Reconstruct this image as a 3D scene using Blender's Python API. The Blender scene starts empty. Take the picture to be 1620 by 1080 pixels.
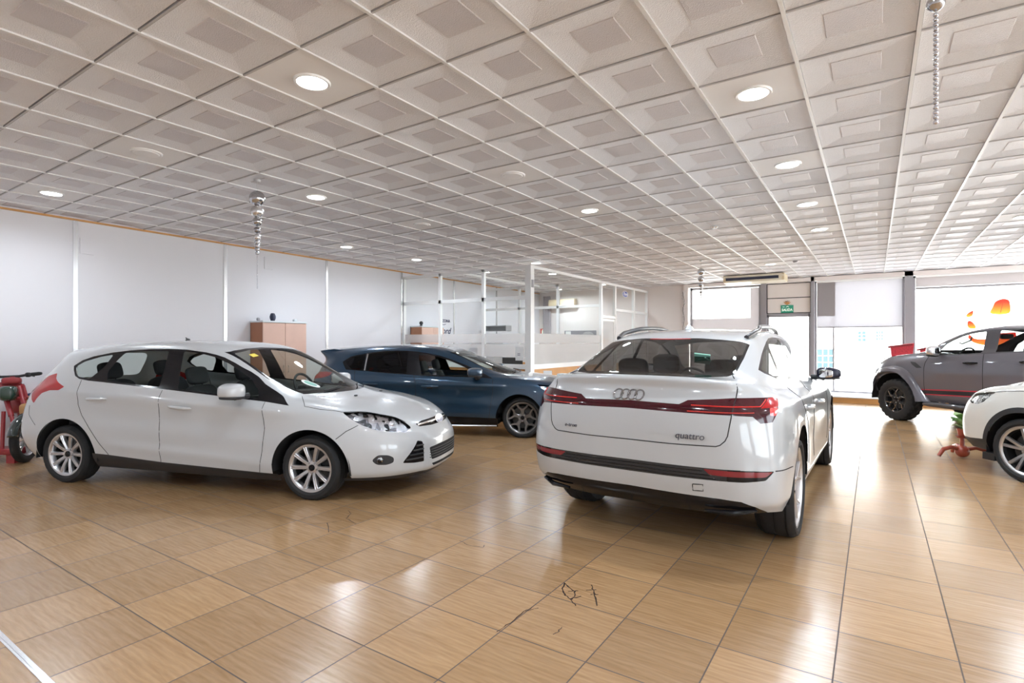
import bpy, bmesh, math, random
import numpy as np
from mathutils import Vector, Matrix
from mathutils.bvhtree import BVHTree
PI = math.pi
scene = bpy.context.scene
COL = scene.collection
rnd = random.Random(7)

# ------------------------------------------------------------------ materials
def new_mat(name):
    m = bpy.data.materials.new(name); m.use_nodes = True
    nt = m.node_tree; nt.nodes.clear()
    out = nt.nodes.new('ShaderNodeOutputMaterial')
    return m, nt, out
def pbr(name, col, rough=0.5, metal=0.0, coat=0.0, spec=0.5, emit=None, estr=0.0, bump=0.0, bscale=200.0, var=0.0, vscale=6.0):
    m, nt, out = new_mat(name)
    b = nt.nodes.new('ShaderNodeBsdfPrincipled')
    b.inputs['Base Color'].default_value = (*col, 1)
    b.inputs['Roughness'].default_value = rough
    b.inputs['Metallic'].default_value = metal
    b.inputs['Coat Weight'].default_value = coat
    b.inputs['Coat Roughness'].default_value = 0.03
    b.inputs['Specular IOR Level'].default_value = spec
    if emit:
        b.inputs['Emission Color'].default_value = (*emit, 1); b.inputs['Emission Strength'].default_value = estr
    if bump or var:
        tc = nt.nodes.new('ShaderNodeTexCoord')
    if bump:
        n = nt.nodes.new('ShaderNodeTexNoise'); n.inputs['Scale'].default_value = bscale; n.inputs['Detail'].default_value = 3
        nt.links.new(tc.outputs['Object'], n.inputs['Vector'])
        bp = nt.nodes.new('ShaderNodeBump'); bp.inputs['Strength'].default_value = bump; bp.inputs['Distance'].default_value = 0.01
        nt.links.new(n.outputs['Fac'], bp.inputs['Height']); nt.links.new(bp.outputs['Normal'], b.inputs['Normal'])
    if var:
        n = nt.nodes.new('ShaderNodeTexNoise'); n.inputs['Scale'].default_value = vscale; n.inputs['Detail'].default_value = 4
        nt.links.new(tc.outputs['Object'], n.inputs['Vector'])
        mx = nt.nodes.new('ShaderNodeMix'); mx.data_type = 'RGBA'
        mx.inputs['A'].default_value = (*[max(0, c*(1-var)) for c in col], 1); mx.inputs['B'].default_value = (*[min(1, c*(1+var)) for c in col], 1)
        nt.links.new(n.outputs['Fac'], mx.inputs['Factor']); nt.links.new(mx.outputs['Result'], b.inputs['Base Color'])
    nt.links.new(b.outputs[0], out.inputs[0])
    return m
def glass(name, tint=(.8, .85, .84), gloss=0.10, rough=0.0, frost=0.0, fcol=(.9, .9, .9)):
    """thin pane: tinted see-through with a fresnel mirror on top"""
    m, nt, out = new_mat(name)
    t = nt.nodes.new('ShaderNodeBsdfTransparent'); t.inputs[0].default_value = (*tint, 1)
    g = nt.nodes.new('ShaderNodeBsdfGlossy'); g.inputs['Roughness'].default_value = rough; g.inputs['Color'].default_value = (1, 1, 1, 1)
    base = t
    if frost:
        d = nt.nodes.new('ShaderNodeBsdfDiffuse'); d.inputs[0].default_value = (*fcol, 1)
        tl = nt.nodes.new('ShaderNodeBsdfTranslucent'); tl.inputs[0].default_value = (*fcol, 1)
        md = nt.nodes.new('ShaderNodeMixShader'); md.inputs[0].default_value = 0.5
        nt.links.new(d.outputs[0], md.inputs[1]); nt.links.new(tl.outputs[0], md.inputs[2])
        mf = nt.nodes.new('ShaderNodeMixShader'); mf.inputs[0].default_value = frost
        nt.links.new(t.outputs[0], mf.inputs[1]); nt.links.new(md.outputs[0], mf.inputs[2]); base = mf
    lw = nt.nodes.new('ShaderNodeLayerWeight'); lw.inputs['Blend'].default_value = gloss
    mx = nt.nodes.new('ShaderNodeMixShader')
    ge = nt.nodes.new('ShaderNodeNewGeometry'); iv = nt.nodes.new('ShaderNodeMath'); iv.operation = 'SUBTRACT'; iv.inputs[0].default_value = 1.0
    nt.links.new(ge.outputs['Backfacing'], iv.inputs[1]); fm = nt.nodes.new('ShaderNodeMath'); fm.operation = 'MULTIPLY'
    nt.links.new(lw.outputs['Fresnel'], fm.inputs[0]); nt.links.new(iv.outputs[0], fm.inputs[1]); nt.links.new(fm.outputs[0], mx.inputs[0])
    nt.links.new(base.outputs[0], mx.inputs[1]); nt.links.new(g.outputs[0], mx.inputs[2])
    nt.links.new(mx.outputs[0], out.inputs[0])
    return m
M = {}
M['white_paint'] = pbr('white_paint', (.54, .55, .56), .28, coat=1.0)
M['audi_white'] = pbr('ice_white_paint', (.50, .515, .53), .28, coat=1.0)
M['blue_paint'] = pbr('blue_metallic_paint', (.020, .056, .105), .28, metal=.5, coat=1.0)
M['grey_paint'] = pbr('grey_paint', (.135, .128, .148), .32, metal=.25, coat=1.0)
M['cream_paint'] = pbr('cream_white_paint', (.66, .645, .60), .28, coat=1.0)
M['black_gloss'] = pbr('black_gloss', (.008, .008, .010), .10, spec=.35)
M['black_plastic'] = pbr('black_plastic', (.022, .022, .024), .5, bump=.15, bscale=600)
M['dark_liner'] = pbr('dark_liner', (.010, .010, .011), .9)
M['rubber'] = pbr('tyre_rubber', (.016, .016, .017), .72, bump=.25, bscale=260)
M['silver'] = pbr('silver_alloy', (.62, .62, .64), .28, metal=.9)
M['grey_alloy'] = pbr('grey_alloy', (.22, .215, .215), .32, metal=.85)
M['black_alloy'] = pbr('black_alloy', (.02, .02, .022), .3, coat=.4)
M['chrome'] = pbr('chrome', (.85, .85, .87), .06, metal=1.0)
def facet_mat():
    m = pbr('reflector_facets', (.8, .8, .82), .10, metal=1.0, bump=.8, bscale=45); nt = m.node_tree
    b = [n for n in nt.nodes if n.type == 'BSDF_PRINCIPLED'][0]; tc = nt.nodes.new('ShaderNodeTexCoord'); v = nt.nodes.new('ShaderNodeTexVoronoi'); v.inputs['Scale'].default_value = 26
    mp = nt.nodes.new('ShaderNodeMapping'); mp.inputs['Scale'].default_value = (1.0, 1.0, .8); nt.links.new(tc.outputs['Object'], mp.inputs[0]); nt.links.new(mp.outputs[0], v.inputs['Vector'])
    s = nt.nodes.new('ShaderNodeSeparateColor'); nt.links.new(v.outputs['Color'], s.inputs[0]); r = nt.nodes.new('ShaderNodeValToRGB'); e = r.color_ramp.elements
    e[0].color = (.05, .05, .055, 1); e[1].color = (.80, .80, .83, 1); e[0].position = .15; nt.links.new(s.outputs[0], r.inputs[0]); nt.links.new(r.outputs[0], b.inputs['Base Color'])
    return m
M['facet'] = facet_mat()
M['steel'] = pbr('brushed_steel', (.45, .45, .46), .38, metal=1.0)
M['gap'] = pbr('panel_gap', (.012, .012, .013), .8)
M['lamp_red'] = pbr('lamp_red', (.42, .014, .016), .18, spec=.4)
M['lamp_dark'] = pbr('lamp_dark_red', (.085, .006, .014), .12, coat=1.0)
M['lamp_bright'] = pbr('lamp_bright_red', (.70, .03, .03), .15, coat=1.0)
M['clear_glass'] = glass('clear_car_glass', (.80, .85, .83), .10)
M['screen_glass'] = glass('windscreen_glass', (.80, .84, .80), .10)
M['dark_glass'] = glass('privacy_glass', (.09, .09, .10), .26)
M['tint_glass'] = glass('tinted_glass', (.30, .31, .33), .13)
M['smoked_glass'] = glass('smoked_glass', (.20, .19, .19), .28)
M['lens'] = glass('lamp_lens', (.92, .93, .94), .10)
M['cabin'] = pbr('cabin_plastic', (.030, .031, .033), .6)
M['cabin_grey'] = pbr('cabin_trim_grey', (.20, .20, .20), .7)
M['seat_cloth'] = pbr('seat_cloth', (.040, .042, .046), .85, bump=.2, bscale=300)
M['mirror_glass'] = pbr('mirror_glass', (.75, .78, .82), .03, metal=1.0)

# ------------------------------------------------------------------ objects
def tag(o, label=None, cat=None, group=None, kind=None):
    if label: o['label'] = label
    if cat: o['category'] = cat
    if group: o['group'] = group
    if kind: o['kind'] = kind
    return o
def empty(name, loc=(0, 0, 0), rz=0.0, label=None, cat=None, group=None):
    o = bpy.data.objects.new(name, None); COL.objects.link(o)
    o.location = loc; o.rotation_euler = (0, 0, rz); o.empty_display_size = .2
    return tag(o, label, cat, group)
def link_mesh(name, me, parent=None, mats=()):
    o = bpy.data.objects.new(name, me); COL.objects.link(o)
    for m in mats: me.materials.append(m)
    if parent is not None: o.parent = parent
    return o
def obj(name, bm, mats, parent=None, smooth=True, ang=40, loc=None):
    if not isinstance(mats, (list, tuple)): mats = [mats]
    bmesh.ops.recalc_face_normals(bm, faces=bm.faces[:]) if False else None
    me = bpy.data.meshes.new(name); bm.to_mesh(me); bm.free()
    o = link_mesh(name, me, parent, mats)
    if smooth:
        me.polygons.foreach_set('use_smooth', [True]*len(me.polygons))
        try: me.set_sharp_from_angle(angle=math.radians(ang))
        except Exception: pass
    if loc is not None: o.location = loc
    return o
def BM(): return bmesh.new()
def box(bm, c, s, rot=None, mi=0, bevel=0.0):
    mat = Matrix.Translation(Vector(c)) @ (rot.to_4x4() if rot is not None else Matrix()) @ Matrix.Diagonal((s[0], s[1], s[2], 1))
    r = bmesh.ops.create_cube(bm, size=1.0, matrix=mat)
    fs = {f for v in r['verts'] for f in v.link_faces}
    for f in fs: f.material_index = mi
    if bevel:
        es = {e for v in r['verts'] for e in v.link_edges}
        rr = bmesh.ops.bevel(bm, geom=list(es), offset=bevel, segments=2, affect='EDGES', profile=.6)
        for f in rr['faces']: f.material_index = mi
def box2(bm, a, b, mi=0, bevel=0.0):
    box(bm, [(a[i]+b[i])/2 for i in range(3)], [abs(b[i]-a[i]) for i in range(3)], mi=mi, bevel=bevel)
def tube(bm, pts, r, seg=8, mi=0, cap=True, flat=None):
    """swept tube through pts (r: radius or list)"""
    pts = [Vector(p) for p in pts]; n = len(pts)
    rs = r if isinstance(r, (list, tuple)) else [r]*n
    rows = []; ref = None
    for i, p in enumerate(pts):
        d = (pts[min(i+1, n-1)]-pts[max(i-1, 0)])
        if d.length < 1e-9: d = Vector((0, 0, 1))
        d.normalize()
        if ref is None:
            ref = Vector((0, 0, 1)) if abs(d.z) < .9 else Vector((1, 0, 0))
        u = d.cross(ref)
        if u.length < 1e-6: u = d.orthogonal()
        u.normalize(); w = d.cross(u).normalized(); ref = -w if False else ref
        rows.append([bm.verts.new(p+(u*math.cos(2*PI*k/seg)+w*math.sin(2*PI*k/seg))*rs[i]) for k in range(seg)])
    for i in range(n-1):
        for k in range(seg):
            f = bm.faces.new((rows[i][k], rows[i][(k+1) % seg], rows[i+1][(k+1) % seg], rows[i+1][k])); f.material_index = mi
    if cap:
        for row in (rows[0][::-1], rows[-1]):
            try: f = bm.faces.new(row); f.material_index = mi
            except Exception: pass
def lathe(bm, prof, seg=48, axis='z', c=(0, 0, 0), mi=0, close=False):
    """prof: list of (r, h)"""
    rows = []
    for r, h in prof:
        row = []
        for k in range(seg):
            a = 2*PI*k/seg
            if axis == 'z': p = (r*math.cos(a), r*math.sin(a), h)
            elif axis == 'y': p = (r*math.cos(a), h, r*math.sin(a))
            else: p = (h, r*math.cos(a), r*math.sin(a))
            row.append(bm.verts.new((p[0]+c[0], p[1]+c[1], p[2]+c[2])))
        rows.append(row)
    m = len(rows)
    for i in range(m if close else m-1):
        A, B = rows[i], rows[(i+1) % m]
        for k in range(seg):
            f = bm.faces.new((A[k], A[(k+1) % seg], B[(k+1) % seg], B[k])); f.material_index = mi
    return rows
def disc(bm, row, mi=0):
    f = bm.faces.new(row); f.material_index = mi
def sq(bm, c, r, e1=1.0, e2=1.0, rot=None, nu=20, nv=12, mi=0, taper=None):
    """superellipsoid blob"""
    sp = lambda x, e: math.copysign(abs(x)**e, x)
    R_ = rot if rot is not None else Matrix.Identity(3)
    rows = []
    for i in range(nv+1):
        v = -PI/2+PI*i/nv; row = []
        for k in range(nu):
            u = 2*PI*k/nu
            p = Vector((r[0]*sp(math.cos(v), e1)*sp(math.cos(u), e2), r[1]*sp(math.cos(v), e1)*sp(math.sin(u), e2), r[2]*sp(math.sin(v), e1)))
            if taper: p = taper(p)
            row.append(R_ @ p+Vector(c))
        rows.append(row)
    vs = [[bm.verts.new(p) for p in row] for row in rows[1:-1]]
    bot, top = bm.verts.new(rows[0][0]), bm.verts.new(rows[-1][0])
    for k in range(nu):
        bm.faces.new((bot, vs[0][(k+1) % nu], vs[0][k])).material_index = mi
        bm.faces.new((top, vs[-1][k], vs[-1][(k+1) % nu])).material_index = mi
        for i in range(len(vs)-1):
            bm.faces.new((vs[i][k], vs[i][(k+1) % nu], vs[i+1][(k+1) % nu], vs[i+1][k])).material_index = mi
def prism(bm, poly, h0, h1, axis='y', mi=0):
    """extruded 2d polygon; axis y: poly in (x,z); axis x: poly in (y,z); axis z: (x,y)"""
    def P(p, h):
        return {'y': (p[0], h, p[1]), 'x': (h, p[0], p[1]), 'z': (p[0], p[1], h)}[axis]
    a = [bm.verts.new(P(p, h0)) for p in poly]; b = [bm.verts.new(P(p, h1)) for p in poly]
    n = len(poly)
    fs = [bm.faces.new(a[::-1]), bm.faces.new(b)]+[bm.faces.new((a[i], a[(i+1) % n], b[(i+1) % n], b[i])) for i in range(n)]
    for f in fs: f.material_index = mi
    bmesh.ops.recalc_face_normals(bm, faces=fs)
def text_mesh(name, s, size, mat, parent=None, loc=(0, 0, 0), rot=(0, 0, 0), ext=.002, shear=0.0, align='CENTER', sx=1.0, bold=0.0):
    cu = bpy.data.curves.new(name, 'FONT'); cu.body = s; cu.size = size; cu.extrude = ext; cu.shear = shear
    cu.align_x = align; cu.align_y = 'CENTER'; cu.offset = bold
    o = bpy.data.objects.new(name, cu); COL.objects.link(o)
    dg = bpy.context.evaluated_depsgraph_get(); dg.update()
    me = bpy.data.meshes.new_from_object(o.evaluated_get(dg)); me.name = name
    bpy.data.objects.remove(o); bpy.data.curves.remove(cu)
    t = link_mesh(name, me, parent, [mat] if not me.materials else [])
    if me.materials and me.materials[0] is None: me.materials[0] = mat
    t.location = loc; t.rotation_euler = rot; t.scale = (sx, 1, 1)
    return t

# ------------------------------------------------------------------ car surface
def spl(P, t, mono):
    """cubic hermite through P (n,3) with chord knots; t in index units (0..n-1)"""
    n = len(P); d = np.linalg.norm(np.diff(P, axis=0), axis=1); d = np.maximum(d, 1e-5)
    s = np.diff(P, axis=0)/d[:, None]
    T = np.zeros_like(P)
    for i in range(n):
        if i == 0: T[i] = s[0]
        elif i == n-1: T[i] = s[-1]
        else:
            w0, w1 = d[i-1], d[i]
            if mono:
                a, b = s[i-1], s[i]
                h = (w0+2*w1, 2*w0+w1)
                with np.errstate(all='ignore'):
                    pm = (w0+w1)*3/(h[1]/np.where(a == 0, 1e-12, a)+h[0]/np.where(b == 0, 1e-12, b))
                T[i] = np.where(a*b > 0, pm, 0)
            else:
                T[i] = (s[i-1]*w1+s[i]*w0)/(w0+w1)
    i = np.clip(np.floor(t).astype(int), 0, n-2); u = (t-i)[:, None]; h = d[i][:, None]
    return ((2*u**3-3*u**2+1)*P[i]+(u**3-2*u**2+u)*h*T[i]+(-2*u**3+3*u**2)*P[i+1]+(u**3-u**2)*h*T[i+1])
def car_grid(rings, nc=11, nr=8, smooth=2, mod=None):
    R = np.array(rings, float); nR, nK, _ = R.shape
    t = np.linspace(1, nK, (nK-1)*nc+1)
    rows = []
    for r in R:
        ext = np.vstack([r[1]*[1, -1, 1], r, r[-2]*[1, -1, 1]])
        q = spl(ext, t, False); q[0, 1] = 0; q[-1, 1] = 0; q[:, 1] = np.maximum(q[:, 1], 0)
        rows.append(q)
    G = np.array(rows)                                     # nR x Mc x 3
    t2 = np.linspace(0, nR-1, (nR-1)*nr+1)
    out = np.zeros((len(t2), G.shape[1], 3))
    for k in range(G.shape[1]):
        c = G[:, k]
        ext = np.vstack([c, c[-2]*[1, -1, 1]])
        out[:, k] = spl(ext, t2, True)
    out[:, 0, 1] = 0; out[:, -1, 1] = 0; out[-1, :, 1] = 0
    for _ in range(smooth):
        L = out.copy()
        L[:, 1:-1] = .5*out[:, 1:-1]+.25*(out[:, :-2]+out[:, 2:])
        L2 = L.copy(); L2[1:-1] = .5*L[1:-1]+.25*(L[:-2]+L[2:]); out = L2
        out[:, 0, 1] = 0; out[:, -1, 1] = 0; out[-1, :, 1] = 0
    if mod is not None: mod(out)
    return out
def grid_bm(G):
    bm = BM(); n, m, _ = G.shape
    for sgn in (1, -1):
        vs = [[bm.verts.new((p[0], p[1]*sgn, p[2])) for p in row] for row in G]
        for i in range(n-1):
            for k in range(m-1):
                q = (vs[i][k], vs[i][k+1], vs[i+1][k+1], vs[i+1][k])
                if sgn > 0: q = q[::-1]
                bm.faces.new(q)
    bmesh.ops.remove_doubles(bm, verts=bm.verts[:], dist=2e-4)
    bmesh.ops.recalc_face_normals(bm, faces=bm.faces[:])
    bm.normal_update()
    f = max(bm.faces, key=lambda f: f.calc_center_median().z)
    if f.normal.z < 0: bmesh.ops.reverse_faces(bm, faces=bm.faces[:])
    bm.normal_update()
    return bm
def smooth_poly(pts, n=6, closed=True):
    """catmull-rom rounding of a 2d outline"""
    P = [np.array(p, float) for p in pts]; N = len(P); out = []
    for i in range(N if closed else N-1):
        p0, p1, p2, p3 = (P[(i-1) % N] if closed or i > 0 else P[0]), P[i], P[(i+1) % N], (P[(i+2) % N] if closed or i+2 < N else P[-1])
        for k in range(n):
            u = k/n
            out.append(tuple(.5*((2*p1)+(-p0+p2)*u+(2*p0-5*p1+4*p2-p3)*u*u+(-p0+3*p1-3*p2+p3)*u**3)))
    if not closed: out.append(tuple(P[-1]))
    return out
def rnd_poly(pts, r=.03, n=4):
    """fillet the corners of a polygon"""
    P = [Vector(p) for p in pts]; N = len(P); out = []
    for i in range(N):
        a, b, c = P[i-1], P[i], P[(i+1) % N]
        d1, d2 = a-b, c-b
        k = min(r, d1.length*.45, d2.length*.45)
        p, q = b+d1.normalized()*k, b+d2.normalized()*k
        for j in range(n+1):
            u = j/n; out.append(tuple((1-u)**2*p+2*u*(1-u)*b+u*u*q))
    return out
def inside(p, poly):
    x, y = p; c = False; n = len(poly); j = n-1
    for i in range(n):
        xi, yi = poly[i]; xj, yj = poly[j]
        if (yi > y) != (yj > y) and x < (xj-xi)*(y-yi)/(yj-yi)+xi: c = not c
        j = i
    return c
class Car:
    def __init__(s, rings, root, nc=11, nr=8, smooth=2, mod=None):
        s.G = car_grid(rings, nc, nr, smooth, mod)
        s.bm = grid_bm(s.G); s.root = root
        s.bvh = BVHTree.FromBMesh(s.bm)
        s.lay = s.bm.faces.layers.int.new('reg')
        s.names = ['body']; s.parts = {}
    # projections: 'side' (x,z) seen along y on side sg; 'front'/'rear' (y,z); 'top' (x,y); ('dir',ang) horizontal direction
    def proj(s, mode, sg=1):
        if mode == 'side': return (lambda p: (p.x, p.z)), (Vector((1, 0, 0)), Vector((0, 0, 1))), Vector((0, -sg, 0)), (lambda f, c: c.y*sg > .05 and f.normal.y*sg > .12)
        if mode == 'front': return (lambda p: (p.y, p.z)), (Vector((0, 1, 0)), Vector((0, 0, 1))), Vector((-1, 0, 0)), (lambda f, c: c.x > 1.0 and f.normal.x > .05)
        if mode == 'rear': return (lambda p: (p.y, p.z)), (Vector((0, 1, 0)), Vector((0, 0, 1))), Vector((1, 0, 0)), (lambda f, c: c.x < 1.3 and f.normal.x < -.03)
        if mode == 'top': return (lambda p: (p.x, p.y)), (Vector((1, 0, 0)), Vector((0, 1, 0))), Vector((0, 0, -1)), (lambda f, c: f.normal.z > .2)
        a = mode[1]*sg                         # looking from horizontal angle a (0 = front, 90 = left)
        d = Vector((math.cos(math.radians(a)), math.sin(math.radians(a)), 0)); u = Vector((-d.y, d.x, 0))*sg
        return (lambda p: (p.dot(u), p.z)), (u, Vector((0, 0, 1))), -d, (lambda f, c: f.normal.dot(d) > .1 and c.y*sg > -.02)
    def cut(s, name, poly, mode, sg=1, only=None, extra=None):
        P, (U, V), D, flt = s.proj(mode, sg)
        if name not in s.names: s.names.append(name)
        rid = s.names.index(name); bm = s.bm
        xs = [p[0] for p in poly]; ys = [p[1] for p in poly]
        bb = (min(xs), max(xs), min(ys), max(ys))
        onlyi = None if only is None else {s.names.index(o) for o in only if o in s.names}
        cand = []
        for f in bm.faces:
            c = f.calc_center_median()
            if not flt(f, c) or (extra and not extra(c)): continue
            if onlyi is not None and f[s.lay] not in onlyi: continue
            pp = [P(v.co) for v in f.verts]
            if max(q[0] for q in pp) < bb[0] or min(q[0] for q in pp) > bb[1] or max(q[1] for q in pp) < bb[2] or min(q[1] for q in pp) > bb[3]: continue
            cand.append(f)
        N = len(poly)
        for i in range(N):
            a, b = poly[i], poly[(i+1) % N]
            ex, ey = b[0]-a[0], b[1]-a[1]
            if abs(ex)+abs(ey) < 1e-6: continue
            lx0, lx1, ly0, ly1 = min(a[0], b[0])-1e-5, max(a[0], b[0])+1e-5, min(a[1], b[1])-1e-5, max(a[1], b[1])+1e-5
            hit = []
            for f in cand:
                pp = [P(v.co) for v in f.verts]
                if max(q[0] for q in pp) < lx0 or min(q[0] for q in pp) > lx1 or max(q[1] for q in pp) < ly0 or min(q[1] for q in pp) > ly1: continue
                sd = [ex*(q[1]-a[1])-ey*(q[0]-a[0]) for q in pp]
                if min(sd) < -1e-7 and max(sd) > 1e-7: hit.append(f)
            if not hit: continue
            geom = set(hit)
            for f in hit: geom.update(f.edges); geom.update(f.verts)
            no = (U*(-ey)+V*ex)
            r = bmesh.ops.bisect_plane(bm, geom=list(geom), dist=1e-6, plane_co=U*a[0]+V*a[1]+D*0, plane_no=no.normalized())
            new = [g for g in r['geom'] if isinstance(g, bmesh.types.BMFace)]
            cs = set(cand); cand += [f for f in new if f not in cs]
        bm.normal_update()
        for f in cand:
            if inside(P(f.calc_center_median()), poly): f[s.lay] = rid
        return rid
    def zcut(s, name, z, cond):
        if name not in s.names: s.names.append(name)
        rid = s.names.index(name); fs = [f for f in s.bm.faces if cond(f.calc_center_median())]
        geom = set(fs)
        for f in fs: geom.update(f.edges); geom.update(f.verts)
        bmesh.ops.bisect_plane(s.bm, geom=list(geom), dist=1e-6, plane_co=(0, 0, z), plane_no=(0, 0, 1))
        for f in s.bm.faces:
            c = f.calc_center_median()
            if c.z < z and cond(c): f[s.lay] = rid
        s.bm.normal_update()
    def both(s, name, poly, mode, only=None, extra=None):
        for sg in (1, -1):
            q = poly
            s.cut(name+('_L' if sg > 0 else '_R'), q, mode, sg, only, extra)
    def ray(s, mode, p, sg=1, off=0.0):
        _, (U, V), D, _f = s.proj(mode, sg)
        o = U*p[0]+V*p[1]-D*6
        h, n, i, d = s.bvh.ray_cast(o, D)
        return None if h is None else (h+n*off, n)
    def path(s, pts, mode, sg=1, off=.001, step=.025, closed=False):
        out = []; L = list(pts)+([pts[0]] if closed else [])
        for a, b in zip(L[:-1], L[1:]):
            k = max(1, int(math.hypot(b[0]-a[0], b[1]-a[1])/step))
            for j in range(k):
                u = j/k; h = s.ray(mode, (a[0]+(b[0]-a[0])*u, a[1]+(b[1]-a[1])*u), sg, off)
                out.append(None if h is None else h[0])
        h = s.ray(mode, L[-1], sg, off); out.append(None if h is None else h[0])
        runs = [[]]
        for p in out:
            if p is None or (runs[-1] and (p-runs[-1][-1]).length > .12):
                runs.append([])
            if p is not None: runs[-1].append(p)
        return [r for r in runs if len(r) > 1]
    def line(s, bm, pts, mode, sg=1, r=.003, off=.0, mi=0, closed=False, seg=6, step=.025):
        for run in s.path(pts, mode, sg, off, step, closed): tube(bm, run, r, seg, mi)
    def split(s):
        """faces of each region, with the unbroken surface normals"""
        s.bm.verts.index_update(); s.bm.normal_update()
        vn = [v.normal.copy() for v in s.bm.verts]
        regs = {}
        for f in s.bm.faces: regs.setdefault(f[s.lay], []).append(f)
        s.data = {}
        for rid, fs in regs.items():
            idx = {}; vs = []; nn = []; polys = []
            for f in fs:
                q = []
                for v in f.verts:
                    if v.index not in idx: idx[v.index] = len(vs); vs.append(v.co.copy()); nn.append(vn[v.index])
                    q.append(idx[v.index])
                polys.append(q)
            s.data[s.names[rid]] = (vs, nn, polys)
    def part(s, reg, name, mats, parent=None, off=0.0, label=None):
        if reg not in s.data: return None
        vs, nn, polys = s.data[reg]
        me = bpy.data.meshes.new(name)
        me.from_pydata([tuple(v+n*off) for v, n in zip(vs, nn)], [], polys)
        me.polygons.foreach_set('use_smooth', [True]*len(polys))
        me.normals_split_custom_set_from_vertices([tuple(n) for n in nn])
        o = link_mesh(name, me, parent or s.root, mats if isinstance(mats, (list, tuple)) else [mats])
        if label: o['label'] = label
        return o
def join_bm(o, bm, mats):
    """add extra geometry (own material slots) to a part's mesh"""
    me = o.data; base = len(me.materials)
    for m in mats: me.materials.append(m)
    nv = len(me.vertices)
    vs = [v.co.copy() for v in me.vertices]; nn = [Vector(n.vector) for n in me.corner_normals] if False else None
    bm2 = BM(); bm2.from_mesh(me)
    for f in bm.faces: f.material_index += base
    tmp = bpy.data.meshes.new('tmp'); bm.to_mesh(tmp); bm.free()
    n_old = [None]*nv
    for lp, cn in zip(me.loops, me.corner_normals): n_old[lp.vertex_index] = Vector(cn.vector)
    bm2.from_mesh(tmp); bpy.data.meshes.remove(tmp)
    bm2.normal_update(); bm2.verts.ensure_lookup_table()
    nrm = [tuple(n_old[i]) if i < nv and n_old[i] is not None else tuple(v.normal) for i, v in enumerate(bm2.verts)]
    bm2.to_mesh(me); bm2.free()
    me.polygons.foreach_set('use_smooth', [True]*len(me.polygons))
    me.normals_split_custom_set_from_vertices(nrm)
def arch_poly(cx, cz, rx, rz, zb, n=28):
    p = [(cx+rx, zb)]
    p += [(cx+rx*math.cos(PI*i/n), cz+rz*math.sin(PI*i/n)) for i in range(n+1)]
    return p+[(cx-rx, zb)]
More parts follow.
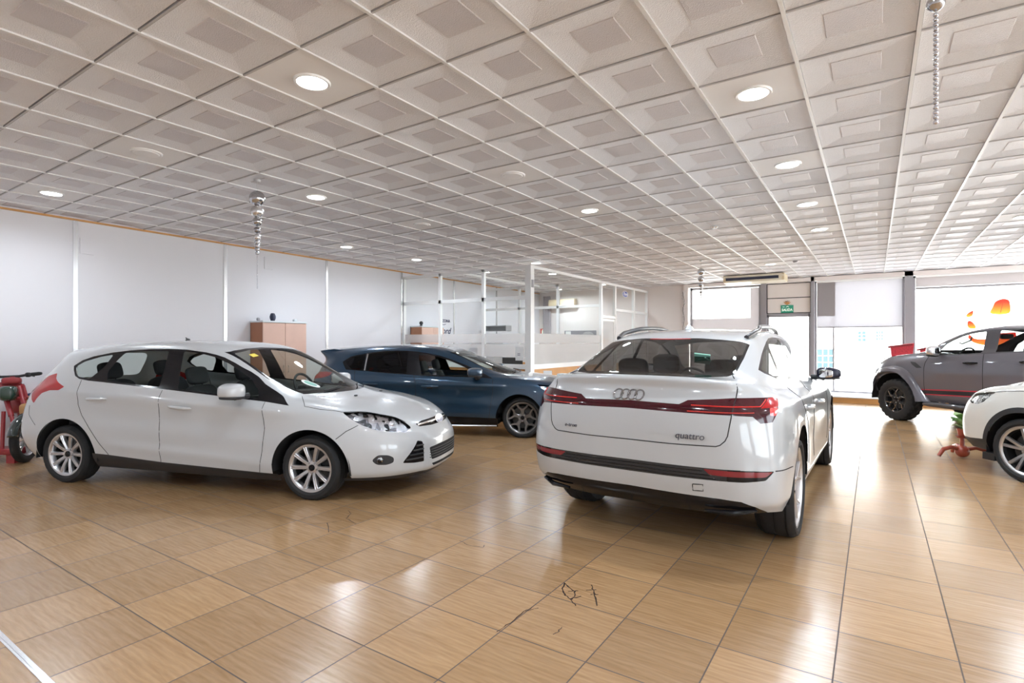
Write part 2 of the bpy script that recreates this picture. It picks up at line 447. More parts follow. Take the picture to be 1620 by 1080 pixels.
# ------------------------------------------------------------------ body control rings (x forward from rear axle, y half width, z up)
FOCUS = [
 [(-.74,0,.24),(-.72,.35,.24),(-.62,.62,.24),(-.50,.76,.24),(-.36,.80,.22),(0,.81,.19),(.5,.815,.185),(1.2,.82,.175),(1.9,.82,.165),(2.4,.82,.16),(2.86,.82,.17),(3.25,.79,.19),(3.5,.68,.185),(3.74,.38,.18),(3.80,0,.18)],
 [(-.80,0,.35),(-.78,.40,.35),(-.70,.66,.35),(-.57,.80,.35),(-.38,.865,.34),(0,.88,.32),(.5,.875,.305),(1.2,.875,.285),(1.9,.88,.265),(2.4,.88,.25),(2.86,.885,.26),(3.28,.85,.27),(3.57,.72,.27),(3.82,.40,.27),(3.87,0,.27)],
 [(-.84,0,.52),(-.82,.42,.52),(-.74,.70,.52),(-.60,.835,.52),(-.38,.895,.52),(0,.905,.52),(.5,.895,.50),(1.2,.89,.49),(1.9,.895,.47),(2.4,.90,.46),(2.86,.905,.46),(3.29,.865,.46),(3.585,.735,.46),(3.82,.41,.46),(3.875,0,.46)],
 [(-.82,0,.70),(-.80,.42,.70),(-.72,.69,.71),(-.58,.825,.72),(-.36,.89,.73),(0,.905,.73),(.5,.90,.71),(1.2,.90,.69),(1.9,.90,.67),(2.4,.90,.66),(2.86,.90,.65),(3.27,.855,.63),(3.54,.725,.62),(3.78,.40,.60),(3.84,0,.60)],
 [(-.80,0,.88),(-.775,.42,.88),(-.68,.67,.90),(-.53,.785,.92),(-.32,.855,.94),(0,.88,.93),(.5,.89,.91),(1.2,.895,.88),(1.9,.895,.845),(2.4,.89,.82),(2.86,.875,.80),(3.2,.83,.77),(3.45,.71,.74),(3.70,.40,.70),(3.79,0,.69)],
 [(-.77,0,.98),(-.74,.40,.985),(-.63,.63,1.00),(-.46,.735,1.03),(-.22,.79,1.07),(.1,.825,1.10),(.5,.845,1.06),(1.2,.85,1.005),(1.9,.845,.945),(2.4,.835,.90),(2.86,.80,.875),(3.15,.74,.845),(3.38,.64,.81),(3.58,.38,.775),(3.66,0,.77)],
 [(-.70,0,1.08),(-.67,.38,1.085),(-.56,.60,1.10),(-.38,.70,1.13),(-.12,.755,1.17),(.15,.775,1.18),(.5,.79,1.17),(1.2,.795,1.13),(1.9,.785,1.07),(2.4,.76,.97),(2.68,.70,.925),(2.88,.62,.91),(3.03,.50,.90),(3.18,.28,.895),(3.22,0,.895)],
 [(-.60,0,1.19),(-.57,.36,1.195),(-.47,.56,1.21),(-.30,.655,1.24),(-.05,.70,1.27),(.2,.715,1.28),(.5,.73,1.28),(1.2,.735,1.26),(1.85,.72,1.20),(2.25,.69,1.085),(2.50,.655,.99),(2.62,.59,.965),(2.70,.47,.955),(2.80,.26,.95),(2.83,0,.95)],
 [(-.47,0,1.37),(-.44,.32,1.365),(-.36,.50,1.355),(-.22,.575,1.355),(0,.60,1.375),(.25,.615,1.40),(.55,.625,1.415),(1.15,.63,1.425),(1.52,.62,1.405),(1.70,.60,1.375),(1.78,.575,1.37),(1.77,.50,1.385),(1.74,.38,1.40),(1.69,.2,1.415),(1.67,0,1.42)],
 [(-.35,0,1.415),(-.33,.25,1.41),(-.26,.38,1.405),(-.12,.44,1.41),(.1,.46,1.435),(.35,.47,1.455),(.6,.475,1.468),(1.1,.48,1.475),(1.4,.47,1.462),(1.5,.45,1.452),(1.55,.42,1.448),(1.56,.36,1.45),(1.55,.28,1.452),(1.53,.14,1.455),(1.52,0,1.456)],
 [(-.15,0,1.445),(-.13,0,1.446),(-.08,0,1.45),(.02,0,1.456),(.18,0,1.467),(.4,0,1.478),(.65,0,1.487),(1.0,0,1.49),(1.2,0,1.487),(1.26,0,1.485),(1.31,0,1.482),(1.34,0,1.480),(1.36,0,1.478),(1.38,0,1.477),(1.39,0,1.476)],
]
AUDI = [
 [(-.93,0,.335),(-.92,.40,.335),(-.86,.66,.34),(-.72,.84,.345),(-.46,.90,.30),(0,.90,.27),(.55,.89,.24),(1.3,.89,.23),(2.0,.89,.23),(2.5,.89,.23),(2.94,.90,.25),(3.35,.86,.26),(3.62,.70,.25),(3.80,.40,.24),(3.83,0,.24)],
 [(-1.0,0,.42),(-.99,.44,.42),(-.93,.71,.43),(-.80,.88,.44),(-.5,.95,.44),(0,.96,.42),(.55,.94,.38),(1.3,.935,.36),(2.0,.94,.36),(2.5,.95,.36),(2.94,.965,.38),(3.38,.92,.38),(3.68,.76,.38),(3.87,.44,.36),(3.91,0,.36)],
 [(-1.04,0,.62),(-1.03,.45,.62),(-.97,.72,.63),(-.83,.89,.64),(-.5,.96,.65),(0,.97,.65),(.55,.95,.60),(1.3,.94,.57),(2.0,.945,.56),(2.5,.96,.56),(2.94,.97,.58),(3.38,.925,.56),(3.68,.77,.55),(3.88,.45,.53),(3.92,0,.53)],
 [(-1.04,0,.83),(-1.03,.45,.83),(-.965,.71,.84),(-.81,.88,.85),(-.48,.95,.87),(0,.965,.87),(.55,.955,.82),(1.3,.95,.78),(2.0,.95,.76),(2.5,.955,.76),(2.94,.96,.78),(3.36,.915,.76),(3.64,.76,.74),(3.84,.44,.70),(3.88,0,.70)],
 [(-1.025,0,1.02),(-1.015,.44,1.02),(-.935,.70,1.02),(-.76,.87,1.02),(-.44,.93,1.02),(0,.945,1.02),(.55,.945,.99),(1.3,.945,.95),(2.0,.94,.93),(2.5,.935,.92),(2.94,.925,.92),(3.3,.87,.89),(3.55,.73,.86),(3.76,.42,.83),(3.81,0,.82)],
 [(-.948,0,1.150),(-.935,.41,1.147),(-.86,.66,1.137),(-.70,.82,1.12),(-.41,.875,1.09),(0,.895,1.07),(.55,.91,1.04),(1.3,.918,1.00),(2.0,.915,.97),(2.5,.905,.96),(2.94,.89,.955),(3.26,.83,.925),(3.49,.70,.90),(3.69,.40,.875),(3.74,0,.87)],
 [(-.962,0,1.205),(-.948,.39,1.200),(-.87,.645,1.187),(-.68,.785,1.165),(-.38,.83,1.125),(0,.85,1.11),(.55,.87,1.08),(1.3,.88,1.04),(2.0,.88,1.01),(2.5,.87,.99),(2.94,.84,.98),(3.22,.78,.955),(3.42,.66,.93),(3.60,.38,.91),(3.65,0,.905)],
 [(-.93,0,1.232),(-.915,.38,1.227),(-.845,.625,1.207),(-.655,.765,1.18),(-.37,.815,1.14),(.01,.84,1.125),(.55,.855,1.105),(1.3,.865,1.065),(2.0,.865,1.035),(2.49,.85,1.01),(2.90,.82,.99),(3.16,.75,.965),(3.35,.63,.945),(3.52,.36,.925),(3.57,0,.92)],
 [(-.76,0,1.222),(-.75,.38,1.219),(-.69,.595,1.222),(-.52,.705,1.222),(-.25,.765,1.22),(.05,.79,1.21),(.55,.80,1.19),(1.3,.80,1.15),(2.0,.795,1.11),(2.45,.77,1.06),(2.72,.71,1.025),(2.92,.63,1.015),(3.08,.50,1.01),(3.22,.28,1.005),(3.26,0,1.005)],
 [(-.45,0,1.36),(-.44,.36,1.356),(-.385,.565,1.345),(-.22,.65,1.345),(.05,.695,1.35),(.28,.715,1.355),(.6,.725,1.345),(1.3,.73,1.32),(1.9,.715,1.26),(2.28,.69,1.16),(2.52,.655,1.075),(2.64,.59,1.055),(2.73,.46,1.05),(2.82,.25,1.045),(2.85,0,1.045)],
 [(-.15,0,1.49),(-.145,.34,1.483),(-.09,.55,1.455),(.05,.605,1.46),(.25,.622,1.475),(.45,.635,1.49),(.7,.64,1.505),(1.2,.645,1.515),(1.6,.635,1.485),(1.78,.61,1.445),(1.86,.575,1.43),(1.85,.50,1.445),(1.82,.37,1.46),(1.78,.2,1.47),(1.77,0,1.475)],
 [(.05,0,1.545),(.05,.28,1.54),(.1,.42,1.53),(.22,.47,1.54),(.4,.49,1.555),(.58,.50,1.565),(.8,.505,1.573),(1.15,.505,1.575),(1.4,.49,1.56),(1.5,.46,1.545),(1.54,.42,1.54),(1.55,.36,1.54),(1.54,.28,1.545),(1.52,.14,1.55),(1.52,0,1.55)],
 [(.3,0,1.575),(.31,0,1.576),(.33,0,1.577),(.4,0,1.58),(.52,0,1.584),(.68,0,1.588),(.85,0,1.59),(1.1,0,1.592),(1.2,0,1.591),(1.24,0,1.59),(1.27,0,1.588),(1.29,0,1.586),(1.3,0,1.585),(1.31,0,1.584),(1.32,0,1.583)],
]
# blue hatchback: same layout, lower flatter waist, longer bonnet line
def zmap(ring, f): return [f(p) for p in ring]
BLUE = [list(r) for r in FOCUS]
BLUE[5] = [(-.76,0,.96),(-.73,.40,.965),(-.62,.63,.98),(-.45,.74,1.00),(-.22,.795,1.02),(.1,.825,1.015),(.5,.845,.985),(1.2,.85,.945),(1.9,.845,.925),(2.4,.835,.91),(2.86,.80,.885),(3.15,.74,.855),(3.38,.64,.82),(3.58,.38,.785),(3.66,0,.78)]
BLUE[6] = [(-.72,0,1.05),(-.69,.38,1.055),(-.58,.60,1.07),(-.42,.70,1.09),(-.16,.765,1.10),(.12,.785,1.10),(.5,.795,1.085),(1.2,.80,1.06),(1.9,.785,1.02),(2.36,.76,.955),(2.64,.70,.935),(2.86,.62,.925),(3.03,.50,.915),(3.18,.28,.91),(3.22,0,.91)]
BLUE[7] = [(-.66,0,1.17),(-.63,.36,1.175),(-.53,.56,1.18),(-.36,.655,1.19),(-.08,.71,1.20),(.2,.725,1.205),(.5,.735,1.205),(1.2,.74,1.19),(1.80,.72,1.13),(2.15,.69,1.05),(2.40,.655,.985),(2.52,.59,.965),(2.60,.47,.96),(2.72,.26,.955),(2.75,0,.955)]
BLUE[8] = [(-.74,0,1.335),(-.72,.34,1.33),(-.66,.52,1.318),(-.38,.575,1.305),(-.06,.60,1.325),(.25,.615,1.35),(.55,.625,1.365),(1.10,.63,1.368),(1.42,.62,1.345),(1.58,.60,1.315),(1.66,.575,1.31),(1.65,.50,1.325),(1.62,.38,1.34),(1.57,.2,1.355),(1.55,0,1.36)]
BLUE[9] = [(-.5,0,1.375),(-.48,.25,1.37),(-.38,.38,1.365),(-.2,.44,1.37),(.05,.46,1.385),(.3,.47,1.402),(.6,.475,1.415),(1.0,.48,1.418),(1.26,.47,1.405),(1.36,.45,1.395),(1.41,.42,1.39),(1.42,.36,1.392),(1.41,.28,1.395),(1.39,.14,1.398),(1.38,0,1.40)]
BLUE[10] = [(-.25,0,1.40),(-.23,0,1.40),(-.16,0,1.405),(-.05,0,1.412),(.13,0,1.42),(.36,0,1.43),(.6,0,1.436),(.9,0,1.437),(1.06,0,1.434),(1.12,0,1.432),(1.17,0,1.43),(1.2,0,1.428),(1.22,0,1.426),(1.24,0,1.424),(1.25,0,1.423)]
RAPTOR = [
 [(-1.2,0,.55),(-1.2,.45,.55),(-1.18,.72,.55),(-1.12,.86,.55),(-.6,.90,.50),(0,.90,.48),(.6,.88,.45),(1.66,.88,.43),(2.2,.88,.43),(2.68,.88,.43),(3.29,.90,.46),(3.66,.88,.50),(3.92,.74,.52),(4.08,.42,.50),(4.1,0,.50)],
 [(-1.24,0,.66),(-1.24,.45,.66),(-1.23,.74,.66),(-1.16,.90,.66),(-.6,.935,.62),(0,.935,.60),(.6,.92,.57),(1.66,.915,.56),(2.2,.915,.56),(2.68,.925,.56),(3.29,.935,.58),(3.68,.915,.62),(3.95,.77,.64),(4.13,.44,.62),(4.16,0,.62)],
 [(-1.25,0,.80),(-1.25,.45,.80),(-1.24,.75,.80),(-1.17,.91,.80),(-.6,.94,.78),(0,.94,.77),(.6,.93,.75),(1.66,.925,.74),(2.2,.925,.74),(2.68,.93,.74),(3.29,.94,.75),(3.68,.915,.78),(3.95,.77,.79),(4.12,.44,.77),(4.15,0,.77)],
 [(-1.25,0,.98),(-1.25,.45,.98),(-1.24,.75,.98),(-1.17,.905,.98),(-.6,.935,.97),(0,.935,.96),(.6,.93,.95),(1.66,.925,.93),(2.2,.925,.92),(2.68,.925,.92),(3.29,.925,.92),(3.66,.895,.92),(3.92,.76,.92),(4.08,.43,.92),(4.11,0,.92)],
 [(-1.24,0,1.12),(-1.24,.45,1.12),(-1.23,.74,1.12),(-1.16,.895,1.12),(-.6,.925,1.12),(0,.92,1.12),(.6,.915,1.12),(1.66,.91,1.10),(2.2,.905,1.09),(2.68,.90,1.09),(3.29,.88,1.08),(3.64,.84,1.06),(3.86,.72,1.04),(4.01,.42,1.03),(4.04,0,1.03)],
 [(-1.22,0,1.23),(-1.22,.45,1.23),(-1.21,.72,1.23),(-1.14,.87,1.23),(-.6,.90,1.24),(0,.89,1.25),(.6,.88,1.29),(1.66,.875,1.275),(2.2,.865,1.25),(2.68,.845,1.235),(3.2,.80,1.225),(3.52,.75,1.19),(3.75,.63,1.15),(3.90,.36,1.14),(3.93,0,1.14)],
 [(-1.1,0,1.20),(-1.1,.42,1.20),(-1.08,.66,1.20),(-1.0,.80,1.21),(-.3,.82,1.22),(.3,.81,1.27),(.7,.815,1.37),(1.66,.81,1.36),(2.2,.80,1.34),(2.56,.785,1.30),(2.84,.74,1.285),(2.94,.63,1.295),(3.02,.48,1.30),(3.1,.25,1.305),(3.12,0,1.305)],
 [(.40,0,1.22),(.40,.38,1.22),(.41,.60,1.23),(.43,.70,1.28),(.5,.735,1.36),(.62,.745,1.44),(.85,.75,1.50),(1.66,.75,1.50),(2.07,.74,1.50),(2.38,.715,1.50),(2.54,.68,1.475),(2.58,.58,1.485),(2.62,.43,1.49),(2.66,.22,1.495),(2.67,0,1.495)],
 [(.52,0,1.66),(.52,.33,1.655),(.54,.50,1.645),(.60,.59,1.64),(.72,.63,1.65),(.85,.645,1.665),(1.0,.65,1.675),(1.5,.65,1.69),(1.83,.645,1.69),(2.02,.625,1.672),(2.10,.59,1.665),(2.11,.49,1.68),(2.10,.36,1.688),(2.08,.18,1.692),(2.08,0,1.694)],
 [(.62,0,1.72),(.62,.26,1.718),(.65,.38,1.71),(.72,.44,1.71),(.82,.47,1.718),(.95,.485,1.728),(1.1,.49,1.735),(1.42,.49,1.74),(1.62,.48,1.735),(1.7,.45,1.725),(1.74,.41,1.722),(1.75,.35,1.725),(1.745,.26,1.728),(1.73,.13,1.73),(1.73,0,1.73)],
 [(.8,0,1.74),(.81,0,1.741),(.83,0,1.742),(.88,0,1.744),(.95,0,1.748),(1.05,0,1.752),(1.15,0,1.755),(1.32,0,1.757),(1.42,0,1.756),(1.47,0,1.755),(1.5,0,1.754),(1.52,0,1.753),(1.53,0,1.752),(1.54,0,1.751),(1.55,0,1.75)],
]
def suv_rings():
    out = []
    for i, r in enumerate(AUDI):
        q = []
        for k, (x, y, z) in enumerate(r):
            x2 = x*2.70/2.94 if x < 2.94 else x-.24
            if i >= 8 and x < 1.2: x2 = 1.1-(1.2-x)*(1.05 if i < 9 else 1.25 if i < 11 else 1.5)
            q.append((x2, y*.935, z*(1.01 if i < 4 else 1.03 if i < 8 else 1.05)))
        out.append(q)
    return out
SUV = suv_rings()
# ------------------------------------------------------------------ wheels
M['disc_dark'] = pbr('brake_disc_dark', (.10, .10, .10), .5, metal=.6)
def bar(bm, a0, r0, w0, h0, a1, r1, w1, h1, t, n=5, curve=0.0, mi=0, bulge=0.0, crown=.7):
    """a spoke: from polar (r0,a0) to (r1,a1); axis y, top face at h, thickness t"""
    p0 = Vector((r0*math.cos(a0), 0, r0*math.sin(a0))); p1 = Vector((r1*math.cos(a1), 0, r1*math.sin(a1)))
    d = (p1-p0).normalized(); sd = Vector((-d.z, 0, d.x)); rows = []
    for i in range(n+1):
        u = i/n; p = p0.lerp(p1, u)+sd*(curve*math.sin(PI*u)); w = w0+(w1-w0)*u; h = h0+(h1-h0)*u+bulge*math.sin(PI*u)
        Y = Vector((0, 1, 0))
        rows.append([bm.verts.new(q) for q in (p-sd*w*.5+Y*(h-t), p-sd*w*.5+Y*(h-t*.25), p-sd*w*.5*crown+Y*h, p+sd*w*.5*crown+Y*h, p+sd*w*.5+Y*(h-t*.25), p+sd*w*.5+Y*(h-t))])
    for i in range(n):
        for k in range(6):
            f = bm.faces.new((rows[i][k], rows[i+1][k], rows[i+1][(k+1) % 6], rows[i][(k+1) % 6])); f.material_index = mi
    bm.faces.new(rows[0]).material_index = mi; bm.faces.new(rows[-1][::-1]).material_index = mi
def wheel(root, x, y, sg, R, W, rr, style, steer=0.0, label=None):
    """alloy wheel (mesh) with tyre, centre cap, brake disc as sub-parts; local axis y, outer side +y"""
    hw = W/2; bm = BM()
    dark = style in ('six_black',)
    lathe(bm, [(rr-.004, -hw+.02), (rr-.03, -hw+.03), (rr-.032, 0), (rr-.028, hw-.05), (rr-.020, hw-.028)], axis='y', seg=64, mi=1 if style == 'five_double' else 0)
    lathe(bm, [(rr-.020, hw-.028), (rr-.006, hw-.014), (rr+.008, hw-.012), (rr+.010, hw-.018), (rr+.002, hw-.04)], axis='y', seg=64)
    ho = hw-.035
    lathe(bm, [(.0005, ho-.012), (.040, ho-.010), (.066, ho-.016), (.074, ho-.05), (.0005, ho-.05)], axis='y', seg=32)
    if style == 'ten':
        for k in range(10):
            a = 2*PI*k/10+(.0)
            bar(bm, a, .05, .032, ho-.014, a, rr-.008, .043, ho+.012, .030, bulge=.006, crown=.85)
            for s_ in (-1, 1): bar(bm, a+s_*.10, .055, .011, ho-.010, a+s_*.055, rr-.012, .012, ho+.018, .02, bulge=.006, crown=.4)
    elif style == 'five_y':
        for k in range(5):
            a = PI/2+2*PI*k/5
            bar(bm, a, .045, .055, ho-.012, a, .60*rr, .050, ho-.002, .03, mi=0)
            for s_ in (-1, 1):
                bar(bm, a+s_*.03, .53*rr, .034, ho-.003, a+s_*.40, rr-.008, .030, ho+.010, .028, curve=s_*.010)
                bar(bm, a+s_*.05, .22*rr, .018, ho-.012, a+s_*.23, .62*rr, .014, ho-.004, .022)
    elif style == 'five_double':
        for k in range(5):
            a = PI/2+2*PI*k/5
            for s_ in (-1, 1):
                bar(bm, a+s_*.12, .05, .030, ho-.012, a+s_*.20, rr-.008, .036, ho+.010, .03, bulge=.004)
    elif style == 'five_arm':
        for k in range(5):
            a = PI/2+2*PI*k/5
            bar(bm, a, .04, .050, ho-.012, a+.05, .55*rr, .030, ho+.002, .03)
            bar(bm, a+.05, .50*rr, .026, ho+.002, a+.30, rr-.006, .024, ho+.012, .028)
            bar(bm, a+.05, .50*rr, .026, ho+.002, a-.26, rr-.006, .024, ho+.012, .028)
    elif style == 'six_black':
        for k in range(6):
            a = PI/2+2*PI*k/6
            bar(bm, a, .045, .050, ho-.012, a, .60*rr, .042, ho, .03)
            for s_ in (-1, 1): bar(bm, a, .55*rr, .028, ho, a+s_*.30, rr-.008, .026, ho+.010, .028)
            bar(bm, a+.012, .10, .010, ho+.006, a+.010, .56*rr, .008, ho+.010, .008, mi=1)
            bar(bm, a+.03, .62*rr, .008, ho+.006, a+.27, rr-.02, .008, ho+.014, .008, mi=1)
    mats = {'ten': ['silver', 'silver'], 'five_y': ['grey_alloy', 'grey_alloy'], 'five_double': ['silver', 'black_alloy'], 'five_arm': ['silver', 'silver'], 'six_black': ['black_alloy', 'chrome']}[style]
    w = obj('wheel', bm, [M[m] for m in mats], root, ang=35)
    w.location = (x, y, R-.006); w.rotation_euler = (0, 0, (PI if sg < 0 else 0)+steer)
    if label: w['label'] = label
    bm = BM()
    offroad = style == 'six_black'
    prof = [(rr+.002, hw-.03), (rr+.012, hw-.010), (rr+(R-rr)*.35, hw+.002), (rr+(R-rr)*.70, hw), (R-.018, hw-.010), (R-.004, hw-.030), (R, hw-.05)]
    for q in (.30, .0, -.30):
        c = q*W; prof += [(R, c+.007), (R-.008, c+.005), (R-.008, c-.005), (R, c-.007)]
    prof += [(R, -hw+.05), (R-.012, -hw+.02), (rr+(R-rr)*.6, -hw), (rr+.01, -hw+.012), (rr-.004, -hw+.03)]
    seg = 96 if not offroad else 120
    rows = lathe(bm, prof, axis='y', seg=seg)
    for i, row in enumerate(rows):
        r, h = prof[i]
        if r > R-.03:
            for k, v in enumerate(row):
                ph = (k+ (2 if h > 0 else 0)) % (5 if offroad else 4)
                dpt = (.014 if offroad else .0035) if ph < (2 if offroad else 1) and abs(h) > .2*hw else 0
                if dpt:
                    L = math.hypot(v.co.x, v.co.z); v.co.x *= (r-dpt)/L; v.co.z *= (r-dpt)/L
    obj('tyre', bm, M['rubber'], w, ang=30)
    bm = BM()
    lathe(bm, [(.0005, ho+.004), (.026, ho+.003), (.030, ho-.002), (.030, ho-.02)], axis='y', seg=28)
    for k in range(5):
        a = PI/2+2*PI*k/5+PI/5
        lathe(bm, [(.0005, ho-.002), (.0085, ho-.004), (.0095, ho-.02)], axis='y', seg=10, c=(.050*math.cos(a), 0, .050*math.sin(a)), mi=1)
    obj('centre_cap', bm, [M['black_gloss'] if style != 'five_arm' else M['silver'], M['steel']], w)
    bm = BM()
    lathe(bm, [(.0005, ho-.075), (.075, ho-.075), (.078, ho-.085), (rr*.72, ho-.085), (rr*.72, ho-.105), (.05, ho-.105)], axis='y', seg=40)
    obj('brake_disc', bm, M['disc_dark'], w)
    bm = BM()
    lathe(bm, [(rr-.034, hw-.06), (rr-.036, -hw+.05), (.0005, -hw+.05)], axis='y', seg=40)
    obj('inner_barrel', bm, M['dark_liner'], w)
    return w

# ------------------------------------------------------------------ car interior bits
def seat(root, x, y, z0=.30, h=.62, w=.50, lean=.30, rot=False):
    bm = BM()
    sq(bm, (x+.10, y, z0+.07), (.27, w/2, .085), .45, .5)
    R_ = Matrix.Rotation(-lean, 3, 'Y')
    sq(bm, Vector((x-.20, y, z0+.10))+R_ @ Vector((0, 0, h/2)), (.075, w/2*.94, h/2+.05), .5, .5, rot=R_)
    o = obj('seat', bm, M['seat_cloth'], root)
    bm = BM(); hc = Vector((x-.20, y, z0+.10))+R_ @ Vector((.01, 0, h+.155))
    sq(bm, hc, (.05, .135, .095), .5, .6, rot=R_)
    for s_ in (-1, 1): tube(bm, [hc+Vector((0, s_*.05, -.05)), hc+R_ @ Vector((-.01, s_*.05, -.17))], .006, 6)
    obj('headrest', bm, M['seat_cloth'], o)
    return o
def steering(root, x, y, z, tilt=.45, r=.18):
    bm = BM(); R_ = Matrix.Rotation(-tilt, 3, 'Y')
    ring = [Vector((x, y, z))+R_ @ Vector((0, r*math.cos(2*PI*k/28), r*math.sin(2*PI*k/28))) for k in range(29)]
    tube(bm, ring, .015, 8, cap=False)
    sq(bm, (x+.02, y, z), (.03, .07, .06), .6, .6, rot=R_)
    for a in (0, PI, -PI/2): tube(bm, [Vector((x+.02, y, z)), Vector((x, y, z))+R_ @ Vector((0, r*math.cos(a), r*math.sin(a)))], .014, 6)
    tube(bm, [(x+.02, y, z), (x+.28, y, z-.12)], .03, 8)
    obj('steering_wheel', bm, M['cabin'], root)
def cabin(root, x0, x1, xd, hw, zf, zb, zd):
    """floor tub, dashboard and door cards"""
    bm = BM()
    prism(bm, [(x0, zf), (x1, zf), (x1, zf+.05), (x0, zf+.05)], -hw, hw)
    for s_ in (-1, 1): box2(bm, (x0, s_*hw-.02, zf), (xd+.1, s_*hw+.02, zb))
    prism(bm, [(x0-.02, zf), (x0+.06, zf), (x0+.06, zb-.02), (x0-.02, zb-.02)], -hw, hw)
    obj('cabin_tub', bm, M['cabin'], root, smooth=False)
    bm = BM()
    prism(bm, [(xd-.08, zf+.25), (xd-.12, zd-.10), (xd-.02, zd-.005), (xd+.16, zd), (x1-.02, zd-.05), (x1, zf+.1)], -hw+.03, hw-.03)
    sq(bm, (xd-.03, hw*.5, zd+.005), (.10, .16, .045), .6, .6)
    obj('dashboard', bm, M['cabin'], root, ang=30)
def mirror_part(root, c, r, base, mat, sg, glass_on_rear=True):
    """door mirror: shell, stalk, glass"""
    bm = BM()
    tp = lambda p: Vector((p.x*(1-.25*max(0, p.y*sg/r[1])), p.y, p.z*(1-.28*max(0, p.y*sg/r[1]))+.0))
    sq(bm, c, r, .55, .65, taper=tp, nu=28, nv=16)
    o = obj('door_mirror', bm, mat, root)
    bm = BM()
    tube(bm, [base, ((base[0]+c[0])/2, (base[1]+c[1])/2, base[2]), (c[0], c[1]-sg*r[1]*.4, c[2]-r[2]*.75)], [.030, .026, .034], 8)
    sq(bm, (c[0]+.005, c[1], c[2]-r[2]*.72), (r[0]*.92, r[1]*.92, r[2]*.32), .6, .65, taper=tp)
    obj('mirror_base', bm, M['black_plastic'], o)
    bm = BM()
    sq(bm, (c[0]-r[0]*.84, c[1]-sg*r[1]*.18, c[2]), (r[0]*.16, r[1]*.58, r[2]*.66), .35, .6, taper=tp)
    obj('mirror_glass', bm, M['mirror_glass'], o)
    return o
def handle(root, p0, p1, y, sg, mat, r=.017):
    """pull handle bridging a small dished cup"""
    bm = BM(); n = 10; pts = []; rs = []
    for i in range(n+1):
        u = i/n; pts.append((p0[0]+(p1[0]-p0[0])*u, sg*(y+.028*min(1, 4*u*(1-u)*1.6)), p0[1]+(p1[1]-p0[1])*u)); rs.append(r*(.55+.45*min(1, 5*u*(1-u))))
    tube(bm, pts, rs, 10)
    obj('door_handle', bm, mat, root)
def emblem_oval(root, c, ry, rz, nrm_mode='front', tilt=0.0):
    """blue oval badge with a light script"""
    bm = BM(); n = 36
    for (k, h, mi) in ((1.0, .006, 1), (.90, .008, 0)):
        a = [bm.verts.new((0, ry*k*math.cos(2*PI*i/n), rz*k*math.sin(2*PI*i/n))) for i in range(n)]
        b = [bm.verts.new((h, v.co.y, v.co.z)) for v in a]
        for i in range(n): bm.faces.new((a[i], a[(i+1) % n], b[(i+1) % n], b[i])).material_index = mi
        bm.faces.new(b).material_index = mi
    o = obj('badge', bm, [M['badge_blue'], M['chrome']], root)
    o.location = c; o.rotation_euler = (0, -tilt, 0)
    t = text_mesh('badge_script', 'Ford', rz*1.25, M['chrome'], o, loc=(.009, 0, 0), rot=(PI/2, 0, PI/2), ext=.0015, shear=.35)
    return o
M['badge_blue'] = pbr('badge_blue', (.02, .06, .25), .25, coat=1.0)

def common_cuts(c, sp):
    """arches (removed), sill, doors, side glazing"""
    for (cx, cz, rx, rz) in sp['arches']:
        c.both('arch', arch_poly(cx, cz, rx, rz, -.1), 'side')
def liner(root, c, ax, cz, rx, rz, y0, y1, sg, zlo=.25):
    bm = BM(); n = 26; rows = []
    for y in (y0, y1):
        rows.append([bm.verts.new((ax+(rx+.012)*math.cos(PI*i/n), sg*y, cz+(rz+.012)*math.sin(PI*i/n))) for i in range(n+1)])
    lo = [[bm.verts.new((v.co.x, v.co.y, min(cz, zlo))) for v in (r[0], r[-1])] for r in rows]
    for i in range(n): bm.faces.new((rows[0][i], rows[0][i+1], rows[1][i+1], rows[1][i]))
    for e in (0, 1): bm.faces.new((lo[0][e], lo[1][e], rows[1][-e], rows[0][-e]))
    bm.faces.new([lo[0][0]]+rows[0]+[lo[0][1]])                     # inner wall
    # turned lip of the panel
    obj('wheel_arch_liner', bm, M['dark_liner'], root, smooth=True)
def underbody(root, x0, x1, hw, z, axles, rx):
    bm = BM(); xs = [x0]
    pts = []
    for a in axles: pts += [a-rx, a+rx]
    seg = [x0]+pts+[x1]
    for i in range(len(seg)-1):
        w = hw if i % 2 == 0 else hw-.24
        box2(bm, (seg[i]-.01, -w, z), (seg[i+1]+.01, w, z+.10))
    obj('underbody', bm, M['dark_liner'], root, smooth=False)
def mir(poly): return [(-a, b) for a, b in poly]
def D(ang, pts):
    a = math.radians(ang); u = (-math.sin(a), math.cos(a))
    return [(p[0]*u[0]+p[1]*u[1], p[2]) for p in pts]
def seams(c, root_obj, items, r=.0032):
    bm = BM()
    for pts, mode, sg, closed in items: c.line(bm, pts, mode, sg, r, -.0008, closed=closed)
    join_bm(root_obj, bm, [M['gap']])
def sided(c, items):
    out = []
    for pts, mode, closed in items:
        for sg in (1, -1): out.append((pts, mode, sg, closed))
    return out
def lamp_inner(c, regs, root_of, depth=.05, mat='facet', bulbs=()):
    pass
# ------------------------------------------------------------------ the five cars
FR = {
 'focus': ((-7.324, 2.899, 0), math.radians(20.98)),
 'blue': ((-7.410, 6.580, 0), math.radians(24.745)),
 'audi': ((-1.412, 4.630, 0), math.radians(89.32)),
 'raptor': ((3.256, 10.795, 0), math.radians(133.54)),
 'suv': ((3.766, 6.312, 0), math.radians(133.54)),
}
def lr(c, reg, name, mats, off=0.0, parent=None, label=None):
    return [c.part(reg+s_, name, mats, parent, off, label) for s_ in ('_L', '_R')]
def slats(c, root_obj, mat, lines, r):
    bm = BM()
    for pts, mode, sg in lines: c.line(bm, pts, mode, sg, r, -.004)
    join_bm(root_obj, bm, [mat])

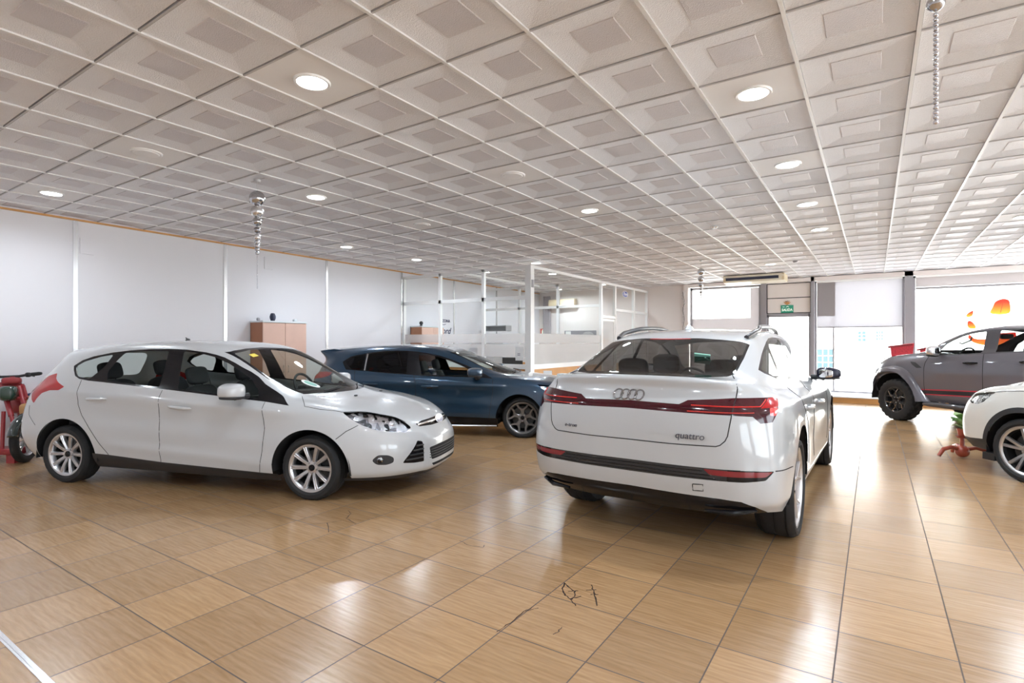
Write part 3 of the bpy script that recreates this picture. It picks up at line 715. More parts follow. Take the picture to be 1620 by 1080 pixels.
def side_crease(G, zc, amp, w, x0, x1, sharp=True):
    x, y, z = G[..., 0], G[..., 1], G[..., 2]
    f = np.clip((x-x0)/.5, 0, 1)*np.clip((x1-x)/.5, 0, 1)*(y > .55)
    t = np.clip(1-np.abs(z-zc(x))/w, 0, 1)
    G[..., 1] += amp*f*(t if sharp else t*t*(3-2*t))
def hatch_creases(G):
    side_crease(G, lambda x: .965-.052*x, .013, .085, -.45, 3.05)
    side_crease(G, lambda x: .74-.03*x, -.010, .16, -.1, 2.9, False)
    side_crease(G, lambda x: .43-.055*(x-.6), .012, .07, .35, 2.75)
    x, y, z = G[..., 0], G[..., 1], G[..., 2]
    f = np.clip((x-3.55)/.1, 0, 1)*np.clip((.405-y)/.035, 0, 1)*np.clip((z-.16)/.06, 0, 1)*np.clip((.63-z)/.10, 0, 1)
    G[..., 0] += .022*f
def blue_creases(G):
    side_crease(G, lambda x: .835-.015*x, .012, .07, -.5, 3.0)
    side_crease(G, lambda x: .65-.01*x, -.012, .15, -.1, 2.8, False)
    side_crease(G, lambda x: .40-.02*x, .014, .09, .3, 2.7)
def white_hatchback():
    p, rz = FR['focus']
    root = empty('car', p, rz, 'white five door hatchback with silver ten spoke wheels and a round headlamp-side mirror', 'car')
    root['label'] = 'white five door hatchback on silver ten-spoke wheels, nearest the long white wall'
    c = Car(FOCUS, root, nc=13, mod=hatch_creases)
    A = [(2.885, .29, .388, .372), (.055, .29, .385, .388)]
    for cx, cz, rx, rz_ in A: c.both('arch', arch_poly(cx, cz, rx, rz_, -.1), 'side')
    c.both('sill', [(.40, .335), (.605, .326), (1.237, .283), (1.9, .258), (2.36, .240), (2.55, .235), (2.55, .0), (.40, .0)], 'side')
    c.zcut('lip_front', .222, lambda q: q.x > 3.2)
    c.both('front_door', [(2.34, 1.06), (2.387, .90), (2.42, .66), (2.40, .45), (2.357, .240), (1.9, .258), (1.237, .283), (1.234, .6), (1.219, 1.06)], 'side', only=['body'])
    c.both('rear_door', [(1.219, 1.06), (1.234, .6), (1.237, .283), (.605, .326), (.47, .48), (.37, .61), (.285, .72), (.24, .83), (.22, .963), (.205, 1.12)], 'side', only=['body'])
    trim = [(-.005, 1.215), (.03, 1.17), (.10, 1.115), (.18, 1.085), (.30, 1.070), (.52, 1.055), (.85, 1.030), (1.19, 1.004), (1.6, .970), (1.975, .937), (2.386, .902), (2.646, .872), (2.50, .955), (2.286, 1.060), (2.19, 1.125), (2.10, 1.172), (2.0, 1.215), (1.9, 1.262), (1.776, 1.313), (1.68, 1.340), (1.564, 1.363), (1.339, 1.390), (1.114, 1.397), (.884, 1.393), (.649, 1.381), (.417, 1.356), (.187, 1.315), (.07, 1.275)]
    c.both('side_trim', trim, 'side')
    T = ['side_trim_L', 'side_trim_R']
    c.both('quarter_glass', rnd_poly([(.035, 1.208), (.085, 1.148), (.155, 1.108), (.317, 1.088), (.43, 1.22), (.455, 1.335), (.30, 1.312), (.12, 1.262)], .03), 'side', only=T)
    c.both('rear_glass', rnd_poly([(.60, 1.355), (.55, 1.28), (.50, 1.16), (.545, 1.074), (.85, 1.046), (1.185, 1.021), (1.17, 1.2), (1.135, 1.374), (.90, 1.374), (.75, 1.368)], .02), 'side', only=T)
    c.both('front_glass', rnd_poly([(1.315, 1.372), (1.36, 1.2), (1.405, 1.003), (1.7, .978), (1.98, .954), (2.30, .928), (2.265, 1.0), (2.14, 1.105), (2.0, 1.182), (1.85, 1.255), (1.68, 1.317), (1.50, 1.355)], .02), 'side', only=T)
    wt = [(-.605, .958), (-.3, .952), (0, .950), (.3, .952), (.605, .958), (.645, 1.10), (.60, 1.365), (.52, 1.380), (.3, 1.398), (0, 1.408), (-.3, 1.398), (-.52, 1.380), (-.60, 1.365), (-.645, 1.10)]
    c.cut('screen_trim', wt, 'front', extra=lambda q: 1.2 < q.x < 2.85 and q.z > .945)
    wg = [(-.585, .985), (-.3, .978), (0, .976), (.3, .978), (.585, .985), (.615, 1.10), (.575, 1.352), (.3, 1.382), (0, 1.391), (-.3, 1.382), (-.575, 1.352), (-.615, 1.10)]
    c.cut('windscreen', rnd_poly(wg, .02, 3), 'front', only=['screen_trim'])
    c.cut('rear_screen', rnd_poly([(-.52, 1.33), (.52, 1.33), (.60, 1.04), (-.60, 1.04)], .06), 'rear', extra=lambda q: q.x < .2)
    hood = [(2.60, .60), (2.66, .66), (2.80, .828), (2.96, .823), (3.165, .785), (3.335, .680), (3.455, .618), (3.568, .533), (3.66, .488), (3.715, .40), (3.755, .2), (3.765, 0)]
    c.cut('bonnet', hood+[(x, -y) for x, y in hood[::-1][1:]], 'top', only=['body'], extra=lambda q: q.x > 2.55)
    hl = [(3.165, .792, .818), (3.335, .685, .815), (3.455, .622, .788), (3.568, .537, .752), (3.648, .502, .708), (3.714, .477, .650), (3.69, .553, .615), (3.578, .679, .637), (3.466, .755, .662), (3.355, .794, .707), (3.25, .809, .766)]
    c.both('headlight', rnd_poly(D(45, hl), .02, 3), ('dir', 45))
    fog = [(3.462, .80, .388), (3.515, .778, .436), (3.59, .72, .428), (3.629, .687, .400), (3.629, .687, .356), (3.58, .725, .338), (3.50, .775, .345)]
    c.both('fog', rnd_poly(D(35, fog), .025, 4), ('dir', 35))
    tri = [(.622, .338), (.60, .375), (.478, .528), (.425, .512), (.412, .318), (.52, .322)]
    c.cut('side_grille_L', rnd_poly(tri, .012, 2), 'front'); c.cut('side_grille_R', rnd_poly(mir(tri), .012, 2), 'front')
    c.cut('lower_grille', rnd_poly([(-.366, .446), (-.2, .455), (.2, .455), (.366, .446), (.335, .322), (-.335, .322)], .02), 'front')
    c.cut('lip_slot', rnd_poly([(-.33, .285), (.33, .285), (.30, .258), (-.30, .258)], .01), 'front')
    c.cut('upper_slot', rnd_poly([(-.405, .672), (-.30, .692), (0, .702), (.30, .692), (.405, .672), (.39, .648), (.2, .638), (-.2, .638), (-.39, .648)], .012), 'front')
    tl = [(-.219, .754, 1.136), (-.185, .79, 1.085), (-.114, .821, 1.052), (.028, .86, 1.004), (-.03, .87, .968), (-.159, .865, .964), (-.272, .865, .932), (-.33, .86, .88), (-.365, .855, .824), (-.43, .83, .86), (-.52, .74, .97), (-.45, .71, 1.06), (-.371, .726, 1.102)]
    c.both('tail', rnd_poly(D(115, tl), .012, 2), ('dir', 115))
    c.cut('number_recess', rnd_poly([(-.28, .82), (.28, .82), (.28, .70), (-.28, .70)], .02), 'rear')
    c.split()
    W = M['white_paint']
    body = c.part('body', 'body', W); doors = lr(c, 'front_door', 'front_door', W)+lr(c, 'rear_door', 'rear_door', W)
    bonnet = c.part('bonnet', 'bonnet', W)
    lr(c, 'sill', 'sill', M['black_plastic']); c.part('lip_front', 'chin_spoiler', M['black_plastic'])
    lr(c, 'side_trim', 'window_trim', M['black_gloss'])
    for r_, n_ in (('quarter_glass', 'quarter_window'), ('rear_glass', 'rear_door_window'), ('front_glass', 'front_door_window')): lr(c, r_, n_, M['clear_glass'])
    c.part('screen_trim', 'windscreen_border', M['black_gloss']); c.part('windscreen', 'windscreen', M['screen_glass']); c.part('rear_screen', 'tailgate_window', M['clear_glass'])
    for h in lr(c, 'headlight', 'headlight', M['lens']):
        sfx = '_L' if h.name.endswith('headlight') else '_R'
    for s_ in ('_L', '_R'):
        par = [o for o in root.children if o.name.startswith('headlight')][0 if s_ == '_L' else 1]
        c.part('headlight'+s_, 'reflector', M['facet'], par, -.014)
        sg = 1 if s_ == '_L' else -1; bm = BM()
        for q in ((3.42, .69, .735), (3.57, .60, .69)): sq(bm, (q[0]-.012, q[1]*sg-.008*sg, q[2]), (.032, .032, .032), nu=16, nv=10)
        obj('bulb', bm, M['chrome'], par)
    for o_ in lr(c, 'fog', 'fog_recess', M['black_plastic']):
        pass
    for sg in (1, -1):
        bm = BM(); h = c.ray(('dir', 35), D(35, [(3.525, .765, .388)])[0], sg, -.006)
        sq(bm, h[0], (.034, .034, .034), nu=20, nv=12)
        obj('fog_lamp', bm, M['facet'], root)
    for s_, sg in (('_L', 1), ('_R', -1)):
        g = c.part('side_grille'+s_, 'bumper_grille', M['black_gloss'])
        slats(c, g, M['black_plastic'], [([(sg*(.585-(z-.375)*.797), z), (sg*.415, z)], 'front', 1) for z in (.36, .40, .44, .48)], .009)
    g = c.part('lower_grille', 'lower_grille', M['dark_liner']); slats(c, g, M['black_plastic'], [([(-.36, z), (.36, z)], 'front', 1) for z in (.345, .37, .395, .42)], .007)
    c.part('lip_slot', 'bumper_slot', M['dark_liner'])
    g = c.part('upper_slot', 'grille_bar', M['black_gloss'])
    bm = BM(); c.line(bm, [(-.395, .662), (-.2, .672), (0, .676), (.2, .672), (.395, .662)], 'front', 1, .013, .006)
    join_bm(g, bm, [M['chrome']])
    e = c.ray('front', (0, .672), 1, .01); emblem_oval(root, e[0], .098, .043, tilt=.35)
    for o_ in lr(c, 'tail', 'tail_light', M['lamp_red']): pass
    c.part('number_recess', 'tailgate_recess', W)
    # seams
    bm = BM()
    fd = [(2.387, .90), (2.42, .66), (2.40, .45), (2.357, .242)]; md = [(1.234, .99), (1.236, .6), (1.238, .284)]; rd = [(.215, 1.075), (.22, .963), (.24, .83), (.285, .72), (.37, .61), (.47, .48), (.605, .328)]
    items = []
    for sg in (1, -1):
        for L in (fd, md, rd): items.append((L, 'side', sg, False))
        items.append((D(60, [(3.15, .88, .585), (3.24, .856, .655), (3.33, .80, .705)]), ('dir', 60), sg, False))
        items.append((D(115, [(-.30, .87, .60), (-.42, .86, .70), (-.44, .855, .80)]), ('dir', 115), sg, False))
        items.append((hood[1:9] if sg > 0 else [(x, -y) for x, y in hood[1:9]], 'top', 1, False))
    seams(c, body, items)
    # gasket between roof and side, A post line
    for sg in (1, -1):
        for q0, q1 in (((.335, .889), (.60, .893)), ((1.345, .838), (1.61, .822))): handle(root, q0, q1, .893, sg, W)
        mirror_part(root, (2.13, sg*.985, 1.005), (.115, .105, .075), (2.20, sg*.83, .955), W, sg)
    for ax, R in ((0, .3), (2.86, .3)):
        for sg in (1, -1): wheel(root, ax+.006, sg*.755, sg, .302, .21, .214, 'ten')
    for (cx, cz, rx, rz_) in A:
        for sg in (1, -1): liner(root, c, cx, cz, rx, rz_, .50, .872, sg)
    underbody(root, -.40, 3.27, .74, .19, (0, 2.86), .40)
    cabin(root, -.1, 2.55, 2.12, .70, .24, .86, .94)
    for sy in (.36, -.36): seat(root, 1.58, sy, .34, .54, .48)
    for sy in (.36, -.36): seat(root, .42, sy, .38, .54, .60)
    steering(root, 2.02, .36, .93)
    # roof aerial, yellow and white stickers, wipers, washer jets
    bm = BM(); h = c.ray('top', (.72, 0), 1, 0); lathe(bm, [(.0005, .022), (.018, .018), (.028, 0)], c=h[0], seg=16); tube(bm, [h[0]+Vector((0, 0, .01)), h[0]+Vector((-.03, 0, .03))], .006, 6); obj('aerial', bm, M['black_plastic'], root)
    bm = BM()
    for sy in (.18, -.38):
        pts = c.path([(sy, .962), (sy+.30, .985), (sy-.30+.02, 1.0)][:2], 'front', 1, .012)[0]
        tube(bm, pts, .007, 6)
    obj('wiper', bm, M['black_plastic'], root)
    for sy in (.28, -.28):
        bm = BM(); h = c.ray('top', (3.02, sy), 1, .004); sq(bm, h[0], (.016, .022, .010), .7, .7, nu=10, nv=6); obj('washer_jet', bm, M['black_plastic'], root)
    bm = BM(); h0 = c.ray('front', (-.44, 1.335), 1, .004)[0]; h1 = c.ray('front', (-.33, 1.345), 1, .004)[0]; h2 = c.ray('front', (-.33, 1.318), 1, .004)[0]; h3 = c.ray('front', (-.44, 1.308), 1, .004)[0]
    bm.faces.new([bm.verts.new(p_) for p_ in (h0, h1, h2, h3)]); obj('yellow_sticker', bm, M['sticker_yellow'], root)
    bm = BM(); ring = [c.ray('front', (-.33+.055*math.cos(2*PI*k/24), 1.035+.038*math.sin(2*PI*k/24)), 1, .004)[0] for k in range(24)]
    bm.faces.new([bm.verts.new(p_) for p_ in ring])
    ring2 = [c.ray('front', (-.33+.038*math.cos(2*PI*k/24), 1.035+.026*math.sin(2*PI*k/24)), 1, .006)[0] for k in range(24)]
    f = bm.faces.new([bm.verts.new(p_) for p_ in ring2]); f.material_index = 1
    obj('round_sticker', bm, [M['sticker_white'], M['sticker_green']], root)
    return root
M['lamp_strip'] = pbr('lamp_strip_red', (.22, .010, .018), .2, coat=.6)
M['sticker_yellow'] = pbr('sticker_yellow', (.75, .60, .05), .6); M['sticker_white'] = pbr('sticker_white', (.8, .82, .8), .6); M['sticker_green'] = pbr('sticker_green', (.25, .50, .42), .6)

def blue_hatchback():
    p, rz = FR['blue']
    root = empty('car', p, rz, 'dark blue hatchback on grey split-spoke wheels, parked by the glass office', 'car')
    c = Car(BLUE, root, mod=blue_creases)
    A = [(2.79, .29, .365, .385), (.0, .29, .37, .375)]
    for cx, cz, rx, rz_ in A: c.both('arch', arch_poly(cx, cz, rx, rz_, -.1), 'side')
    c.both('sill', [(.36, .325), (1.7, .315), (2.335, .302), (2.45, .30), (2.45, 0), (.36, 0)], 'side')
    c.both('front_door', [(2.34, 1.0), (2.373, .91), (2.379, .70), (2.352, .54), (2.322, .305), (1.7, .318), (1.145, .322), (1.142, .66), (1.138, .84), (1.10, 1.0)], 'side', only=['body'])
    c.both('rear_door', [(1.10, 1.0), (1.138, .84), (1.142, .66), (1.145, .322), (.55, .327), (.42, .50), (.30, .64), (.20, .75), (.13, .85), (.10, 1.06)], 'side', only=['body'])
    trim = [(-.155, 1.150), (-.11, 1.085), (-.062, 1.026), (.03, 1.020), (.293, 1.004), (.641, .976), (1.096, .949), (1.364, .932), (1.872, .926), (2.20, .916), (2.37, .905), (2.20, .985), (2.015, 1.064), (1.93, 1.100), (1.84, 1.134), (1.664, 1.198), (1.487, 1.252), (1.312, 1.290), (1.1, 1.318), (.926, 1.330), (.75, 1.333), (.565, 1.326), (.39, 1.310), (.221, 1.287), (.08, 1.262), (-.036, 1.232)]
    c.both('side_trim', trim, 'side')
    T = ['side_trim_L', 'side_trim_R']
    c.both('quarter_glass', rnd_poly([(-.105, 1.150), (-.04, 1.090), (.035, 1.032), (.232, 1.020), (.225, 1.268), (.08, 1.240), (-.02, 1.212)], .025), 'side', only=T)
    c.both('rear_glass', rnd_poly([(.285, 1.276), (.30, 1.013), (.641, .988), (.975, .966), (.945, 1.312), (.75, 1.317), (.565, 1.310)], .02), 'side', only=T)
    c.both('front_glass', rnd_poly([(1.115, 1.302), (1.17, 1.13), (1.225, .954), (1.6, .944), (1.93, .938), (2.13, .935), (2.05, 1.005), (1.93, 1.062), (1.78, 1.124), (1.62, 1.183), (1.45, 1.236), (1.28, 1.274)], .02), 'side', only=T)
    wt = [(-.605, .965), (0, .957), (.605, .965), (.645, 1.08), (.60, 1.305), (.3, 1.338), (0, 1.348), (-.3, 1.338), (-.60, 1.305), (-.645, 1.08)]
    c.cut('screen_trim', wt, 'front', extra=lambda q: 1.1 < q.x < 2.75 and q.z > .955)
    c.cut('windscreen', rnd_poly([(-.585, .985), (0, .978), (.585, .985), (.615, 1.08), (.575, 1.292), (.3, 1.320), (0, 1.330), (-.3, 1.320), (-.575, 1.292), (-.615, 1.08)], .02, 3), 'front', only=['screen_trim'])
    c.cut('rear_screen', rnd_poly([(-.50, 1.29), (.50, 1.29), (.58, 1.02), (-.58, 1.02)], .06), 'rear', extra=lambda q: q.x < .1)
    hood = [(2.50, .60), (2.53, .68), (2.62, .80), (2.86, .795), (3.10, .74), (3.30, .66), (3.48, .52), (3.62, .36), (3.70, .2), (3.72, 0)]
    c.cut('bonnet', hood+[(x, -y) for x, y in hood[::-1][1:]], 'top', only=['body'], extra=lambda q: q.x > 2.5)
    hl = [(3.05, .83, .825), (3.085, .831, .80), (3.168, .858, .72), (3.40, .74, .66), (3.66, .50, .62), (3.70, .46, .68), (3.50, .62, .76), (3.30, .74, .80)]
    c.both('headlight', rnd_poly(D(50, hl), .02, 3), ('dir', 50))
    c.cut('grille', rnd_poly([(-.46, .62), (.46, .62), (.40, .40), (-.40, .40)], .04), 'front'); c.cut('lower_grille', rnd_poly([(-.55, .33), (.55, .33), (.50, .24), (-.50, .24)], .02), 'front')
    tl = [(-.30, .84, .98), (-.45, .78, .99), (-.66, .66, .97), (-.76, .45, .95), (-.77, .45, .85), (-.68, .68, .86), (-.45, .82, .89), (-.32, .86, .93)]
    c.both('tail', rnd_poly(D(140, tl), .02, 2), ('dir', 140))
    c.split(); P = M['blue_paint']
    body = c.part('body', 'body', P); lr(c, 'front_door', 'front_door', P); lr(c, 'rear_door', 'rear_door', P); c.part('bonnet', 'bonnet', P)
    lr(c, 'sill', 'sill', M['black_gloss']); lr(c, 'side_trim', 'window_trim', M['black_gloss'])
    lr(c, 'quarter_glass', 'quarter_window', M['dark_glass']); lr(c, 'rear_glass', 'rear_door_window', M['dark_glass']); lr(c, 'front_glass', 'front_door_window', M['clear_glass'])
    c.part('screen_trim', 'windscreen_border', M['black_gloss']); c.part('windscreen', 'windscreen', M['screen_glass']); c.part('rear_screen', 'tailgate_window', M['dark_glass'])
    for s_, o_ in zip(('_L', '_R'), lr(c, 'headlight', 'headlight', M['lens'])): c.part('headlight'+s_, 'reflector', M['facet'], o_, -.025)
    c.part('grille', 'grille', M['black_plastic']); c.part('lower_grille', 'lower_grille', M['black_plastic']); lr(c, 'tail', 'tail_light', M['lamp_red'])
    items = []
    for sg in (1, -1):
        for L in ([(2.373, .905), (2.379, .70), (2.352, .54), (2.322, .305)], [(1.10, .948), (1.138, .84), (1.142, .66), (1.145, .322)], [(.10, 1.015), (.13, .85), (.20, .75), (.30, .64), (.42, .50), (.55, .327)]): items.append((L, 'side', sg, False))
        items.append(([(x, y*sg) for x, y in hood[1:9]], 'top', 1, False))
    seams(c, body, items)
    bm = BM()
    for sg in (1, -1):
        bm = BM(); c.line(bm, [(.45, .165), (1.7, .168), (2.43, .18)], 'side', sg, .010, .004); obj('sill_strip', bm, M['silver'], root)
        bm = BM(); c.line(bm, [(.258, 1.276), (.266, 1.016)], 'side', sg, .014, -.004); obj('window_divider', bm, M['steel'], root)
        handle(root, (1.24, .777), (1.51, .779), .898, sg, M['blue_paint']); handle(root, (.26, .81), (.52, .80), .893, sg, M['blue_paint'])
        bm = BM(); sq(bm, (1.375, sg*.893, .778), (.075, .012, .036), .8, .8); obj('handle_cup', bm, M['black_gloss'], root)
        mirror_part(root, (2.12, sg*1.0, 1.005), (.115, .11, .072), (2.15, sg*.84, .91), M['blue_paint'], sg)
    # roof spoiler
    bm = BM(); rows = []
    for y in [-.56+.08*i for i in range(15)]:
        k = 1-abs(y)/.62
        rows.append([(-.62-.13*min(1, k*2.2), y, 1.325+.010*k), (-.40, y*.98, 1.352+.035*k), (-.22, y*.95, 1.335+.045*k), (-.36, y*.97, 1.295+.02*k)])
    vs = [[bm.verts.new(q) for q in r] for r in rows]
    for i in range(len(vs)-1):
        for k in range(4): bm.faces.new((vs[i][k], vs[i+1][k], vs[i+1][(k+1) % 4], vs[i][(k+1) % 4]))
    bm.faces.new(vs[0]); bm.faces.new(vs[-1][::-1]); bmesh.ops.recalc_face_normals(bm, faces=bm.faces[:]); obj('roof_spoiler', bm, P, root, ang=30)
    for ax in (0, 2.83):
        for sg in (1, -1): wheel(root, ax, sg*.755, sg, .312, .21, .236, 'five_y')
    for (cx, cz, rx, rz_) in A:
        for sg in (1, -1): liner(root, c, cx, cz, rx, rz_, .50, .872, sg)
    underbody(root, -.40, 3.25, .74, .19, (0, 2.83), .40)
    cabin(root, -.1, 2.45, 2.02, .70, .24, .86, .93)
    for sy in (.36, -.36): seat(root, 1.48, sy, .32, .52, .48); seat(root, .42, sy, .36, .48, .60)
    steering(root, 1.80, .36, .90)
    bm = BM()
    for sy in (.2, -.35): tube(bm, c.path([(sy, .975), (sy+.28, .99)], 'front', 1, .014)[0], .008, 6)
    obj('wiper', bm, M['black_plastic'], root)
    return root

def white_suv_coupe():
    p, rz = FR['audi']
    root = empty('car', p, rz, 'white sloping-roof electric car seen from behind with full-width red light bar', 'car')
    c = Car(AUDI, root)
    A = [(2.94, .37, .50, .465), (.0, .37, .505, .468)]
    for cx, cz, rx, rz_ in A: c.both('arch', arch_poly(cx, cz, rx, rz_, -.1), 'side')
    lid = [(0, 1.2), (.30, 1.2), (.45, 1.2), (.62, 1.205), (.668, 1.185), (.677, 1.160), (.673, 1.08), (.662, .97), (.647, .865), (.633, .833), (.605, .805), (.58, .795), (.29, .790), (0, .790)]
    lid_full = lid+mir(lid[::-1])[1:-1]
    c.cut('tailgate', [(-.60, 1.35), (.60, 1.35), (.668, 1.19)]+lid[5:]+mir(lid[5:][::-1])[1:]+[(-.668, 1.19)], 'rear', extra=lambda q: q.x < -.5)
    g = [(-.765, 0), (-.762, .2), (-.745, .42), (-.70, .545), (-.64, .588), (-.58, .598), (-.32, .597), (-.055, .583), (-.10, .48), (-.145, .34), (-.165, .17), (-.168, 0)]
    c.cut('glass_border', [(-.775, 0), (-.755, .42), (-.69, .575), (-.60, .612), (-.32, .612), (-.035, .598), (-.09, .48), (-.125, .34), (-.142, 0), (-.125, -.34), (-.09, -.48), (-.035, -.598), (-.32, -.612), (-.60, -.612), (-.69, -.575), (-.755, -.42)], 'top', extra=lambda q: q.x < .1)
    c.cut('rear_screen', g+[(x, -y) for x, y in g[::-1][1:-1]], 'top', only=['glass_border'])
    c.cut('brake_strip', [(-.157, -.17), (-.157, .17), (-.138, .17), (-.138, -.17)], 'top', only=['glass_border', 'rear_screen', 'body'], extra=lambda q: q.x < .1)
    bar_ = [(.36, 1.052), (0, 1.058), (-.36, 1.052), (-.36, 1.000), (0, 1.005), (.36, 1.000)]
    c.cut('light_bar', bar_, 'rear')
    tail = [(-1.014, .345, 1.052), (-.999, .404, 1.080), (-.897, .669, 1.100), (-.72, .82, 1.100), (-.62, .86, 1.098), (-.585, .875, 1.082), (-.65, .885, 1.044), (-.69, .885, 1.005), (-.764, .867, .947), (-.845, .81, .943), (-.874, .77, .986), (-.956, .655, .994), (-1.03, .345, 1.000)]
    c.both('tail', D(150, tail), ('dir', 150))
    T = ['tail_L', 'tail_R']
    c.both('tail_low', D(150, [(-1.03, .34, 1.030), (-.93, .655, 1.030), (-.80, .80, 1.036), (-.69, .90, 1.040), (-.70, .90, .93), (-.86, .80, .93), (-1.03, .34, .99)]), ('dir', 150), only=T)
    c.both('tail_hot', D(150, [(-.80, .80, 1.036), (-.72, .845, 1.095), (-.62, .88, 1.10), (-.60, .89, 1.04)]), ('dir', 150), only=T)
    c.both('tail_bright', D(150, [(-.715, .90, 1.042), (-.690, .90, 1.02), (-.72, .88, .985), (-.78, .86, .99), (-.77, .86, 1.035)]), ('dir', 150), only=T+['tail_low_L', 'tail_low_R'])
    c.cut('rear_band', [(-.72, .652), (0, .652), (.72, .652), (.72, .576), (0, .571), (-.72, .576)], 'rear')
    c.both('rear_band_end', rnd_poly(D(150, [(-.99, .64, .652), (-.90, .78, .648), (-.805, .885, .641), (-.86, .845, .585), (-.94, .73, .575), (-.99, .64, .575)]), .012, 3), ('dir', 150))
    B = ['rear_band', 'rear_band_end_L', 'rear_band_end_R']
    c.both('fog_reflector', rnd_poly(D(150, [(-1.023, .503, .645), (-.815, .877, .638), (-.857, .843, .606), (-.997, .634, .607), (-1.02, .545, .611)]), .01, 2), ('dir', 150), only=B)
    dif = [(.87, .30), (.825, .365), (.79, .405), (.717, .443), (.60, .455), (.36, .460), (0, .464)]
    c.cut('diffuser', dif+mir(dif[::-1])[1:]+[(-.87, .1), (.87, .1)], 'rear')
    trim = [(-.33, 1.262), (-.29, 1.236), (-.09, 1.185), (.30, 1.165), (.895, 1.140), (1.4, 1.115), (1.951, 1.088), (2.30, 1.060), (2.42, 1.055), (2.28, 1.145), (2.08, 1.255), (1.85, 1.362), (1.6, 1.445), (1.35, 1.485), (1.086, 1.503), (.742, 1.510), (.55, 1.498), (.379, 1.468), (.18, 1.418), (-.004, 1.365), (-.22, 1.298)]
    c.both('side_trim', trim, 'side')
    TT = ['side_trim_L', 'side_trim_R']
    c.both('quarter_glass', rnd_poly([(-.28, 1.262), (-.10, 1.200), (.02, 1.196), (.26, 1.410), (.18, 1.400), (-.004, 1.347)], .02), 'side', only=TT)
    c.both('rear_glass', rnd_poly([(.10, 1.192), (.50, 1.172), (.87, 1.154), (.93, 1.490), (.742, 1.494), (.55, 1.482), (.36, 1.440)], .02), 'side', only=TT)
    c.both('front_glass', rnd_poly([(.97, 1.150), (1.4, 1.130), (1.951, 1.102), (2.22, 1.088), (2.05, 1.245), (1.85, 1.340), (1.6, 1.428), (1.35, 1.468), (1.02, 1.488)], .02), 'side', only=TT)
    wt = [(-.61, 1.052), (0, 1.047), (.61, 1.052), (.645, 1.18), (.60, 1.425), (.3, 1.462), (0, 1.47), (-.3, 1.462), (-.60, 1.425), (-.645, 1.18)]
    c.cut('windscreen', wt, 'front', extra=lambda q: 1.3 < q.x < 2.86 and q.z > 1.046)
    c.both('front_door', [(2.30, 1.09), (2.36, .9), (2.32, .5), (2.25, .42), (1.1, .42), (.98, .6), (.95, 1.15)], 'side', only=['body']); c.both('rear_door', [(.95, 1.15), (.98, .6), (1.1, .42), (.62, .44), (.55, .6), (.40, .82), (.15, .98), (.05, 1.2)], 'side', only=['body'])
    c.both('sill', [(.5, .34), (2.45, .33), (2.45, 0), (.5, 0)], 'side')
    hood = [(2.64, .60), (2.75, .72), (2.95, .80), (3.20, .76), (3.42, .64), (3.58, .38), (3.62, 0)]
    c.cut('bonnet', hood+[(x, -y) for x, y in hood[::-1][1:]], 'top', only=['body'], extra=lambda q: q.x > 2.6)
    c.both('headlight', rnd_poly(D(45, [(3.35, .84, .80), (3.56, .72, .82), (3.80, .42, .80), (3.85, .40, .72), (3.62, .74, .70), (3.40, .86, .72)]), .03), ('dir', 45))
    c.cut('grille', rnd_poly([(-.50, .76), (.50, .76), (.60, .55), (.45, .38), (-.45, .38), (-.60, .55)], .05), 'front')
    c.split(); W = M['audi_white']
    body = c.part('body', 'body', W); gate = c.part('tailgate', 'tailgate', W); lr(c, 'front_door', 'front_door', W); lr(c, 'rear_door', 'rear_door', W); c.part('bonnet', 'bonnet', W)
    c.part('glass_border', 'tailgate_window_border', M['black_gloss']); c.part('rear_screen', 'tailgate_window', M['smoked_glass']); c.part('brake_strip', 'high_brake_light', M['lamp_red'])
    c.part('light_bar', 'light_bar', M['lamp_dark'])
    for s_, o_ in zip(('_L', '_R'), lr(c, 'tail', 'tail_light', M['lamp_dark'])):
        c.part('tail_low'+s_, 'lower_lens', M['lamp_dark'], o_); c.part('tail_hot'+s_, 'corner_lens', M['lamp_red'], o_); c.part('tail_bright'+s_, 'bright_lens', M['lamp_bright'], o_)  # last piece is a brighter red area of the lens, plain colour
    for o_, sg in zip([q for q in root.children if q.name.startswith('tail_light')], (1, -1)):
        bm = BM(); c.line(bm, D(150, [(-1.0, .42, 1.050), (-.93, .655, 1.047), (-.80, .80, 1.047), (-.755, .84, 1.088)]), ('dir', 150), sg, .0042, .001)
        c.line(bm, D(150, [(-1.02, .40, 1.012), (-.94, .655, 1.010), (-.85, .77, 1.010)]), ('dir', 150), sg, .0032, .001)
        obj('light_guide', bm, M['lamp_bright'], o_)
    band = c.part('rear_band', 'bumper_band', M['black_plastic'])
    for o_ in lr(c, 'rear_band_end', 'bumper_band_end', M['black_gloss']): pass
    lr(c, 'fog_reflector', 'reflector_strip', M['lamp_strip'])
    slats(c, band, M['black_gloss'], [([(-.50, .632), (.50, .632)], 'rear', 1), ([(-.55, .608), (.55, .608)], 'rear', 1), ([(-.6, .586), (.6, .586)], 'rear', 1)], .006)
    c.part('diffuser', 'diffuser', M['black_gloss'])
    lr(c, 'side_trim', 'window_trim', M['black_gloss']); lr(c, 'quarter_glass', 'quarter_window', M['clear_glass']); lr(c, 'rear_glass', 'rear_door_window', M['clear_glass']); lr(c, 'front_glass', 'front_door_window', M['clear_glass']); c.part('windscreen', 'windscreen', M['screen_glass'])
    lr(c, 'sill', 'sill', M['silver']); lr(c, 'headlight', 'headlight', M['facet']); c.part('grille', 'grille', M['black_plastic'])
    gl = [(-.60, 1.236), (-.665, 1.196)]
    items = [(lid[5:]+mir(lid[5:][::-1])[1:], 'rear', 1, False)]
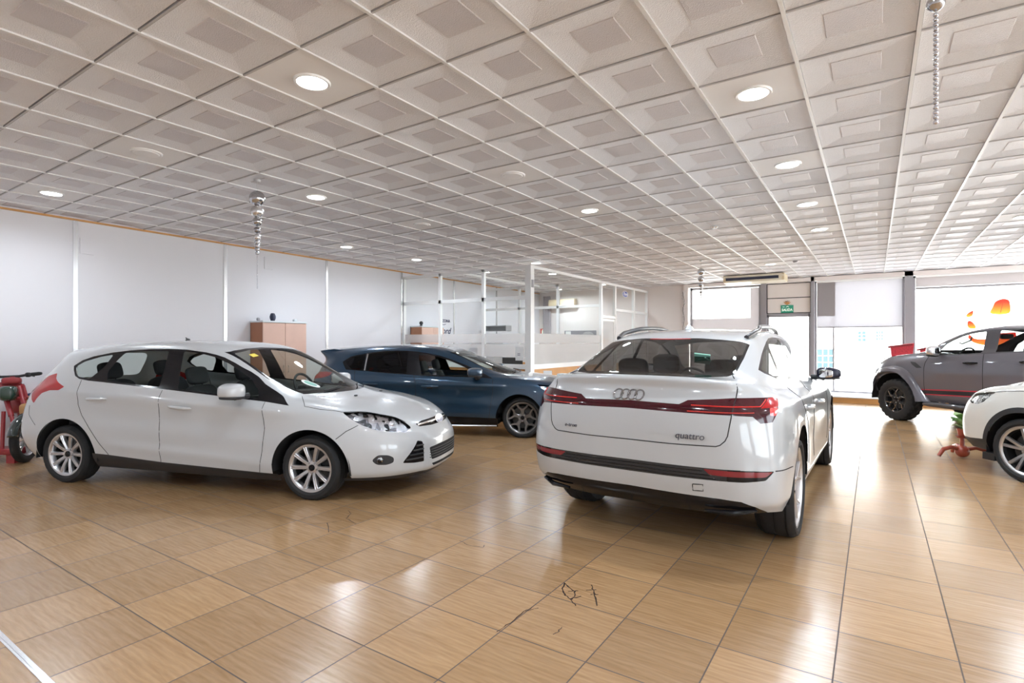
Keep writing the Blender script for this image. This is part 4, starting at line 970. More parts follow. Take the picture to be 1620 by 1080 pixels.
    for sg in (1, -1):
        items.append(([(sg*.597, 1.238), (sg*.63, 1.215), (sg*.668, 1.19), (sg*.677, 1.162)], 'rear', 1, False))
        items.append((D(120, [(-.805, .885, .641), (-.65, .93, .632), (-.50, .955, .622)]), ('dir', 120), sg, False))
        items.append(([(sg*.436, .537), (sg*.50, .541), (sg*.50, .497), (sg*.436, .493), (sg*.436, .537)], 'rear', 1, False) if sg < 0 else ([(0.0, .3), (0.0, .31)], 'rear', 1, False))
        for L in ([(.95, 1.13), (.98, .6), (1.1, .42)], [(2.36, 1.05), (2.36, .9), (2.32, .5), (2.25, .42)], [(.05, 1.18), (.15, .98), (.40, .82), (.55, .6), (.62, .44)]): items.append((L, 'side', sg, False))
    seams(c, body, items, .0038)
    # four-ring badge, script badges
    bm = BM()
    for k in range(4):
        yc = .098-.052*k; pts = [c.ray('rear', (yc+.033*math.cos(2*PI*i/28), 1.095+.033*math.sin(2*PI*i/28)), 1, .004) for i in range(29)]
        tube(bm, [q[0] for q in pts], .0058, 6, cap=False)
    obj('ring_badge', bm, M['ring_chrome'], root)
    for s_, yc, zc, sz, nm in (('e-tron', .455, .850, .040, 'model_script'), ('quattro', -.42, .850, .062, 'drive_script')):
        h = c.ray('rear', (yc, zc), 1, .006)
        text_mesh(nm, s_, sz, M['script_dark'], root, loc=h[0], rot=(PI/2, 0, -PI/2+(-.045 if yc > 0 else .045)), ext=.002, shear=.15, sx=1.0)
    # roof rails, shark fin, mirrors
    for sg in (1, -1):
        bm = BM(); pts = []; N = 24
        for i in range(N+1):
            x = .08+1.62*i/N; h = c.ray('top', (x, sg*(.545+.035*math.sin(PI*min(1, i/8)))), 1, 0)[0]
            pts.append(h+Vector((0, sg*.006, .038*min(1, i/3, (N-i)/3)+.004)))
        tube(bm, pts, [.020]*len(pts), 10); 
        obj('roof_rail', bm, M['rail'], root)
        mirror_part(root, (2.06, sg*.985, 1.135), (.09, .115, .064), (2.10, sg*.82, 1.09), M['black_gloss'] if 0 else M['mirror_dark'], sg)
        for q0, q1 in (((.42, .93), (.66, .925)), ((1.3, .90), (1.55, .895))): handle(root, q0, q1, .952, sg, W)
    bm = BM(); h = c.ray('top', (.42, .0), 1, 0)[0]
    rows = []
    for (t, hh, w) in ((-.13, .004, .006), (-.10, .030, .022), (-.02, .055, .026), (.02, .040, .026), (.10, .006, .02)):
        rows.append([bm.verts.new(h+Vector((-t*-1, 0, 0))+Vector(q)) for q in ((0, -w, -.004), (0, -w*.35, hh*.8), (0, 0, hh), (0, w*.35, hh*.8), (0, w, -.004))])
    for i in range(4):
        for k in range(4): bm.faces.new((rows[i][k], rows[i+1][k], rows[i+1][k+1], rows[i][k+1]))
    bmesh.ops.recalc_face_normals(bm, faces=bm.faces[:]); obj('shark_fin', bm, W, root)
    # tow recess strip and exhaust-like trim
    bm = BM()
    bm.free()
    for s_ in (1, -1):
        bm = BM(); tube(bm, [(-.84, s_*.79, .375), (-.93, s_*.66, .362), (-.97, s_*.50, .362)], [.012, .020, .012], 8); obj('diffuser_blade', bm, M['black_gloss'], root)
    for ax in (0, 2.94):
        for sg in (1, -1): wheel(root, ax, sg*.812, sg, .372, .265, .292, 'five_arm')
    for (cx, cz, rx, rz_) in A:
        for sg in (1, -1): liner(root, c, cx, cz, rx, rz_, .56, .94, sg, .36)
    underbody(root, -.45, 3.43, .80, .30, (0, 2.94), .50)
    cabin(root, -.2, 2.6, 2.1, .74, .32, .96, 1.02)
    for sy in (.38, -.38): seat(root, 1.30, sy, .44, .58, .50); seat(root, .40, sy, .46, .54, .62)
    steering(root, 1.86, .38, 1.00)
    bm = BM()                                                        # folded mint paper on the parcel shelf
    R_ = Matrix.Rotation(.25, 3, 'X')
    T_ = Matrix.Rotation(-1.05, 3, 'Y'); hh = c.ray('top', (-.42, -.335), 1, -.03)[0]
    box(bm, hh, (.010, .115, .150), T_ @ R_, bevel=.003); box(bm, hh-Vector((.012, .02, .012)), (.012, .07, .06), T_ @ Matrix.Rotation(-.5, 3, 'X'))
    obj('hanging_label', bm, M['mint'], root, smooth=False)
    return root
M['lamp_dark'] = pbr('lamp_dark_red', (.050, .003, .009), .12, coat=.5, spec=.4)
M['script_dark'] = pbr('script_dark', (.10, .10, .13), .3, metal=.5)
M['ring_chrome'] = pbr('ring_chrome', (.42, .43, .45), .12, metal=1.0)
M['rail'] = pbr('satin_rail', (.045, .045, .05), .3, metal=.3); M['mirror_dark'] = pbr('mirror_shell_dark', (.022, .022, .040), .25, spec=.3); M['mint'] = pbr('mint_paper', (.30, .62, .52), .6)

def grey_pickup():
    p, rz = FR['raptor']
    root = empty('pickup_truck', p, rz, 'grey double cab pickup with black and red side stripes in front of the shop window', 'truck')
    c = Car(RAPTOR, root, smooth=1)
    A = [(3.30, .37, .50, .52), (.0, .37, .50, .52)]
    for cx, cz, rx, rz_ in A: c.both('arch', arch_poly(cx, cz, rx, rz_, -.1), 'side')
    c.both('front_door', [(2.56, 1.30), (2.645, 1.24), (2.690, 1.10), (2.695, 1.03), (2.680, .71), (2.650, .45), (1.66, .44), (1.661, .70), (1.672, 1.04), (1.69, 1.33)], 'side', only=['body'])
    c.both('rear_door', [(1.69, 1.33), (1.672, 1.04), (1.661, .70), (1.66, .44), (.72, .46), (.62, .60), (.60, .90), (.70, 1.36)], 'side', only=['body'])
    trim = [(2.62, 1.262), (2.40, 1.238), (2.07, 1.254), (1.73, 1.278), (1.40, 1.300), (1.123, 1.318), (.90, 1.335), (.86, 1.36), (.90, 1.55), (.97, 1.660), (1.28, 1.690), (1.578, 1.680), (1.784, 1.664), (1.93, 1.650), (2.07, 1.622), (2.19, 1.582), (2.31, 1.530), (2.44, 1.455), (2.56, 1.365)]
    c.both('side_trim', trim, 'side')
    T = ['side_trim_L', 'side_trim_R']
    c.both('front_glass', rnd_poly([(2.54, 1.275), (2.38, 1.257), (2.07, 1.272), (1.738, 1.298), (1.79, 1.640), (1.93, 1.626), (2.055, 1.600), (2.17, 1.562), (2.29, 1.505), (2.41, 1.435)], .02), 'side', only=T)
    c.both('rear_glass', rnd_poly([(1.525, 1.312), (1.123, 1.337), (.91, 1.352), (.95, 1.54), (1.0, 1.640), (1.28, 1.668), (1.575, 1.656)], .02), 'side', only=T)
    c.cut('windscreen', [(-.62, 1.325), (0, 1.322), (.62, 1.325), (.66, 1.46), (.60, 1.64), (.3, 1.668), (0, 1.675), (-.3, 1.668), (-.60, 1.64), (-.66, 1.46)], 'front', extra=lambda q: 1.7 < q.x < 3.2 and q.z > 1.32)
    c.cut('rear_screen', rnd_poly([(-.58, 1.60), (.58, 1.60), (.64, 1.34), (-.64, 1.34)], .04), 'rear', extra=lambda q: .3 < q.x < .8)
    c.both('band', [(2.745, .633), (1.686, .685), (.6, .738), (.6, .632), (1.767, .575), (2.725, .534)], 'side', only=['body', 'front_door_L', 'front_door_R', 'rear_door_L', 'rear_door_R'])
    BB = ['band_L', 'band_R']
    c.both('stripe', [(2.745, .633), (1.686, .685), (.6, .738), (.6, .720), (1.686, .667), (2.743, .615)], 'side', only=BB); c.both('stripe', [(2.728, .552), (1.767, .593), (.6, .650), (.6, .632), (1.767, .575), (2.725, .534)], 'side', only=BB)
    c.both('vent', rnd_poly([(3.0, 1.118), (2.88, 1.105), (2.735, 1.012), (2.84, 1.004), (2.94, 1.06)], .015, 2), 'side', only=['body'])
    c.cut('grille', rnd_poly([(-.55, 1.06), (.55, 1.06), (.55, .80), (-.55, .80)], .05), 'front')
    c.both('headlight', rnd_poly(D(40, [(3.70, .86, 1.06), (3.95, .66, 1.04), (4.06, .56, 1.03), (4.10, .56, .90), (3.95, .76, .88), (3.78, .86, .93)]), .02), ('dir', 40))
    c.both('bumper', D(40, [(3.70, .90, .74), (3.95, .77, .76), (4.15, .0, .76), (4.15, -.3, .76), (4.15, -.3, .3), (3.70, .9, .3)]), ('dir', 40))
    c.cut('tonneau', [(-1.05, -.76), (.36, -.76), (.36, .76), (-1.05, .76)], 'top', extra=lambda q: q.x < .45)
    hood = [(2.66, .68), (2.76, .775), (3.02, .80), (3.34, .795), (3.70, .70), (3.86, .5), (3.90, 0)]
    c.cut('bonnet', hood+[(x, -y) for x, y in hood[::-1][1:]], 'top', only=['body'], extra=lambda q: q.x > 2.65)
    c.split(); P = M['grey_paint']
    body = c.part('body', 'body', P); lr(c, 'front_door', 'front_door', P); lr(c, 'rear_door', 'rear_door', P); c.part('bonnet', 'bonnet', P)
    lr(c, 'side_trim', 'window_trim', M['grey_dark']); lr(c, 'front_glass', 'front_door_window', M['clear_glass']); lr(c, 'rear_glass', 'rear_door_window', M['tint_glass']); c.part('windscreen', 'windscreen', M['clear_glass']); c.part('rear_screen', 'back_window', M['tint_glass'])
    lr(c, 'band', 'side_band', M['black_plastic']); lr(c, 'stripe', 'side_stripe', M['stripe_red']); lr(c, 'vent', 'wing_vent', M['black_plastic'])
    c.part('grille', 'grille', M['black_plastic'])
    for s_, o_ in zip(('_L', '_R'), lr(c, 'headlight', 'headlight', M['lens'])): c.part('headlight'+s_, 'reflector', M['black_gloss'], o_, -.02)
    lr(c, 'bumper', 'front_bumper', M['black_plastic']); c.part('tonneau', 'bed_cover', M['black_plastic'])
    items = []
    for sg in (1, -1):
        for L in ([(2.60, 1.262), (2.645, 1.23), (2.690, 1.10), (2.695, 1.03), (2.680, .71), (2.650, .45)], [(1.69, 1.28), (1.672, 1.04), (1.661, .70), (1.66, .44)], [(.70, 1.34), (.60, .90), (.62, .60), (.72, .46)], [(.45, 1.25), (.45, .52)]): items.append((L, 'side', sg, False))
        items.append(([(x, y*sg) for x, y in hood[1:6]], 'top', 1, False))
    seams(c, body, items, .005)
    # wide wheel-arch flares
    for ax, sx in ((3.30, 1), (0.0, 1)):
        for sg in (1, -1):
            inn = [(3.795, .60), (3.78, .70), (3.72, .79), (3.62, .855), (3.50, .892), (3.379, .905), (3.26, .905), (3.172, .888), (3.09, .842), (3.016, .780), (2.93, .70), (2.86, .605), (2.815, .49), (2.800, .40)]
            out = [(3.84, .66), (3.80, .80), (3.73, .885), (3.63, .955), (3.50, 1.000), (3.379, 1.022), (3.25, 1.022), (3.14, 1.005), (3.04, .970), (2.95, .910), (2.86, .82), (2.74, .64), (2.64, .50), (2.585, .425)]
            if ax == 0: inn = [(x-3.30, z) for x, z in inn]; out = [(x-3.30, z) for x, z in out]
            bm = BM(); rows = []
            yo = lambda x: (.925 if x < 3.55 else .925-.35*(x-3.55)) if ax else .93
            for (ix, iz), (ox, oz) in zip(inn, out):
                yb = yo(ox); yi = yo(ix)
                q = [(ox, yb-.03, oz), (ox+(ix-ox)*.10, yb+.035, oz+(iz-oz)*.10), (ox+(ix-ox)*.45, yb+.066, oz+(iz-oz)*.45), (ox+(ix-ox)*.92, yi+.080, oz+(iz-oz)*.92), (ix, yi+.066, iz), (ix, yi-.06, iz)]
                rows.append([bm.verts.new((a, b*sg, d)) for a, b, d in q])
            for i in range(len(rows)-1):
                for k in range(5): bm.faces.new((rows[i][k], rows[i+1][k], rows[i+1][k+1], rows[i][k+1]))
            bmesh.ops.recalc_face_normals(bm, faces=bm.faces[:])
            obj('wheel_arch_flare', bm, P, root, ang=50)
            liner(root, c, 3.30 if ax else 0.0, .37, .50, .52, .50, .93, sg, .37)
    for sg in (1, -1):
        bm = BM(); tube(bm, [(.62, sg*.93, .375), (.75, sg*.96, .385), (2.55, sg*.96, .385), (2.68, sg*.93, .375)], [.03, .045, .045, .03], 10); 
        for x in (.9, 1.7, 2.4): tube(bm, [(x, sg*.96, .385), (x, sg*.75, .45)], .02, 6)
        obj('side_step', bm, M['grey_dark'], root)
        mirror_part(root, (2.42, sg*1.035, 1.315), (.075, .105, .095), (2.46, sg*.84, 1.27), M['mirror_silver'], sg)
        for q0, q1 in (((1.76, 1.132), (2.0, 1.124)), ((.92, 1.172), (1.14, 1.17))): handle(root, q0, q1, .905, sg, M['black_gloss'], .02)
        for x in (-.55, .35):
            bm = BM(); box2(bm, (x-.16, sg*.60-.08, .42), (x-.13, sg*.60+.08, .55)); bm.free()
        bm = BM(); box2(bm, (-.62, sg*.80-.12, .32), (-.60, sg*.80+.12, .62)); obj('mud_flap', bm, M['black_plastic'], root, smooth=False)
    # sports bar hoop behind the cab
    bm = BM(); tube(bm, [(.34, -.72, 1.20), (.30, -.68, 1.50), (.30, -.5, 1.62), (.30, .5, 1.62), (.30, .68, 1.50), (.34, .72, 1.20)], .035, 10); obj('sports_bar', bm, M['black_plastic'], root)
    bm = BM(); box2(bm, (4.06, -.55, .50), (4.20, .55, .68), bevel=.03); box2(bm, (4.0, -.62, .40), (4.10, .62, .52), bevel=.02); obj('bull_bar', bm, M['black_plastic'], root)
    for ax, st in ((3.29, 0), (0, 0)):
        for sg in (1, -1): wheel(root, ax, sg*.80, sg, .392, .27, .235, 'six_black', st)
    underbody(root, -1.1, 3.9, .70, .44, (0, 3.29), .52)
    cabin(root, .65, 2.80, 2.60, .74, .50, 1.14, 1.22)
    for sy in (.38, -.38): seat(root, 1.75, sy, .60, .56, .50); seat(root, 1.0, sy, .62, .54, .62, lean=.15)
    steering(root, 2.42, .38, 1.21, .5)
    bm = BM(); sq(bm, (2.02, 0, 1.565), (.02, .13, .045), .5, .5); obj('inside_mirror', bm, M['cabin'], root)
    bm = BM(); tube(bm, [(2.14, .56, 1.56), (2.16, .56, 1.50), (2.28, .59, 1.44), (2.32, .60, 1.46)], .014, 6); obj('grab_handle', bm, M['cabin_grey'], root)
    return root
M['grey_dark'] = pbr('grey_trim', (.055, .053, .062), .35, coat=.5); M['stripe_red'] = pbr('stripe_red', (.55, .03, .06), .4); M['mirror_silver'] = pbr('mirror_chrome', (.75, .75, .78), .12, metal=.8)

def cream_suv():
    p, rz = FR['suv']
    root = empty('car', p, rz, 'cream white crossover with black arch cladding and two-tone wheel beside the grey pickup', 'car')
    c = Car(SUV, root)
    A = [(2.66, .325, .435, .462), (0, .325, .435, .462)]
    B = [(2.66, .325, .385, .405), (0, .325, .385, .405)]
    for k_, (cx, cz, rx, rz_) in enumerate(A): c.both('cladding%d' % k_, arch_poly(cx, cz, rx, rz_, -.1), 'side')
    for cx, cz, rx, rz_ in B: c.both('arch', arch_poly(cx, cz, rx, rz_, -.1), 'side')
    c.both('sill', [(.40, .42), (2.25, .40), (2.25, 0), (.40, 0)], 'side', only=['body'])
    c.both('chin', D(50, [(3.05, .87, .392), (3.30, .80, .368), (3.60, .45, .36), (3.66, 0, .36), (3.66, -.2, .36), (3.66, -.2, 0), (3.05, .87, 0)]), ('dir', 50), only=['body', 'cladding0_L', 'cladding0_R'], extra=lambda q: q.x > 3.05)
    hl = [(2.965, .832, .920), (3.06, .81, .915), (3.18, .775, .895), (3.34, .64, .86), (3.38, .62, .80), (3.26, .76, .765), (3.173, .835, .768), (3.09, .855, .800)]
    c.both('headlight', rnd_poly(D(60, hl), .012, 2), ('dir', 60))
    c.cut('grille', rnd_poly([(-.45, .80), (.45, .80), (.38, .55), (-.38, .55)], .05), 'front')
    trim = [(-.2, 1.25), (.3, 1.20), (1.4, 1.17), (2.1, 1.13), (2.2, 1.12), (1.9, 1.30), (1.6, 1.43), (1.3, 1.52), (.9, 1.54), (.4, 1.52), (.0, 1.42)]
    c.both('side_trim', trim, 'side'); c.both('side_glass', [(-.12, 1.26), (.3, 1.215), (1.4, 1.185), (2.1, 1.147), (1.86, 1.30), (1.58, 1.415), (1.3, 1.50), (.9, 1.52), (.4, 1.50), (.03, 1.41)], 'side', only=['side_trim_L', 'side_trim_R'])
    c.cut('windscreen', [(-.57, 1.12), (.57, 1.12), (.60, 1.24), (.54, 1.46), (0, 1.51), (-.54, 1.46), (-.60, 1.24)], 'front', extra=lambda q: 1.0 < q.x < 2.7 and q.z > 1.11)
    hood = [(2.42, .60), (2.55, .70), (2.698, .812), (2.918, .80), (3.10, .74), (3.28, .55), (3.36, .3), (3.38, 0)]
    c.cut('bonnet', hood+[(x, -y) for x, y in hood[::-1][1:]], 'top', only=['body'], extra=lambda q: q.x > 2.4)
    c.both('front_door', [(2.14, 1.12), (2.17, .8), (2.12, .42), (1.0, .42), (1.0, 1.17)], 'side', only=['body']); c.both('rear_door', [(1.0, 1.17), (1.0, .42), (.5, .42), (.35, .70), (.1, .9), (.1, 1.2)], 'side', only=['body'])
    c.split(); W = M['cream_paint']
    body = c.part('body', 'body', W); c.part('bonnet', 'bonnet', W); lr(c, 'front_door', 'front_door', W); lr(c, 'rear_door', 'rear_door', W)
    lr(c, 'cladding0', 'arch_cladding', M['black_plastic']); lr(c, 'cladding1', 'arch_cladding', M['black_plastic']); lr(c, 'sill', 'sill', M['black_plastic']); lr(c, 'chin', 'chin_spoiler', M['black_plastic'])
    for s_, o_ in zip(('_L', '_R'), lr(c, 'headlight', 'headlight', M['lens'])): c.part('headlight'+s_, 'reflector', M['facet'], o_, -.02)
    c.part('grille', 'grille', M['black_gloss']); lr(c, 'side_trim', 'window_trim', M['black_gloss']); lr(c, 'side_glass', 'side_window', M['tint_glass']); c.part('windscreen', 'windscreen', M['screen_glass'])
    items = []
    for sg in (1, -1):
        items.append(([(2.45, .955), (2.698, .955), (2.85, .942), (2.968, .920)], 'side', sg, False)); items.append(([(2.17, 1.1), (2.17, .8), (2.12, .42)], 'side', sg, False)); items.append(([(1.0, 1.17), (1.0, .42)], 'side', sg, False))
    seams(c, body, items, .004)
    for ax in (0, 2.66):
        for sg in (1, -1): wheel(root, ax, sg*.775, sg, .338, .21, .252, 'five_double')
    for (cx, cz, rx, rz_) in B:
        for sg in (1, -1):
            liner(root, c, cx, cz, rx, rz_, .50, .862, sg)
    for sg in (1, -1):
        bm = BM(); box2(bm, (2.97, sg*.80-.06, .165), (3.10, sg*.80+.06, .245)); obj('air_deflector', bm, M['black_plastic'], root, smooth=False)
        mirror_part(root, (1.95, sg*1.0, 1.17), (.09, .12, .08), (1.98, sg*.80, 1.10), W, sg)
        for q0, q1 in (((.42, .93), (.66, .925)), ((1.2, .90), (1.45, .895))): handle(root, q0, q1, .885, sg, W)
    underbody(root, -.45, 3.09, .74, .22, (0, 2.66), .43)
    cabin(root, -.1, 2.4, 1.9, .68, .30, .95, 1.05)
    for sy in (.36, -.36): seat(root, 1.15, sy, .44, .58, .50); seat(root, .35, sy, .46, .54, .60)
    steering(root, 1.66, .36, 1.02)
    return root
# ------------------------------------------------------------------ room materials
H = 3.225
def coord_mat(name): 
    m, nt, out = new_mat(name); b = nt.nodes.new('ShaderNodeBsdfPrincipled'); nt.links.new(b.outputs[0], out.inputs[0])
    return m, nt, b
def N(nt, t, **kw):
    n = nt.nodes.new(t)
    for k, v in kw.items():
        if k in n.inputs: n.inputs[k].default_value = v
        else: setattr(n, k, v)
    return n
def floor_material():
    """glossy wood-look ceramic tiles, dark joints"""
    m, nt, b = coord_mat('wood_look_tiles'); L = nt.links.new
    tc = N(nt, 'ShaderNodeTexCoord'); sep = N(nt, 'ShaderNodeSeparateXYZ'); L(tc.outputs['Object'], sep.inputs[0])
    T = FT
    def frac(sock, o):
        a = N(nt, 'ShaderNodeMath', operation='ADD'); a.inputs[1].default_value = -o; L(sock, a.inputs[0])
        d = N(nt, 'ShaderNodeMath', operation='DIVIDE'); d.inputs[1].default_value = T; L(a.outputs[0], d.inputs[0])
        f = N(nt, 'ShaderNodeMath', operation='FRACT'); L(d.outputs[0], f.inputs[0]); fl = N(nt, 'ShaderNodeMath', operation='FLOOR'); L(d.outputs[0], fl.inputs[0])
        s = N(nt, 'ShaderNodeMath', operation='SUBTRACT'); s.inputs[1].default_value = .5; L(f.outputs[0], s.inputs[0])
        ab = N(nt, 'ShaderNodeMath', operation='ABSOLUTE'); L(s.outputs[0], ab.inputs[0]); return ab.outputs[0], fl.outputs[0]
    ax, ix = frac(sep.outputs[0], FX0); ay, iy = frac(sep.outputs[1], FY0)
    mx = N(nt, 'ShaderNodeMath', operation='MAXIMUM'); L(ax, mx.inputs[0]); L(ay, mx.inputs[1])
    gr = N(nt, 'ShaderNodeMath', operation='GREATER_THAN'); gr.inputs[1].default_value = .5-.0066/T*.5; L(mx.outputs[0], gr.inputs[0])
    cid = N(nt, 'ShaderNodeCombineXYZ'); L(ix, cid.inputs[0]); L(iy, cid.inputs[1])
    wn = N(nt, 'ShaderNodeTexWhiteNoise', noise_dimensions='3D'); L(cid.outputs[0], wn.inputs['Vector'])
    off = N(nt, 'ShaderNodeVectorMath', operation='SCALE'); off.inputs['Scale'].default_value = 13.0; L(wn.outputs['Color'], off.inputs[0])
    add = N(nt, 'ShaderNodeVectorMath', operation='ADD'); L(tc.outputs['Object'], add.inputs[0]); L(off.outputs[0], add.inputs[1])
    mp = N(nt, 'ShaderNodeMapping'); mp.inputs['Scale'].default_value = (1.6, 16.0, 1.0); L(add.outputs[0], mp.inputs['Vector'])
    n1 = N(nt, 'ShaderNodeTexNoise', Scale=2.2, Detail=7.0, Roughness=.62, Distortion=.6); L(mp.outputs[0], n1.inputs['Vector'])
    mp2 = N(nt, 'ShaderNodeMapping'); mp2.inputs['Scale'].default_value = (1.0, 3.5, 1.0); L(add.outputs[0], mp2.inputs['Vector'])
    wv = N(nt, 'ShaderNodeTexWave', wave_type='BANDS', bands_direction='Y'); wv.inputs['Scale'].default_value = 3.0; wv.inputs['Distortion'].default_value = 7.0; wv.inputs['Detail'].default_value = 3.0; wv.inputs['Detail Scale'].default_value = 1.6
    L(mp2.outputs[0], wv.inputs['Vector'])
    r1 = N(nt, 'ShaderNodeValToRGB'); e = r1.color_ramp.elements
    e[0].position = .12; e[0].color = (.335, .205, .112, 1); e[1].position = .92; e[1].color = (.545, .375, .232, 1)
    k = r1.color_ramp.elements.new(.52); k.color = (.455, .298, .174, 1)
    L(n1.outputs['Fac'], r1.inputs['Fac'])
    mw = N(nt, 'ShaderNodeMix', data_type='RGBA', blend_type='MULTIPLY'); mw.inputs['Factor'].default_value = .10; L(r1.outputs['Color'], mw.inputs['A']); L(wv.outputs['Color'], mw.inputs['B'])
    hsv = N(nt, 'ShaderNodeHueSaturation'); mr = N(nt, 'ShaderNodeMapRange'); mr.inputs['To Min'].default_value = .86; mr.inputs['To Max'].default_value = 1.10
    L(wn.outputs['Value'], mr.inputs['Value']); hsv.inputs['Saturation'].default_value = 1.12; L(mr.outputs[0], hsv.inputs['Value']); L(mw.outputs['Result'], hsv.inputs['Color'])
    mj = N(nt, 'ShaderNodeMix', data_type='RGBA'); mj.inputs['B'].default_value = (.085, .055, .038, 1); L(gr.outputs[0], mj.inputs['Factor']); L(hsv.outputs[0], mj.inputs['A'])
    L(mj.outputs['Result'], b.inputs['Base Color'])
    rr = N(nt, 'ShaderNodeMapRange'); rr.inputs['To Min'].default_value = .18; rr.inputs['To Max'].default_value = .27; L(n1.outputs['Fac'], rr.inputs['Value'])
    ra = N(nt, 'ShaderNodeMath', operation='ADD'); L(rr.outputs[0], ra.inputs[0]); g4 = N(nt, 'ShaderNodeMath', operation='MULTIPLY'); g4.inputs[1].default_value = .5; L(gr.outputs[0], g4.inputs[0]); L(g4.outputs[0], ra.inputs[1])
    L(ra.outputs[0], b.inputs['Roughness']); b.inputs['Specular IOR Level'].default_value = .9
    iv = N(nt, 'ShaderNodeMath', operation='SUBTRACT'); iv.inputs[0].default_value = 1.0; L(gr.outputs[0], iv.inputs[1])
    bp = N(nt, 'ShaderNodeBump'); bp.inputs['Strength'].default_value = .35; bp.inputs['Distance'].default_value = .003; L(iv.outputs[0], bp.inputs['Height']); L(bp.outputs[0], b.inputs['Normal'])
    return m
FT, FX0, FY0 = .474, -.15, 1.302
M['floor'] = floor_material()
M['ceil_tile'] = pbr('ceiling_tile', (.82, .815, .84), .85, bump=.6, bscale=130, var=.04, vscale=3)
M['ceil_centre'] = pbr('ceiling_tile_centre', (.66, .625, .64), .42, spec=.9, bump=.5, bscale=150, var=.08, vscale=4)
M['ceil_plain'] = pbr('ceiling_tile_plain', (.86, .85, .85), .7)
M['ceil_bar'] = pbr('ceiling_bar', (.80, .79, .78), .32)
M['ceil_bar_shaded'] = pbr('ceiling_cross_bar_shaded', (.52, .50, .50), .5)  # cross bars greyer: the shade on their sides is put into the colour
M['ceil_void'] = pbr('ceiling_shadow_gap', (.10, .09, .09), .9)
M['wall_white'] = pbr('wall_white', (.76, .745, .775), .55, var=.02, vscale=.6)
M['wall_cream'] = pbr('wall_cream', (.82, .76, .73), .7)
M['orange_trim'] = pbr('orange_wood', (.62, .31, .10), .5, var=.15, vscale=5)
M['white_metal'] = pbr('white_metal', (.88, .88, .87), .3, coat=.3)
M['alu'] = pbr('aluminium', (.72, .72, .73), .25, metal=.85)
M['grey_frame'] = pbr('grey_frame', (.34, .33, .35), .4, metal=.3)
M['pane'] = glass('shop_pane', (.97, .98, .98), .06)
M['pane_clear'] = glass('office_pane', (.97, .98, .975), .07)
M['pane_frost'] = glass('office_pane_frosted', (.9, .9, .9), .05, frost=.62, fcol=(.86, .84, .82))
M['blind'] = glass('roller_blind_cloth', (.8, .8, .82), .01, frost=.93, fcol=(.56, .55, .57))
M['blind_dense'] = glass('roller_blind_dense', (.6, .6, .6), .01, frost=.97, fcol=(.52, .49, .49))
M['cab_side'] = pbr('cabinet_side', (.40, .17, .09), .5, var=.10)
M['cab_front'] = pbr('cabinet_front', (.70, .46, .37), .5, var=.05)
M['cab_top'] = pbr('cabinet_top', (.70, .74, .76), .4)
M['black'] = pbr('black_item', (.02, .02, .022), .45)
M['navy'] = pbr('navy_item', (.03, .035, .07), .5)
M['sign_green'] = pbr('sign_green', (.02, .22, .14), .45, emit=(.02, .25, .15), estr=.25)
M['sign_white'] = pbr('sign_white', (.85, .88, .82), .45, emit=(.9, 1, .85), estr=.4)
M['sign_red'] = pbr('sign_red', (.70, .07, .05), .5)
M['ink'] = pbr('ink', (.03, .035, .09), .6)
M['paper'] = pbr('paper', (.85, .85, .84), .7)
M['beige'] = pbr('beige_plastic', (.74, .62, .42), .45)
M['cream_plastic'] = pbr('cream_plastic', (.86, .80, .66), .4)
M['red_metal'] = pbr('red_metal', (.30, .022, .028), .35, coat=.4, var=.1)
M['red_box'] = pbr('red_gift_box', (.62, .05, .07), .4, var=.45, vscale=28)
M['bulb_light'] = pbr('lamp_diffuser', (1, 1, 1), .5, emit=(1.0, .985, .97), estr=14.0)
M['bead'] = pbr('mirror_bead', (.55, .55, .57), .12, metal=1.0)
M['bead_dark'] = pbr('smoked_bead', (.40, .39, .40), .14, metal=1.0)
M['crystal'] = pbr('crystal_bead', (.62, .63, .68), .06, spec=1.0, metal=.9)
M['wire'] = pbr('wire', (.55, .55, .56), .4)

def structure(o): o['kind'] = 'structure'; return o
def wall_x(y):                                       # long white wall, very slightly out of square
    return -9.45-.0392*(y-3.0)
